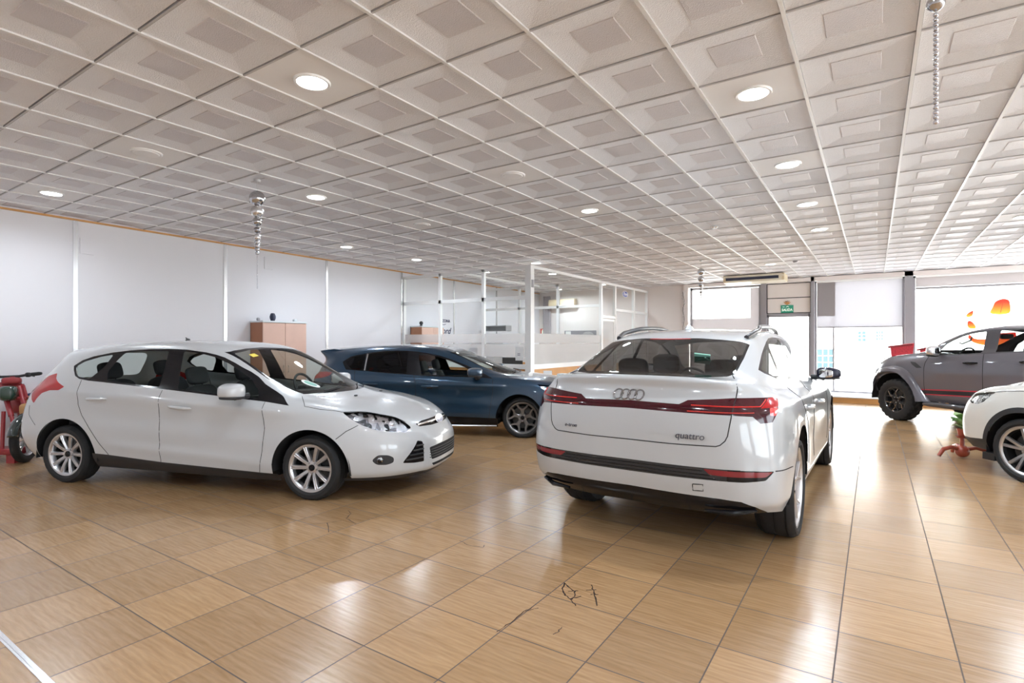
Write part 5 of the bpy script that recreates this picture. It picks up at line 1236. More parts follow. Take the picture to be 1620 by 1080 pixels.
# ------------------------------------------------------------------ shell
YB, YF, XR = 16.7, -3.6, 6.6                         # shop front, wall behind the camera, side wall
def shell():
    bm = BM(); box2(bm, (-10.4, YF-.2, -.12), (XR+.2, YB+.25, 0)); structure(obj('floor', bm, M['floor'], smooth=False))
    bm = BM(); prism(bm, [(wall_x(YF-.2), YF-.2), (wall_x(YB+.25), YB+.25), (wall_x(YB+.25)-.2, YB+.25), (wall_x(YF-.2)-.2, YF-.2)], 0, H+.15, axis='z'); structure(obj('wall_left', bm, M['wall_white'], smooth=False))
    bm = BM(); box2(bm, (-10.2, YF-.2, 0), (XR+.2, YF, H+.15)); structure(obj('wall_front', bm, M['wall_white'], smooth=False))
    # side wall with big windows (out of frame): piers, sill, lintel
    bm = BM(); box2(bm, (XR, YF, 0), (XR+.2, YB+.2, .35)); box2(bm, (XR, YF, 2.95), (XR+.2, YB+.2, H+.15))
    for y in (YF+.3, .2, 4.3, 8.4, 12.5, YB-.1): box2(bm, (XR, y-.35, .3), (XR+.2, y+.35, 3.0))
    structure(obj('wall_right', bm, M['wall_white'], smooth=False))
    k = 4
    for y0, y1 in ((-2.95, -.15), (.55, 3.95), (4.65, 8.05), (8.75, 12.15), (12.85, 16.25)):
        window('window_%d' % k, 'x', XR+.1, y0, y1, .35, 2.95, .06, 'grey_frame', mull=1); k += 1
    # shop-front wall
    bm = BM()
    box2(bm, (-10.3, YB, 0), (-4.72, YB+.2, H+.15))
    box2(bm, (-4.72, YB, 3.16), (XR+.2, YB+.2, H+.15)); box2(bm, (5.9, YB, 0), (XR+.2, YB+.2, 3.2))
    box2(bm, (-4.72, YB, 0), (-2.62, YB+.2, .14)); box2(bm, (-1.36, YB, 0), (6.0, YB+.2, .14))
    structure(obj('wall_back', bm, M['wall_cream'], smooth=False))
    bm = BM(); box2(bm, (-1.30, 15.45, 0), (5.9, YB, .125)); structure(obj('trim_1', bm, M['orange_trim'], smooth=False))
    bm = BM(); box2(bm, (-1.32, 15.43, .125), (5.9, YB, .150)); structure(obj('trim_2', bm, M['paper'], smooth=False))
    n = 3
    for x0, x1, m in ((-2.66, -2.52, 'grey_frame'), (-1.42, -1.34, 'grey_frame'), (.63, .80, 'grey_frame')):
        bm = BM(); box2(bm, (x0, YB-.10, 0 if x1 < -1.4 else .15), (x1, YB+.15, H)); structure(obj('trim_%d' % n, bm, M[m], smooth=False)); n += 1
    bm = BM(); box2(bm, (-4.82, YB-.12, 0), (-4.68, YB-.001, H)); structure(obj('trim_%d' % n, bm, M['wall_cream'], smooth=False)); n += 1
    bm = BM(); box2(bm, (-4.7, YB-.10, 3.12), (5.9, YB-.001, H-.002)); structure(obj('trim_%d' % n, bm, M['wall_cream'], smooth=False)); n += 1
    # orange strip along the top of the long wall, metal cover strips on its joints
    bm = BM(); y0, y1 = YF, YB
    prism(bm, [(wall_x(y0), y0), (wall_x(y1), y1), (wall_x(y1)+.022, y1), (wall_x(y0)+.022, y0)], H-.030, H-.004, axis='z'); structure(obj('trim_%d' % n, bm, M['orange_trim'], smooth=False)); n += 1
    for y in (-1.4, .78, 2.96, 5.15, 7.35, 9.62, 11.72, 13.9):
        bm = BM(); box2(bm, (wall_x(y)-.01, y-.028, 0), (wall_x(y)+.014, y+.028, H-.03)); structure(obj('trim_%d' % n, bm, M['alu'], smooth=False)); n += 1
    for y, z in ((3.10, 2.85), (5.99, 2.97)):
        bm = BM(); box2(bm, (wall_x(y)-.01, y-.085, z-.115), (wall_x(y)+.016, y+.085, z+.115), bevel=.004)
        tag(obj('wall_plate', bm, M['wall_white'], smooth=False), 'blank white square wall plate '+('just past the joint strip nearest the moped' if y < 4 else 'high on the wall above the wooden cabinet'), 'wall plate')
    structure(floor_strip(n)); n += 1
    # window 1: pale film, window 2 with blind, window 3 wide
    window('window_1', 'y', YB+.08, -4.66, -2.66, .14, 3.12, .07, 'grey_frame', mull=0)
    window('window_2', 'y', YB+.08, -1.34, .63, .14, 3.12, .05, 'grey_frame', mull=0, mpos=(-.90,))
    window('window_3', 'y', YB+.08, .80, 5.9, .14, 3.12, .05, 'grey_frame', mull=0, mpos=(3.4,))
    # glazed door with board over it
    bm = BM()
    for a, b in (((-2.52, 0), (-2.46, 2.24)), ((-1.48, 0), (-1.42, 2.24)), ((-2.52, 2.17), (-1.42, 2.26)), ((-2.46, 0), (-1.48, .10))): box2(bm, (a[0], YB-.02, a[1]), (b[0], YB+.05, b[1]))
    d_ = structure(obj('door_1', bm, M['grey_frame'], smooth=False))
    bm = BM(); box2(bm, (-2.46, YB+.01, .10), (-1.48, YB+.02, 2.17)); obj('pane', bm, M['pane'], d_, smooth=False)
    bm = BM(); tube(bm, [(-1.56, YB-.05, .95), (-1.56, YB-.09, 1.0), (-1.56, YB-.09, 1.35), (-1.56, YB-.05, 1.40)], .014, 8); obj('door_handle', bm, M['alu'], d_)
    bm = BM(); box2(bm, (-2.52, YB, 2.26), (-1.42, YB+.06, 3.12)); o = structure(obj('trim_%d' % n, bm, M['wall_cream'], smooth=False)); n += 1
    bm = BM()
    for z in (2.28, 2.70, 3.10): box2(bm, (-2.52, YB-.012, z-.010), (-1.42, YB-.001, z+.010))
    for x in (-2.51, -1.43): box2(bm, (x-.010, YB-.012, 2.28), (x+.010, YB-.001, 3.10))
    structure(obj('trim_%d' % n, bm, M['black'], smooth=False)); n += 1
CRACKS = [[(-1.568, 2.919), (-1.531, 2.825), (-1.482, 2.778), (-1.433, 2.749), (-1.377, 2.697)], [(-1.568, 2.919), (-1.483, 2.858), (-1.461, 2.856), (-1.436, 2.793), (-1.433, 2.749)], [(-1.492, 2.835), (-1.448, 2.871)], [(-1.442, 2.752), (-1.405, 2.82)], [(-1.42, 2.983), (-1.379, 2.927), (-1.341, 2.872), (-1.279, 2.763)], [(-1.418, 2.901), (-1.366, 2.942)], [(-1.367, 2.871), (-1.331, 2.895)], [(-1.587, 2.232), (-1.579, 2.344), (-1.581, 2.49), (-1.57, 2.548)], [(-1.581, 2.49), (-1.537, 2.562)], [(-1.335, 2.457), (-1.329, 2.412), (-1.337, 2.371)], [(-2.546, 3.111), (-2.442, 3.08), (-2.316, 3.101), (-2.343, 3.146)], [(-3.811, 3.13), (-3.728, 3.094), (-3.645, 2.982), (-3.475, 2.938)], [(-3.806, 2.686), (-3.687, 2.827), (-3.638, 2.923)], [(-3.687, 2.827), (-3.496, 2.69)]]
def cracks():
    groups = (range(0, 4), range(4, 7), range(7, 9), (9,), (10,), (11,), range(12, 14))
    for g in groups:
        bm = BM(); R2 = random.Random(5)
        for i in g:
            pts = []
            for a, b in zip(CRACKS[i][:-1], CRACKS[i][1:]):
                for k in range(4): pts.append(Vector((a[0]+(b[0]-a[0])*k/4+R2.uniform(-.004, .004), a[1]+(b[1]-a[1])*k/4+R2.uniform(-.004, .004), .0006)))
            pts.append(Vector((*CRACKS[i][-1], .0006)))
            w = .0045 if i < 7 else .0030
            L = []
            for k, p in enumerate(pts):
                d = (pts[min(k+1, len(pts)-1)]-pts[max(k-1, 0)]).normalized(); q = Vector((-d.y, d.x, 0))*w*R2.uniform(.5, 1.2)
                L.append((bm.verts.new(p+q), bm.verts.new(p-q)))
            for a, b in zip(L[:-1], L[1:]): bm.faces.new((a[0], b[0], b[1], a[1]))
        structure(obj('floor_crack', bm, M['crack'], smooth=False))
M['crack'] = pbr('crack_dirt', (.05, .03, .02), .9)
def floor_strip(n):
    bm = BM()
    box2(bm, (-6.2, .814, 0), (-1.0, .844, .004)); box2(bm, (-6.2, .825, .004), (-1.0, .834, .006))
    return obj('trim_%d' % n, bm, M['alu'], smooth=False)
def window(name, ax, pos, a0, a1, z0, z1, fw, mat, mull=0, mpos=()):
    bm = BM()
    def B(u0, u1, w0, w1, t=.05):
        if ax == 'y': box2(bm, (u0, pos-t, w0), (u1, pos+t, w1))
        else: box2(bm, (pos-t, u0, w0), (pos+t, u1, w1))
    B(a0, a0+fw, z0, z1); B(a1-fw, a1, z0, z1); B(a0, a1, z0, z0+fw); B(a0, a1, z1-fw, z1)
    ms = list(mpos)+[a0+(a1-a0)*(i+1)/(mull+1) for i in range(mull)]
    for m_ in ms: B(m_-.02, m_+.02, z0, z1, .03)
    w = structure(obj(name, bm, M[mat], smooth=False))
    bm = BM()
    if ax == 'y': box2(bm, (a0+fw*.5, pos-.004, z0+fw*.5), (a1-fw*.5, pos+.004, z1-fw*.5))
    else: box2(bm, (pos-.004, a0+fw*.5, z0+fw*.5), (pos+.004, a1-fw*.5, z1-fw*.5))
    obj('pane', bm, M['pane'], w, smooth=False)
    return w
# ------------------------------------------------------------------ ceiling
CT, CX0, CY0 = .615, -3.48, 1.383
LIGHTS = [(0, 1), (4, 4), (4, 7), (4, 10), (4, 13), (-8, 1), (-4, 4), (0, 8), (-8, 8), (-8, 11), (-5, 14), (8, 14), (8, 8), (8, 2), (12, 5), (12, 11), (-4, -4), (4, -2), (-8, -5), (0, -6), (10, -4), (-8, 15), (-6, 17), (-9, 19), (-6, 22), (-9, 23), (2, 19)]  # office downlights past its front one are added to brighten the office
VENTS = [(-4, 1), (0, 5), (-4, 7)]
def ceiling():
    V = []; F = []; MI = []
    plain = set(LIGHTS+VENTS)
    def q(a, mi):
        i = len(V); V.extend(a); F.append(tuple(range(i, i+len(a)))); MI.append(mi)
    i0, i1 = int((-10.3-CX0)/CT)-1, int((XR-CX0)/CT)+1; j0, j1 = int((YF-CY0)/CT)-1, int((YB-CY0)/CT)+1
    g = .013
    for i in range(i0, i1):
        for j in range(j0, j1):
            x0, y0 = CX0+i*CT, CY0+j*CT; cx, cy = x0+CT/2, y0+CT/2; h = CT/2-g
            if cx < -10.3: continue
            def sqr(r, z): return [(cx-r, cy-r, z), (cx-r, cy+r, z), (cx+r, cy+r, z), (cx+r, cy-r, z)]
            o = sqr(h, H+.006)
            if (i, j) in plain: q(o, 2); continue
            a, b_ = sqr(.137, H+.024), sqr(.133, H+.020)
            for k in range(4):
                q([o[k], o[(k+1) % 4], a[(k+1) % 4], a[k]], 0); q([a[k], a[(k+1) % 4], b_[(k+1) % 4], b_[k]], 1)
            q(b_, 1)
    q([(-10.4, YF-.2, H+.07), (-10.4, YB+.2, H+.07), (XR+.2, YB+.2, H+.07), (XR+.2, YF-.2, H+.07)], 4)
    def bx(x0, x1, y0, y1, z0, z1, mi):
        p = [(x0, y0, z0), (x1, y0, z0), (x1, y1, z0), (x0, y1, z0), (x0, y0, z1), (x1, y0, z1), (x1, y1, z1), (x0, y1, z1)]
        for f in ((0, 3, 2, 1), (4, 5, 6, 7), (0, 1, 5, 4), (1, 2, 6, 5), (2, 3, 7, 6), (3, 0, 4, 7)): q([p[t] for t in f], mi)
    for i in range(i0, i1+1):
        x = CX0+i*CT; bx(x-.011, x+.011, YF, YB, H-.004, H+.02, 3)
    for j in range(j0, j1+1):
        y = CY0+j*CT; bx(-10.3, XR, y-.0065, y+.0065, H-.001, H+.02, 5)
    me = bpy.data.meshes.new('ceiling'); me.from_pydata(V, [], F)
    for m in ('ceil_tile', 'ceil_centre', 'ceil_plain', 'ceil_bar', 'ceil_void', 'ceil_bar_shaded'): me.materials.append(M[m])
    me.polygons.foreach_set('material_index', MI); me.update()
    o = bpy.data.objects.new('ceiling', me); COL.objects.link(o); structure(o)
def tile_c(i, j): return CX0+(i+.5)*CT, CY0+(j+.5)*CT
LAMP_W = 22.0
def downlights():
    names = {(0, 1): 'white round ceiling downlight above the open floor, largest one lit', (4, 4): 'round downlight over the boot of the red-lamped car', (4, 7): 'round downlight second in the row over the sloping-roof car', (4, 10): 'round downlight third in the row over the sloping-roof car', (4, 13): 'small far downlight last in the row toward the shop door', (-8, 1): 'round downlight next to the long white wall above the moped', (-4, 4): 'round downlight beside the hanging ball ornament over the white hatchback', (0, 8): 'round downlight between the blue hatchback and the glass office', (-8, 8): 'round downlight near the long wall past the wooden cabinet', (-8, 11): 'small round downlight over the glass office beside the long wall', (-5, 14): 'round downlight above the corner post of the glass office', (8, 14): 'round downlight above the grey pickup', (-8, 15): 'downlight inside the glass office close to the long wall', (-6, 17): 'added downlight brightening the glass office just past the corner post', (-9, 19): 'added downlight brightening the glass office over the grey metal cabinet', (-6, 22): 'added downlight brightening the glass office near its inner door', (-9, 23): 'added downlight brightening the far back of the glass office before the beige air conditioner', (2, 19): 'small downlight nearest the cream ceiling air conditioner'}
    proto = None
    for (i, j) in LIGHTS:
        x, y = tile_c(i, j)
        if proto is None:
            bm = BM(); lathe(bm, [(.122, .012), (.122, .002), (.116, -.006), (.100, -.004), (.098, .010)], seg=40)
            r = obj('downlight', bm, M['white_metal'])
            bm = BM(); row = lathe(bm, [(.0005, .002), (.05, .0), (.0985, .004)], seg=40); d = obj('diffuser', bm, M['bulb_light'], r); proto = (r, d)
        else:
            r = proto[0].copy(); COL.objects.link(r); d = proto[1].copy(); COL.objects.link(d); d.parent = r
        r.location = (x, y, H-.002)
        if (i, j) in names: tag(r, names[(i, j)], 'ceiling light', 'round ceiling downlights')
        else: tag(r, 'round ceiling downlight out of view above the showroom floor', 'ceiling light', 'unseen ceiling downlights')
        l = bpy.data.lights.new('downlight_lamp', 'AREA'); l.shape = 'DISK'; l.size = .17; l.energy = LAMP_W; l.color = (.80, .90, 1.0); l.spread = math.radians(165)
        lo = bpy.data.objects.new('downlight_lamp', l); COL.objects.link(lo); lo.location = (x, y, H-.022)
    for k, (i, j) in enumerate(VENTS):
        x, y = tile_c(i, j); bm = BM()
        lathe(bm, [(.13, .010), (.13, .0), (.12, -.008), (.105, -.004), (.100, -.012), (.06, -.016), (.0005, -.016)], seg=40)
        o = obj('air_valve', bm, M['ceil_plain']); o.location = (x, y, H)
        tag(o, ['white round ceiling air valve beyond the first downlight row near the long wall', 'white round ceiling air valve over the middle aisle', 'white round ceiling air valve in front of the glass office'][k], 'vent', 'round ceiling air valves')
    for (x, y, lb) in ((-2.02, 8.55, 'small grey smoke detector on the ceiling over the sloping-roof car'), (-1.42, 13.16, 'small dark smoke detector on the ceiling near the shop door')):
        bm = BM(); lathe(bm, [(.055, .0), (.055, -.015), (.035, -.035), (.0005, -.037)], seg=24); o = obj('smoke_detector', bm, M['grey_frame'] if y > 10 else M['alu']); o.location = (x, y, H+.005); tag(o, lb, 'smoke detector')
# ------------------------------------------------------------------ hanging ball ornaments
def ornament(x, y, zs, chain, label, mats=('bead', 'alu', 'bead', 'bead_dark', 'alu', 'bead', 'bead', 'bead', 'bead'), bead_r=.009, big=False):
    """zs: list of (centre height, radius)"""
    root = empty('hanging_ornament', (x, y, 0), 0, label, 'ornament', 'hanging strings of silver balls')
    bm = BM(); tube(bm, [(0, 0, H+.01), (0, 0, zs[0][0])], .0025, 6); lathe(bm, [(.0005, H-.02), (.03, H-.018), (.034, H+.005)], seg=20); obj('cord', bm, M['wire'], root)
    for k, (z, r) in enumerate(zs):
        bm = BM(); bmesh.ops.create_uvsphere(bm, u_segments=28, v_segments=18, radius=r); o = obj('ball', bm, M[mats[min(k, len(mats)-1)]], root, ang=180); o.location = (0, 0, z)
    if chain:
        z0, z1, n = chain; bm = BM()
        for k in range(n):
            z = z0+(z1-z0)*k/(n-1)
            bmesh.ops.create_uvsphere(bm, u_segments=12, v_segments=8, radius=bead_r, matrix=Matrix.Translation((0, 0, z)))
        tube(bm, [(0, 0, z0+.03), (0, 0, z1)], .0018, 5)
        obj('bead_string', bm, M['crystal'], root, ang=60)
    return root
def ornaments():
    zs1 = [(3.028, .082), (2.885, .067), (2.776, .050), (2.684, .037), (2.606, .038), (2.551, .027), (2.510, .027), (2.475, .026), (2.433, .021)]
    ornament(-5.573, 3.36, zs1, (2.40, 2.05, 40), 'string of silver balls with a thin bead tail hanging before the long white wall', bead_r=.0035)
    s = .93
    zs2 = [(2.985, .075), (2.83, .065), (2.70, .050), (2.615, .034), (2.545, .033), (2.49, .022), (2.44, .020), (2.395, .014), (2.355, .012)]
    ornament(-3.093, 11.94, zs2, None, 'string of silver balls hanging near the shop door and air conditioner', mats=('bead', 'bead', 'bead', 'bead_dark', 'bead', 'bead_dark', 'bead', 'bead', 'bead'))
    zs3 = [(3.10, .080), (2.97, .066), (2.86, .050), (2.775, .038), (2.70, .034), (2.64, .027), (2.595, .024), (2.553, .026)]
    ornament(.165, 2.21, zs3, (2.515, 2.170, 23), 'string of crystal beads dropping from a silver ball, closest to the camera', bead_r=.0078)
# ------------------------------------------------------------------ cabinets by the long wall
def cabinet(y0, y1, xf, h, label, extra):
    d = .40; root = empty('cabinet', (xf-d, y0, 0), 0, label, 'cabinet'); w = y1-y0
    bm = BM(); t = .018
    box2(bm, (0, 0, .06), (d-.02, t, h-.02), mi=0); box2(bm, (0, w-t, .06), (d-.02, w, h-.02), mi=0); box2(bm, (0, 0, .06), (.012, w, h-.02)); box2(bm, (0, 0, .06), (d-.02, w, .08))
    for z in (.5, .95, 1.4): box2(bm, (.01, t, z), (d-.03, w-t, z+.018))
    box2(bm, (.03, .02, 0), (d-.05, w-.02, .06)); obj('carcass', bm, M['cab_side'], root, smooth=False)
    bm = BM(); box2(bm, (-.005, -.01, h-.02), (d+.01, w+.01, h+.012), bevel=.003); obj('top_panel', bm, M['cab_top'], root, smooth=False)
    for k in range(2):
        a, b = (k*w/2+.004, (k+1)*w/2-.004); bm = BM(); box2(bm, (d-.02, a, .07), (d, b, h-.025), bevel=.002); dr = obj('door', bm, M['cab_front'], root, smooth=False)
        yk = w/2-.05 if k == 0 else w/2+.05
        bm = BM(); tube(bm, [(d, yk, .90), (d+.025, yk, .91), (d+.025, yk, 1.03), (d, yk, 1.04)], .006, 8); obj('handle', bm, M['alu'], dr)
    return root
def left_wall_things():
    cabinet(5.62, 6.52, -9.145, 1.85, 'wooden two-door cabinet with pale top against the long wall, behind the white hatchback', 0)
    o = black_pot(-9.36, 5.95, 1.862, .055, .15); tag(o, 'small dark rounded pot standing on the cabinet behind the white hatchback', 'pot')
    bm = BM(); sq(bm, (0, 0, .028), (.028, .045, .028), .8, .8); o = obj('tape_roll', bm, M['cab_top']); o.location = (-9.30, 6.38, 1.862); tag(o, 'small pale roll lying at the far end of the cabinet top', 'roll')
    bm = BM(); sq(bm, (0, 0, .03), (.03, .03, .03), .7, .7); o = obj('paperweight', bm, M['grey_frame']); o.location = (-9.42, 5.70, 1.862); tag(o, 'small grey lump at the near end of the cabinet top', 'paperweight')
    cabinet(9.93, 10.75, -9.31, 1.87, 'wooden two-door cabinet inside the glass office', 0)
    o = black_pot(-9.52, 10.12, 1.882, .05, .12, True); tag(o, 'small black round figure standing on the cabinet inside the glass office', 'figurine')
    y = 11.38; a = PI/2; x = wall_x(y)+.004
    t = text_mesh('wall_lettering', 'ZONA', .11, M['ink'], None, (x, y, 2.055), (PI/2, 0, PI/2), .002, 0, 'CENTER', 1.0, .003); tag(t, 'dark capital letters spelling zona high on the office wall', 'lettering')
    t = text_mesh('wall_lettering', 'Ford', .24, M['ink'], None, (x, y-.06, 1.78), (PI/2, 0, PI/2), .002, .35, 'CENTER', 1.0, .002); tag(t, 'dark slanted script lettering below the capital letters on the office wall', 'lettering')
    bm = BM(); tube(bm, [(x, y-.30, 1.93), (x, y-.2, 1.96), (x, y-.1, 1.95), (x, y-.02, 1.97)], .008, 6); o = obj('wall_flourish', bm, M['ink']); tag(o, 'short dark swoosh between the two lines of wall lettering', 'decoration')
def black_pot(x, y, z, r, h, lumpy=False):
    bm = BM()
    if lumpy:
        sq(bm, (0, 0, h*.62), (r, r, h*.40)); lathe(bm, [(.0005, 0), (r*.75, 0), (r*.8, h*.15), (r*.4, h*.25), (.0005, h*.3)], seg=20)
    else: lathe(bm, [(.0005, 0), (r*.6, 0), (r*.95, h*.35), (r, h*.6), (r*.7, h*.92), (r*.5, h), (r*.42, h*.96), (.0005, h*.5)], seg=28)
    o = obj('pot', bm, M['navy'] if not lumpy else M['black']); o.location = (x, y, z)
    if lumpy: o.name = 'figurine'
    return o
# ------------------------------------------------------------------ glass office
def office():
    rt = 3.09; t = .035
    # run along y = 9.7 from the long wall to the corner post, and back along x = -6 to the shop-front wall
    root = empty('office_partition', (-6.0, 9.7, 0), 0, 'white framed glass office partition with a wooden lower panel and frosted band', 'partition')
    def part(name, boxes, mat, label=None):
        bm = BM()
        for a, b in boxes: box2(bm, a, b)
        o = obj(name, bm, mat, root, smooth=False)
        return o
    xw = wall_x(9.7)+6.0+.02
    W = M['white_metal']
    part('corner_post', [((-.09, -.09, 0), (.05, .05, rt))], W)
    for x in (-1.24, -2.51, -3.70): part('post', [((x-t, -t, 0), (x+t, t, rt))], W)
    for y in (3.50, 4.42, 5.82, 6.96): part('post', [((-t, y-t, 0), (t, y+t, rt))], W)
    part('top_rail', [((xw, -t, rt-.06), (0, t, rt))], W); part('top_rail', [((-t, 0, rt-.06), (t, 7.0, rt))], W)
    part('top_rail', [((-1.98, 0, rt-.05), (-1.92, 3.6, rt))], W)
    part('middle_rail', [((xw, -t, 2.38), (0, t, 2.46))], W)
    part('middle_rail', [((-t, 4.42, 2.34), (t, 7.0, 2.41))], W); part('door_head', [((-t, 3.50, 2.12), (t, 4.42, 2.19))], W)
    part('waist_rail', [((xw, -t-.02, .90), (0, t+.02, 1.0))], W); part('waist_rail', [((-t-.02, 0, .90), (t+.02, 3.5, 1.0))], W); part('waist_rail', [((-t-.02, 4.42, .90), (t+.02, 7.0, 1.0))], W)
    part('wood_panel', [((xw, -.02, .08), (0, .02, .90))], M['orange_trim']); part('wood_panel', [((-.02, 0, .08), (.02, 3.5, .90))], M['orange_trim']); part('wood_panel', [((-.02, 4.42, .08), (.02, 7.0, .90))], M['orange_trim'])
    part('kick_rail', [((xw, -t, 0), (0, t, .08))], W); part('kick_rail', [((-t, 0, 0), (t, 3.5, .08))], W); part('kick_rail', [((-t, 4.42, 0), (t, 7.0, .08))], W)
    g = .004
    xs = [xw, -3.70, -2.51, -1.24, 0]; xs = [xw, -2.51, -1.24, 0]
    for i in range(3):
        a, b = xs[i]+t, xs[i+1]-t
        part('pane', [((a, -g, 2.46), (b, g, rt-.06))], M['pane_clear']); part('pane', [((a, -g, 1.66), (b, g, 2.38))], M['pane_clear']); part('pane', [((a, -g, 1.0), (b, g, 1.16))], M['pane_clear'])
        part('frosted_band', [((a, -g, 1.46), (b, g, 1.66))], M['pane_frost2']); part('frosted_band', [((a, -g, 1.16), (b, g, 1.43))], M['pane_frost2']); part('pane', [((a, -g, 1.43), (b, g, 1.46))], M['pane_clear'])
    ys = [0, 3.5, 4.42, 5.82, 6.96]
    for i in (0, 2, 3):
        a, b = ys[i]+t, ys[i+1]-t
        part('pane', [((-g, a, 1.66), (g, b, rt-.06 if i == 0 else 2.34))], M['pane_clear'])
        if i: part('pane', [((-g, a, 2.41), (g, b, rt-.06))], M['pane_clear'])
        part('frosted_band', [((-g, a, 1.46), (g, b, 1.66))], M['pane_frost']); part('frosted_band', [((-g, a, 1.0), (g, b, 1.43))], M['pane_frost']); part('pane', [((-g, a, 1.43), (g, b, 1.46))], M['pane_clear'])
    part('pane', [((-g, 3.53, 2.19), (g, 4.39, rt-.06))], M['pane_clear'])
    # glazed door leaf, ajar inwards
    dr = part('door', [((-.02, 3.54, .02), (.02, 3.60, 2.10)), ((-.02, 4.32, .02), (.02, 4.38, 2.10)), ((-.02, 3.6, 2.04), (.02, 4.32, 2.10)), ((-.02, 3.6, .02), (.02, 4.32, .14))], W)
    bm = BM(); box2(bm, (-g, 3.6, .14), (g, 4.32, 2.04)); obj('door_pane', bm, M['pane_frost2'], dr, smooth=False)
    bm = BM(); tube(bm, [(.02, 3.66, 1.02), (.06, 3.66, 1.02), (.06, 3.78, 1.02)], .01, 6); obj('door_handle', bm, M['alu'], dr)
    # inner run along y = 13.3
    root2 = empty('inner_partition', (-6.0, 13.3, 0), 0, 'white framed clear glass partition standing deeper inside the office', 'partition')
    def part2(name, a, b, mat):
        bm = BM(); box2(bm, a, b); return obj(name, bm, mat, root2, smooth=False)
    xw2 = wall_x(13.3)+6.02; xe = -.06
    for x in (-2.62, -1.34): part2('post', (x-t, -t, 0), (x+t, t, rt), W)
    part2('top_rail', (xw2, -t, rt-.06), (xe, t, rt), W); part2('middle_rail', (xw2, -t, 2.42), (xe, t, 2.49), W); part2('waist_rail', (xw2, -t, .90), (xe, t, 1.0), W); part2('wood_panel', (xw2, -.02, .0), (xe, .02, .90), M['orange_trim'])
    for a, b in ((xw2, -2.62-t), (-2.62+t, -1.34-t), (-1.34+t, xe)):
        part2('pane', (a, -g, 1.0), (b, g, 2.42), M['pane_clear']); part2('pane', (a, -g, 2.49), (b, g, rt-.06), M['pane_clear'])
    # things in the office
    bm = BM(); t_ = empty('desk', (-7.45, 11.15, 0), 0, 'white desk inside the glass office carrying the monitor', 'desk')
    bm = BM(); box2(bm, (-.85, -.35, .71), (.75, .35, .74), bevel=.004); obj('desktop', bm, M['paper'], t_, smooth=False)
    for x in (-.8, .70):
        bm = BM(); box2(bm, (x-.02, -.32, 0), (x+.02, .32, .71)); obj('leg', bm, M['white_metal'], t_, smooth=False)
    m = empty('monitor', (-7.37, 11.05, .74), .15, 'black computer monitor standing on the white office desk', 'monitor')
    bm = BM(); box2(bm, (-.27, -.02, .06), (.27, .02, .36), bevel=.006); obj('screen_housing', bm, M['black'], m, smooth=False)
    bm = BM(); box2(bm, (-.255, -.0225, .075), (.255, -.0205, .345)); obj('screen', bm, M['screen_dark'], m, smooth=False)
    bm = BM(); box2(bm, (-.03, .0, .008), (.03, .03, .10)); lathe(bm, [(.0005, .0), (.11, .0), (.11, .008), (.0005, .010)], seg=24); obj('stand', bm, M['black'], m)
    p = empty('printer', (-7.92, 11.05, .74), 0, 'low black printer standing beside the monitor on the office desk', 'printer')
    bm = BM(); box2(bm, (-.20, -.17, 0), (.20, .17, .20), bevel=.02); obj('case', bm, M['black'], p, smooth=False)
    bm = BM(); box2(bm, (-.14, -.25, .05), (.14, -.16, .06)); obj('paper_tray', bm, M['grey_frame'], p, smooth=False)
    for x, y, rz, lb in ((-6.75, 12.0, 2.4, 'dark grey office chair behind the frosted glass, nearer the corner post'), (-6.65, 12.75, 2.9, 'dark grey office chair behind the frosted glass, farther from the corner post')):
        office_chair(x, y, rz, lb)
    c = empty('metal_cabinet', (-9.35, 12.65, 0), 0, 'grey metal cabinet against the long wall deep in the office', 'cabinet')
    bm = BM(); box2(bm, (-.38, -.22, .03), (.42, .25, 1.46), bevel=.004); obj('carcass', bm, M['metal_cab'], c, smooth=False)
    for k in (0, 1):
        bm = BM(); box2(bm, (-.375+.40*k, -.236, .06), (.015+.40*k, -.22, 1.44), bevel=.003); d = obj('door', bm, M['metal_cab'], c, smooth=False)
        bm = BM(); tube(bm, [(-.02+.06*k, -.236, .80), (-.02+.06*k, -.262, .81), (-.02+.06*k, -.262, .93), (-.02+.06*k, -.236, .94)], .006, 6); obj('handle', bm, M['alu'], d)
    sh = empty('wall_shelf', (-9.30, 13.12, 1.80), 0, 'pale glass shelf box fixed high inside the office over the metal cabinet', 'shelf')
    bm = BM(); box2(bm, (-.42, -.14, .15), (.42, .14, .17)); obj('top_board', bm, M['cab_top'], sh, smooth=False)
    bm = BM(); box2(bm, (-.42, -.14, 0), (.42, .14, .012)); box2(bm, (-.42, -.14, 0), (-.40, .14, .16)); box2(bm, (.40, -.14, 0), (.42, .14, .16)); box2(bm, (-.42, .125, 0), (.42, .14, .16)); obj('box_frame', bm, M['metal_cab'], sh, smooth=False)
    # far office wall: air conditioner, grey conduit, extinguisher sign, framed boards
    ac = empty('air_conditioner', (-8.98, YB, 2.68), 0, 'beige wall air conditioner high on the far office wall', 'air conditioner')
    bm = BM(); prism(bm, [(-.001, 0), (-.001, .28), (-.18, .28), (-.215, .20), (-.215, .06), (-.17, 0)], -.50, .50, axis='x'); obj('case', bm, M['beige'], ac, ang=25)
    bm = BM(); box2(bm, (-.46, -.20, -.012), (.46, -.06, .004)); obj('louvre', bm, M['grey_frame'], ac, smooth=False)
    bm = BM(); box2(bm, (-9.77, YB-.09, 1.72), (-9.74, YB-.001, 3.10)); box2(bm, (-9.53, YB-.09, 1.72), (-9.50, YB-.001, 3.10)); box2(bm, (-9.74, YB-.05, 1.72), (-9.53, YB-.001, 3.10)); tag(obj('conduit_duct', bm, M['conduit'], smooth=False), 'tall grey conduit duct in the far corner of the office', 'duct')
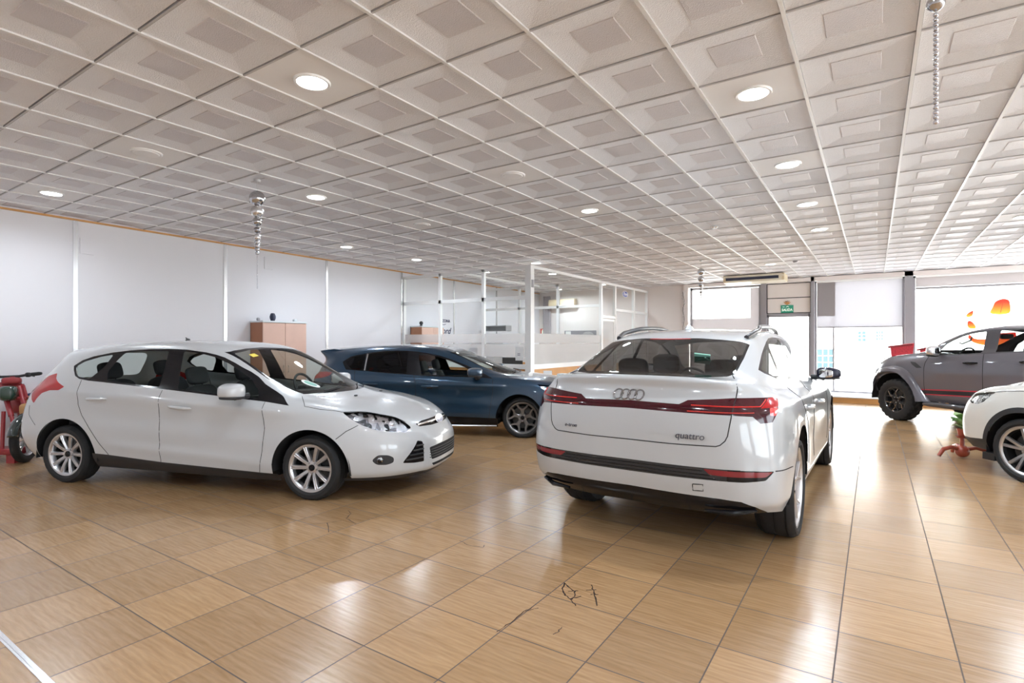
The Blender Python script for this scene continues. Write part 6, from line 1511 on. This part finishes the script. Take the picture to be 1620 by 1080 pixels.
    s_ = empty('fire_sign', (-9.84, YB-.012, 1.83), 0, 'small red and white fire extinguisher sign by the grey conduit', 'sign')
    bm = BM(); box2(bm, (-.085, -.004, -.13), (.085, .004, .13)); obj('plate', bm, M['sign_red'], s_, smooth=False)
    bm = BM(); prism(bm, [(-.03, -.10), (.03, -.10), (.03, .03), (.012, .055), (.012, .085), (.05, .085), (.05, .10), (-.02, .10), (-.02, .055), (-.03, .03)], -.0065, -.0045, axis='y'); obj('extinguisher_pictogram', bm, M['sign_white'], s_, smooth=False)
    fr = empty('framed_board', (-8.35, YB-.012, 1.775), 0, 'wide grey framed board with pale arcs on the far office wall', 'picture')
    bm = BM(); box2(bm, (-.60, -.012, -.10), (.60, .010, .10)); obj('board', bm, M['grey_frame'], fr, smooth=False)
    bm = BM()
    for r_ in (.05, .08, .11, .14): tube(bm, [(.30+1.5*r_*math.cos(a_), -.014, -.09+r_*math.sin(a_)) for a_ in [PI*k/14 for k in range(15)]], .006, 5)
    box2(bm, (-.55, -.0145, -.08), (-.35, -.0125, .08)); obj('arc_pattern', bm, M['paper'], fr)
    fr = empty('framed_board', (-7.45, YB-.012, 1.64), 0, 'small dark poster with an orange lower half on the far office wall', 'picture')
    bm = BM(); box2(bm, (-.14, -.010, -.24), (.14, .010, .24)); obj('board', bm, M['grey_frame'], fr, smooth=False)
    bm = BM(); box2(bm, (-.13, -.0125, -.23), (.13, -.0105, -.03)); obj('lower_print', bm, M['orange_trim'], fr, smooth=False)
    bm = BM(); box2(bm, (-.13, -.0125, -.02), (.0, -.0105, .10)); obj('upper_print', bm, M['navy'], fr, smooth=False)
    # oval badge sign on the upper pane
    sg = empty('oval_sign', (-5.985, 14.83, 2.86), 0, 'blue oval dealer sign hung on the upper office pane', 'sign')
    bm = BM(); n = 40
    for k_, h_, mi in ((1.0, .010, 1), (.93, .013, 0), (.86, .0145, 1), (.82, .016, 0)):
        b_ = [bm.verts.new((h_, .215*k_*math.cos(2*PI*i/n), .088*k_*math.sin(2*PI*i/n))) for i in range(n)]; a_ = [bm.verts.new((0, v.co.y, v.co.z)) for v in b_]
        for i in range(n): bm.faces.new((a_[i], a_[(i+1) % n], b_[(i+1) % n], b_[i])).material_index = mi
        bm.faces.new(b_).material_index = mi
    obj('plate', bm, [M['badge_blue2'], M['paper']], sg, ang=20)
    text_mesh('script', 'Ford', .125, M['paper'], sg, (.018, 0, 0), (PI/2, 0, PI/2), .001, .35, 'CENTER', 1.25, .002)
    # notice sheets on the glass, detector on the post
    for nm, loc, s2, lb in (('notice_sheet', (-6.28, 9.685, 1.22), (.10, .14), 'white notice sheet with a printed mark taped beside the corner post'), ('notice_sheet', (-7.52, 9.685, 1.20), (.11, .15), 'grey notice sheet taped on the glass beside the middle post')):
        bm = BM(); box2(bm, (-s2[0], -.002, -s2[1]), (s2[0], .001, s2[1])); 
        if 'corner' in lb:
            for zz in (.0, -.03): box2(bm, (-.05, -.0035, zz), (.02, -.002, zz+.012), mi=1)
        o = obj(nm, bm, [M['paper'] if 'corner' in lb else M['metal_cab'], M['ink']], smooth=False); o.location = loc; tag(o, lb, 'notice')
    bm = BM(); box2(bm, (-5.955, 9.64, 2.62), (-5.935, 9.72, 2.78), bevel=.004); tag(obj('door_sensor', bm, M['grey_frame'], smooth=False), 'small grey sensor box screwed to the office corner post', 'sensor')
    # reception table outside the office
    tb = empty('table', (-5.42, 10.05, 0), 0, 'low white table with red-orange edge standing against the office glass', 'table')
    bm = BM(); box2(bm, (-.48, -.40, .715), (.42, .42, .745), bevel=.004); obj('tabletop', bm, M['paper'], tb, smooth=False)
    bm = BM(); box2(bm, (-.47, -.39, .68), (.41, .41, .715)); obj('apron', bm, M['coral'], tb, smooth=False)
    for x in (-.43, .37):
        for y in (-.35, .37):
            bm = BM(); tube(bm, [(x, y, 0), (x, y, .69)], .02, 10); obj('leg', bm, M['alu'], tb)
    bm = BM(); prism(bm, [(-.05, 0), (.05, 0), (.0, .13)], -.09, .09, axis='y'); o = obj('desk_calendar', bm, M['paper'], smooth=False); o.location = (-5.70, 9.88, .745); o.rotation_euler = (0, 0, -.9); tag(o, 'white tent-shaped desk calendar on the low table by the office post', 'calendar')
    bm = BM(); 
    for k in range(3): box(bm, (.006*k, .004*k, .012+.022*k), (.30, .21, .018), Matrix.Rotation(.1*k-.1, 3, 'Z'), bevel=.003)
    o = obj('paper_pile', bm, M['cab_top'], smooth=False); o.location = (-5.42, 10.12, .745); tag(o, 'flat pile of pale folders lying on the low table', 'papers', kind=None)
    bm = BM(); lathe(bm, [(.0005, 0), (.028, 0), (.026, .10), (.012, .13), (.012, .19), (.018, .20), (.0005, .21)], seg=20); o = obj('bottle', bm, M['coral']); o.location = (-5.16, 10.22, .745); tag(o, 'slim orange bottle standing upright on the low table', 'bottle')
def office_chair(x, y, rz, label):
    r = empty('office_chair', (x, y, 0), rz, label, 'chair')
    bm = BM(); sq(bm, (0, 0, .50), (.24, .25, .06), .5, .5); obj('seat', bm, M['chair_grey'], r)
    bm = BM(); sq(bm, (-.24, 0, .93), (.05, .23, .30), .5, .5); obj('backrest', bm, M['chair_grey'], r)
    bm = BM(); tube(bm, [(-.05, 0, .46), (-.22, 0, .48), (-.26, 0, .75)], .022, 8); obj('back_bracket', bm, M['black'], r)
    bm = BM(); tube(bm, [(0, 0, .08), (0, 0, .46)], .028, 10)
    for k in range(5):
        a = 2*PI*k/5; tube(bm, [(0, 0, .11), (.28*math.cos(a), .28*math.sin(a), .075)], .02, 6); lathe(bm, [(.0005, -.012), (.032, -.012), (.032, .012), (.0005, .012)], axis='y', seg=14, c=(.28*math.cos(a), .28*math.sin(a), .033))
    obj('base', bm, M['black'], r)
M['pane_frost2'] = glass('office_pane_light_frost', (.9, .9, .9), .05, frost=.42, fcol=(.86, .85, .84))
M['screen_dark'] = pbr('dark_screen', (.02, .022, .025), .2, coat=.5)
M['metal_cab'] = pbr('grey_metal', (.50, .50, .51), .45)
M['conduit'] = pbr('conduit_grey', (.40, .37, .38), .6)
M['badge_blue2'] = pbr('sign_blue', (.02, .045, .33), .3, coat=.5)
M['coral'] = pbr('coral_edge', (.78, .20, .10), .5)
M['chair_grey'] = pbr('chair_fabric', (.075, .07, .07), .85)
# ------------------------------------------------------------------ shop front things
def front_things():
    a = empty('air_conditioner', (-2.60, 15.4, H), 0, 'long cream ceiling air conditioner with a dark grille near the shop door', 'air conditioner')
    bm = BM(); prism(bm, [(.32, -.005), (-.32, -.005), (-.34, -.06), (-.30, -.185), (.20, -.20), (.32, -.10)], -.72, .72, axis='x'); obj('case', bm, M['cream_plastic'], a, ang=25)
    bm = BM(); box2(bm, (-.66, -.352, -.135), (.60, -.30, -.065)); obj('intake_grille', bm, M['navy'], a, smooth=False)
    for x in (-.70, .70):
        bm = BM(); box2(bm, (x-.03, -.33, -.18), (x+.03, .30, -.008), bevel=.01); obj('end_cap', bm, M['beige'], a, smooth=False)
    s = empty('exit_sign', (-2.0, YB-.014, 2.395), 0, 'green emergency exit sign reading SALIDA above the glazed shop door', 'sign')
    bm = BM(); box2(bm, (-.155, -.006, -.105), (.155, .006, .105)); obj('plate', bm, M['sign_green'], s, smooth=False)
    text_mesh('lettering', 'SALIDA', .098, M['sign_white'], s, (0, -.0075, -.028), (PI/2, 0, 0), .001, 0, 'CENTER', .82, .002)
    bm = BM(); prism(bm, [(-.03, .04), (.01, .065), (.05, .04), (.05, .05), (.01, .08), (-.03, .05)], -.009, -.007, axis='y'); box2(bm, (-.12, -.009, .05), (-.06, -.007, .06)); obj('arrow', bm, M['sign_white'], s, smooth=False)
    bm = BM()
    for k, a_ in enumerate((-.9, -.45, .1, .55, 1.0)): tube(bm, [(0, 0, 0), (.05*math.sin(a_), -.006, .07*math.cos(a_)), (.10*math.sin(a_*1.2), -.004, .11*math.cos(a_)+.02)], [.006, .016, .003], 6)
    o = obj('dried_sprig', bm, M['sprig']); o.location = (-2.0, YB-.020, 2.505); tag(o, 'small orange-brown dried sprig standing on the green exit sign', 'decoration')
    # blinds
    b = empty('roller_blind', (-.36, YB-.02, 3.10), 0, 'half-drawn pale roller blind over the window next to the door', 'blind', 'roller blinds')
    bm = BM(); tube(bm, [(-.93, 0, .0), (.95, 0, .0)], .035, 12); obj('roller', bm, M['white_metal'], b)
    bm = BM(); box2(bm, (-.92, -.002, -1.22), (.94, .002, .0)); obj('cloth', bm, M['blind'], b, smooth=False)
    bm = BM(); box2(bm, (-.92, -.012, -1.245), (.94, .012, -1.215)); obj('bottom_bar', bm, M['grey_frame'], b, smooth=False)
    bm = BM(); box2(bm, (-.92, -.006, -.93), (-.50, .004, -.0)); obj('inner_cloth', bm, M['blind_dense'], b, smooth=False)
    b = empty('roller_blind', (3.35, YB-.02, 3.10), 0, 'mostly rolled-up grey roller blind over the wide window behind the pickup', 'blind', 'roller blinds')
    bm = BM(); tube(bm, [(-2.5, 0, 0), (2.5, 0, 0)], .035, 12); obj('roller', bm, M['white_metal'], b)
    bm = BM(); box2(bm, (-2.5, -.002, -.27), (2.5, .002, 0)); obj('cloth', bm, M['blind_dense'], b, smooth=False)
    bm = BM(); box2(bm, (-2.5, -.014, -.33), (2.5, .014, -.275)); obj('bottom_bar', bm, M['grey_frame'], b, smooth=False)
    # translucent film on window 1: margins around a clear middle
    f = empty('window_film', (-3.66, YB+.06, 0), 0, 'grey translucent film bordering the clear middle of the window beyond the long car roof', 'film')
    for nm, a0, a1 in (('lower_film', (-.95, -.002, .2), (.95, .002, 2.18)), ('side_film', (.70, -.002, 2.18), (.95, .002, 3.04))):
        bm = BM(); box2(bm, a0, a1); obj(nm, bm, M['blind_dense'], f, smooth=False)
    g = empty('tinsel_garland', (-4.80, YB-.16, 0), 0, 'dark and white tinsel garland hanging down the pillar beside the filmed window', 'garland')
    bm = BM(); R2 = random.Random(3)
    tube(bm, [(.02*math.sin(k*.7), .0, 1.5+.06*k) for k in range(26)], .006, 6); obj('strand', bm, M['black'], g)
    bm = BM()
    for k in range(90):
        z = 1.5+1.5*k/90; a_ = R2.random()*6.28; c = Vector((.02*math.sin(k*.3), 0, z)); d = Vector((math.cos(a_)*.05, math.sin(a_)*.05, .03))
        tube(bm, [c, c+d], [.005, .002], 4, mi=k % 2)
    o = obj('tinsel', bm, [M['grey_frame'], M['paper']], g)
    # orange window sticker in four pieces of one graphic
    st = empty('window_sticker', (2.2, YB+.060, 0), 0, 'orange and red shop graphic stuck on the wide window above the pickup', 'sticker')
    half = smooth_poly([(2.27, 2.14), (2.30, 2.30), (2.35, 2.42), (2.46, 2.475), (2.56, 2.46), (2.60, 2.38), (2.585, 2.14)], 4)
    p1 = smooth_poly([(1.82, 2.09), (1.86, 2.17), (1.95, 2.22), (1.94, 2.11), (1.88, 2.07)], 4); p2 = smooth_poly([(1.86, 1.82), (1.85, 1.96), (1.92, 1.97), (2.0, 1.85), (1.97, 1.79)], 4)
    arc = [(1.865, 1.66), (1.86, 1.57), (1.95, 1.47), (2.06, 1.42), (2.20, 1.40), (2.40, 1.32), (2.62, 1.30), (2.72, 1.55), (2.70, 1.70), (2.42, 1.68), (2.20, 1.55), (2.07, 1.54), (1.97, 1.56), (1.91, 1.63)]
    for nm, pl in (('half_disc', half), ('upper_petal', p1), ('lower_petal', p2), ('swoosh', arc)):
        bm = BM(); prism(bm, [(x-2.2, z) for x, z in pl], -.001, .001, axis='y'); obj(nm, bm, M['sticker_fire'], st, smooth=False)
    bm = BM(); tube(bm, [(.24, -.003, 2.16), (.26, -.003, 2.28), (.30, -.003, 2.38)], .008, 5); obj('stem_line', bm, M['coral'], st)
    # red boxes on a white plinth beyond the pickup
    pl = empty('console_table', (.95, 15.0, 0), 0, 'tall narrow white console table behind the grey pickup carrying two red boxes', 'table')
    for x in (-.74, .58):
        for y in (-.17, .17):
            bm = BM(); box2(bm, (x-.012, y-.012, 0), (x+.012, y+.012, 1.08)); obj('leg', bm, M['white_metal'], pl, smooth=False)
    bm = BM(); box2(bm, (-.77, -.22, 1.08), (.64, .22, 1.11)); obj('tabletop', bm, M['paper'], pl, smooth=False)
    for x, w, h, lb, rz in ((.50, .44, .31, 'larger red patterned gift box standing on the white console table', .12), (.96, .24, .25, 'smaller red gift box on the white console table nearer the pickup mirror', -.1)):
        r = empty('gift_box', (x, 14.98, 1.11), rz, lb, 'box', 'red gift boxes')
        bm = BM(); vs = []
        for (z, k) in ((0, .84), (h, 1.0)):
            vs.append([bm.verts.new((sx*w/2*k, sy*.15*k, z+(.03*sx if z else 0))) for sx, sy in ((-1, -1), (1, -1), (1, 1), (-1, 1))])
        bm.faces.new(vs[0][::-1]); bm.faces.new(vs[1])
        for k in range(4): bm.faces.new((vs[0][k], vs[0][(k+1) % 4], vs[1][(k+1) % 4], vs[1][k]))
        obj('box_body', bm, M['red_box'], r, smooth=False)
        bm = BM(); box2(bm, (-w/2*1.02, -.158, h-.05), (w/2*1.02, .158, h-.01)); o = obj('box_rim', bm, M['red_metal'], r, smooth=False); o.rotation_euler = (0, -.06/w*2*.5, 0); o.location = (0, 0, .005)
M['sprig'] = pbr('dried_sprig', (.60, .30, .12), .8)
def fire_mat():
    m, nt, b = coord_mat('fire_gradient_print'); tc = N(nt, 'ShaderNodeTexCoord'); s = N(nt, 'ShaderNodeSeparateXYZ'); nt.links.new(tc.outputs['Generated'], s.inputs[0])
    r = N(nt, 'ShaderNodeValToRGB'); e = r.color_ramp.elements; e[0].color = (.90, .55, .12, 1); e[1].color = (.80, .12, .08, 1); e[1].position = .8
    nt.links.new(s.outputs[2], r.inputs[0]); nt.links.new(r.outputs[0], b.inputs['Base Color']); b.inputs['Roughness'].default_value = .5
    t = N(nt, 'ShaderNodeBsdfTranslucent'); nt.links.new(r.outputs[0], t.inputs[0]); mx = N(nt, 'ShaderNodeMixShader'); mx.inputs[0].default_value = .6
    out = [n for n in nt.nodes if n.type == 'OUTPUT_MATERIAL'][0]; nt.links.new(b.outputs[0], mx.inputs[1]); nt.links.new(t.outputs[0], mx.inputs[2]); nt.links.new(mx.outputs[0], out.inputs[0])
    return m
M['sticker_fire'] = fire_mat()
# ------------------------------------------------------------------ red moped (front faces the room) and potted plant on a red stand
def moped():
    g = (-8.575, 2.239, 0)
    r = empty('moped', g, math.radians(33.745), 'red moped with black mudguard parked behind the white hatchback', 'moped')
    Rd = M['red_metal']; n = Vector((.956, .29, 0)); h = Vector((.29, -.956, 0)); up = Vector((0, 0, 1))
    def wheelset(c, nm, tr=.29, rr=.205, w=.088):
        bm = BM(); lathe(bm, [(rr-.012, -w*.30), (rr, -w*.42), (rr+.008, -w*.40), (rr+.004, 0), (rr+.008, w*.40), (rr, w*.42), (rr-.012, w*.30)], axis='y', seg=48, close=True)
        lathe(bm, [(.0005, .05), (.035, .05), (.045, .03), (.045, -.03), (.035, -.05), (.0005, -.05)], axis='y', seg=24)
        for k in range(5):
            a = 2*PI*k/5+.5
            for s_ in (-1, 1): bar(bm, a+s_*.2, .035, .022, .012, a+s_*.12, rr-.006, .022, .012, .024)
        o = obj(nm, bm, M['silver'], r, ang=35); o.location = c; o.rotation_euler = (0, 0, math.atan2(n.y, n.x)-PI/2)
        bm = BM(); lathe(bm, [(rr, -w*.42), (rr+.03, -w*.5), (tr-.03, -w*.48), (tr-.006, -w*.25), (tr, 0), (tr-.006, w*.25), (tr-.03, w*.48), (rr+.03, w*.5), (rr, w*.42)], axis='y', seg=56); obj('tyre', bm, M['rubber'], o)
        bm = BM(); lathe(bm, [(.05, .045), (.12, .045), (.12, .049), (.05, .049)], axis='y', seg=32, close=True); obj('brake_disc', bm, M['steel'], o)
    hub = Vector((-.06, 0, .29)); wheelset(hub, 'front_wheel')
    rear = hub-h*.66*1.0+Vector((.10, 0, 0)); wheelset(rear, 'rear_wheel')
    head = Vector((-.42, .21, .88))
    for s_ in (-1, 1):
        bm = BM(); a = head+n*(.085*s_); b = hub+n*(.075*s_)
        tube(bm, [a+(a-b)*.12, a, a.lerp(b, .55)], .030, 12); obj('fork_tube', bm, Rd, r)
        bm = BM(); tube(bm, [a.lerp(b, .5), b], .022, 12); obj('fork_slider', bm, M['dark_red'], r)
    bm = BM(); tube(bm, [hub-n*.09, hub+n*.09], .012, 8); obj('axle', bm, M['steel'], r)
    bm = BM()
    for dz in (.0, -.16):
        c = head+(hub-head)*(-.06+.26*(dz != 0)); tube(bm, [c-n*.13, c+n*.13], .026, 10)
    for s_ in (-1, 1): tube(bm, [head+n*.13*s_+(hub-head)*-.06, head+n*.13*s_+(hub-head)*.20], .016, 8)
    obj('triple_clamp', bm, Rd, r)
    bm = BM(); c = head+(hub-head)*.08+h*.09; sq(bm, c, (.085, .085, .095), .6, .6, rot=Matrix.Rotation(.3, 3, 'Z')); obj('headlamp', bm, M['lamp_green'], r)
    bm = BM(); N_ = 20; rows = []                                           # mudguard over the front of the tyre
    for i in range(N_+1):
        a = math.radians(104-92*i/N_); d = h*math.cos(a)+up*math.sin(a); row = []
        for k in range(7):
            b_ = (k-3)/3; row.append(bm.verts.new(hub+d*(.322-.040*b_*b_)+n*(.058*b_)))
        rows.append(row)
    for i in range(N_):
        for k in range(6): bm.faces.new((rows[i][k], rows[i+1][k], rows[i+1][k+1], rows[i][k+1]))
    o = obj('mudguard', bm, M['dark_green_gloss'], r); md = o.modifiers.new('thick', 'SOLIDIFY'); md.thickness = .005
    bc = head-h*.03+up*.12; bm = BM()
    pts = [bc-n*.34+up*.02, bc-n*.22+up*.03, bc-n*.08+up*.03, bc+n*.06+up*.035, bc+n*.14+up*.05, bc+n*.27+up*.065]
    tube(bm, pts, .017, 10); obj('handlebar', bm, M['black'], r)
    for s_ in (-1, 1):
        bm = BM(); e = pts[-1] if s_ > 0 else pts[0]; f = pts[-2] if s_ > 0 else pts[1]
        tube(bm, [e+(e-f).normalized()*.03, e, f.lerp(e, .35)], [.016, .024, .024], 10); obj('grip', bm, M['rubber'], r)
        bm = BM(); tube(bm, [f.lerp(e, .2)+h*.04, e.lerp(f, .1)+h*.07-up*.03], .006, 6); sq(bm, f.lerp(e, .2)+h*.02, (.03, .03, .03), .7, .7, nu=12, nv=8); obj('brake_lever', bm, M['black'], r)
    bm = BM(); tube(bm, [head+up*.05, head+up*.15-h*.02], .03, 10); sq(bm, bc+h*.03-up*.02, (.10, .05, .045), .6, .6, rot=Matrix.Rotation(.3, 3, 'Z')); obj('stem_cover', bm, Rd, r)
    bm = BM(); m0 = head-h*.10; tube(bm, [m0+up*.0, m0-h*.10-up*.30, m0-h*.18-up*.52, rear+up*.06+h*.2], [.04, .045, .045, .03], 10); tube(bm, [m0-h*.1-up*.28, rear+up*.38], .03, 8); tube(bm, [rear, rear+up*.40-h*.05], .022, 8); obj('frame', bm, Rd, r)
    bm = BM(); sq(bm, m0-h*.20-up*.22, (.13, .20, .12), .6, .6, rot=Matrix.Rotation(.29, 3, 'Z')); obj('fuel_tank', bm, Rd, r)
    bm = BM(); sq(bm, rear+up*.46+h*.10, (.11, .26, .05), .6, .6, rot=Matrix.Rotation(.29, 3, 'Z')); obj('saddle', bm, M['black'], r)
    bm = BM(); sq(bm, hub-h*.20+up*.34-n*.04, (.10, .08, .075), .5, .5, rot=Matrix.Rotation(.29, 3, 'Z')); obj('engine', bm, M['tan'], r)
    bm = BM(); sq(bm, head+n*.20-h*.10-up*.20, (.10, .09, .10), .4, .4); obj('yellow_pouch', bm, M['yellow_bag'], r)
    bm = BM(); c = head+n*.20-h*.10-up*.12; tube(bm, [c-n*.12+up*.02, c+up*.05, c+n*.12+up*.02, c+n*.12-up*.05], .018, 8); obj('blue_strap', bm, M['blue_strap'], r)
    bm = BM(); box2(bm, (-.62, -.06, .10), (-.14, .16, .17), bevel=.008); box2(bm, (-.62, -.06, .0), (-.52, .16, .10)); box2(bm, (-.24, -.06, 0), (-.14, .16, .10)); tube(bm, [(-.345, .0, .16), (-.345, .02, .62)], .022, 10); obj('parking_stand', bm, Rd, r)
M['dark_red'] = pbr('dark_red_metal', (.28, .02, .025), .3, coat=.4); M['lamp_green'] = pbr('dark_green_lamp', (.015, .05, .035), .15, coat=1.0)
M['dark_green_gloss'] = pbr('dark_green_gloss', (.012, .022, .020), .15, coat=1.0); M['tan'] = pbr('tan_case', (.50, .27, .11), .6, var=.2); M['yellow_bag'] = pbr('yellow_pouch', (.60, .40, .12), .7); M['blue_strap'] = pbr('blue_strap', (.03, .09, .28), .6)
def plant_stand():
    r = empty('plant_stand', (.93, 8.90, 0), math.radians(33.745), 'red-brown three-armed floor stand in front of the cream crossover', 'stand')
    Rd = M['red_brown']
    bm = BM(); sq(bm, (0, 0, .085), (.075, .075, .075), .9, .9); tube(bm, [(0, 0, .10), (0, 0, .26)], [.028, .022], 10); lathe(bm, [(.0005, .25), (.05, .25), (.075, .28), (.07, .28), (.0005, .265)], seg=24); obj('hub', bm, Rd, r)
    for k, a in enumerate((math.radians(180), math.radians(-20), math.radians(70))):
        bm = BM(); L = .30; d = Vector((math.cos(a), math.sin(a), 0)); tube(bm, [d*.04+Vector((0, 0, .11)), d*.14+Vector((0, 0, .135)), d*.24+Vector((0, 0, .11)), d*L+Vector((0, 0, .025))], [.026, .024, .026, .022], 10); obj('arm', bm, Rd, r)
    p = empty('potted_plant', (.93, 8.90, .28), 0, 'small green leafy plant standing on the red-brown floor stand', 'plant')
    bm = BM(); lathe(bm, [(.0005, .0), (.045, 0), (.06, .09), (.055, .09), (.05, .08), (.0005, .08)], seg=28); obj('pot', bm, Rd, p)
    bm = BM(); R2 = random.Random(11)
    for k in range(44):
        a = R2.random()*6.28; el = R2.uniform(.1, 1.3); L = R2.uniform(.10, .19); b = Vector((0, 0, .08+R2.random()*.10))
        d = Vector((math.cos(a)*math.cos(el), math.sin(a)*math.cos(el), math.sin(el))); s_ = d.cross(Vector((0, 0, 1))).normalized(); u = s_.cross(d)
        tip = b+d*L; m_ = b+d*L*.62; w = L*.42
        vs = [bm.verts.new(q) for q in (b+d*L*.25, m_+s_*w+u*.012, tip-Vector((0, 0, .02)), m_-s_*w+u*.012, m_-u*.006)]
        for t in ((0, 1, 4), (1, 2, 4), (2, 3, 4), (3, 0, 4)):
            f = bm.faces.new([vs[i] for i in t]); f.material_index = k % 2
        tube(bm, [b-Vector((0, 0, .02)), b+d*L*.3], .003, 4)
    obj('foliage', bm, [M['leaf'], M['leaf_light']], p)
M['red_brown'] = pbr('red_brown_glaze', (.40, .07, .04), .25, coat=.6); M['leaf'] = pbr('leaf', (.13, .28, .07), .5, spec=.4); M['leaf_light'] = pbr('leaf_light', (.42, .58, .25), .5)
# ------------------------------------------------------------------ street outside
def street():
    bm = BM(); box2(bm, (-60, YB+.25, -.16), (60, 60, -.05)); box2(bm, (XR+.2, -40, -.16), (60, YB+.25, -.05)); structure(obj('pavement_outside', bm, M['pavement'], smooth=False))
    b = empty('street_building', (0, 36, -.05), 0, 'sunlit pale building across the street outside the shop window', 'building')
    bm = BM(); box2(bm, (-45, 0, 0), (45, 6, 11)); obj('wall', bm, M['facade'], b, smooth=False)
    for x, z, w, h in ((-2.75, .0, .85, 1.15), (-.95, 1.6, .55, .55), (.10, 1.65, .30, .5), (-9.0, .9, 1.6, 1.4)):
        if w == 0: continue
        bm = BM(); box2(bm, (x, -.04, z), (x+w, .02, z+h)); wn = obj('window', bm, M['shutter'], b, smooth=False)
        bm = BM()
        for k in (1, 2): box2(bm, (x+w*k/3-.02, -.06, z), (x+w*k/3+.02, -.03, z+h))
        for k in (1, 2): box2(bm, (x, -.06, z+h*k/3-.02), (x+w, -.03, z+h*k/3+.02))
        obj('glazing_bar', bm, M['facade'], wn, smooth=False)
    f = empty('railing', (0, 24.5, -.05), 0, 'low grey kerb railing on the pavement outside the shop window', 'railing')
    bm = BM(); box2(bm, (-1.15, -.02, .21), (-.05, .02, .24)); box2(bm, (-1.15, -.02, .10), (-.05, .02, .13)); obj('rail', bm, M['grey_frame'], f, smooth=False)
    bm = BM()
    for k in range(12): box2(bm, (-1.14+.098*k-.012, -.012, 0), (-1.14+.098*k+.012, .012, .23))
    obj('balusters', bm, M['grey_frame'], f, smooth=False)
    p = empty('street_lamp', (-.62, 25.5, -.05), 0, 'thin grey lamp post on the far pavement outside', 'lamp post')
    bm = BM(); tube(bm, [(0, 0, 0), (0, 0, 5.0), (.3, 0, 5.4), (.8, 0, 5.5)], .035, 10); obj('pole', bm, M['grey_frame'], p)
    bm = BM(); sq(bm, (1.0, 0, 5.47), (.28, .12, .05), .7, .7); obj('lamp_head', bm, M['grey_frame'], p)
M['pavement'] = pbr('pavement', (.62, .60, .57), .9, var=.08); M['facade'] = pbr('facade', (.82, .79, .74), .9, var=.04); M['shutter'] = pbr('shutter_blue', (.015, .04, .05), .6)
# ------------------------------------------------------------------ light and camera
SUN_W, SKY_W = 22.0, 6.5
def lights():
    w = bpy.data.worlds.new('daylight'); scene.world = w; w.use_nodes = True; nt = w.node_tree
    bg = nt.nodes['Background']; bg.inputs['Color'].default_value = (.84, .92, 1.0, 1); bg.inputs['Strength'].default_value = SKY_W
    s = bpy.data.lights.new('sun', 'SUN'); s.energy = SUN_W; s.angle = .01; s.color = (1, .985, .97); so = bpy.data.objects.new('sun', s); COL.objects.link(so)
    so.rotation_euler = Vector((.25, .75, -.65)).to_track_quat('-Z', 'Y').to_euler()
def camera():
    cam = bpy.data.objects.new('camera', bpy.data.cameras.new('camera')); COL.objects.link(cam)
    cam.location = (0, 0, 1.46); cam.rotation_euler = (PI/2, 0, math.radians(33.745))
    cam.data.sensor_width = 36; cam.data.lens = 857.7/1620*36; cam.data.shift_y = 2/1620; cam.data.clip_start = .05; scene.camera = cam
    vs = scene.view_settings; vs.view_transform = 'Standard'; vs.look = 'None'; vs.gamma = 1.0; vs.exposure = EXPOSURE
    try: vs.use_curve_mapping = False
    except Exception: pass
EXPOSURE = 0.3
shell(); cracks(); ceiling(); downlights(); ornaments(); left_wall_things(); office(); front_things()
white_hatchback(); blue_hatchback(); white_suv_coupe(); grey_pickup(); cream_suv()
moped(); plant_stand(); street(); lights(); camera()
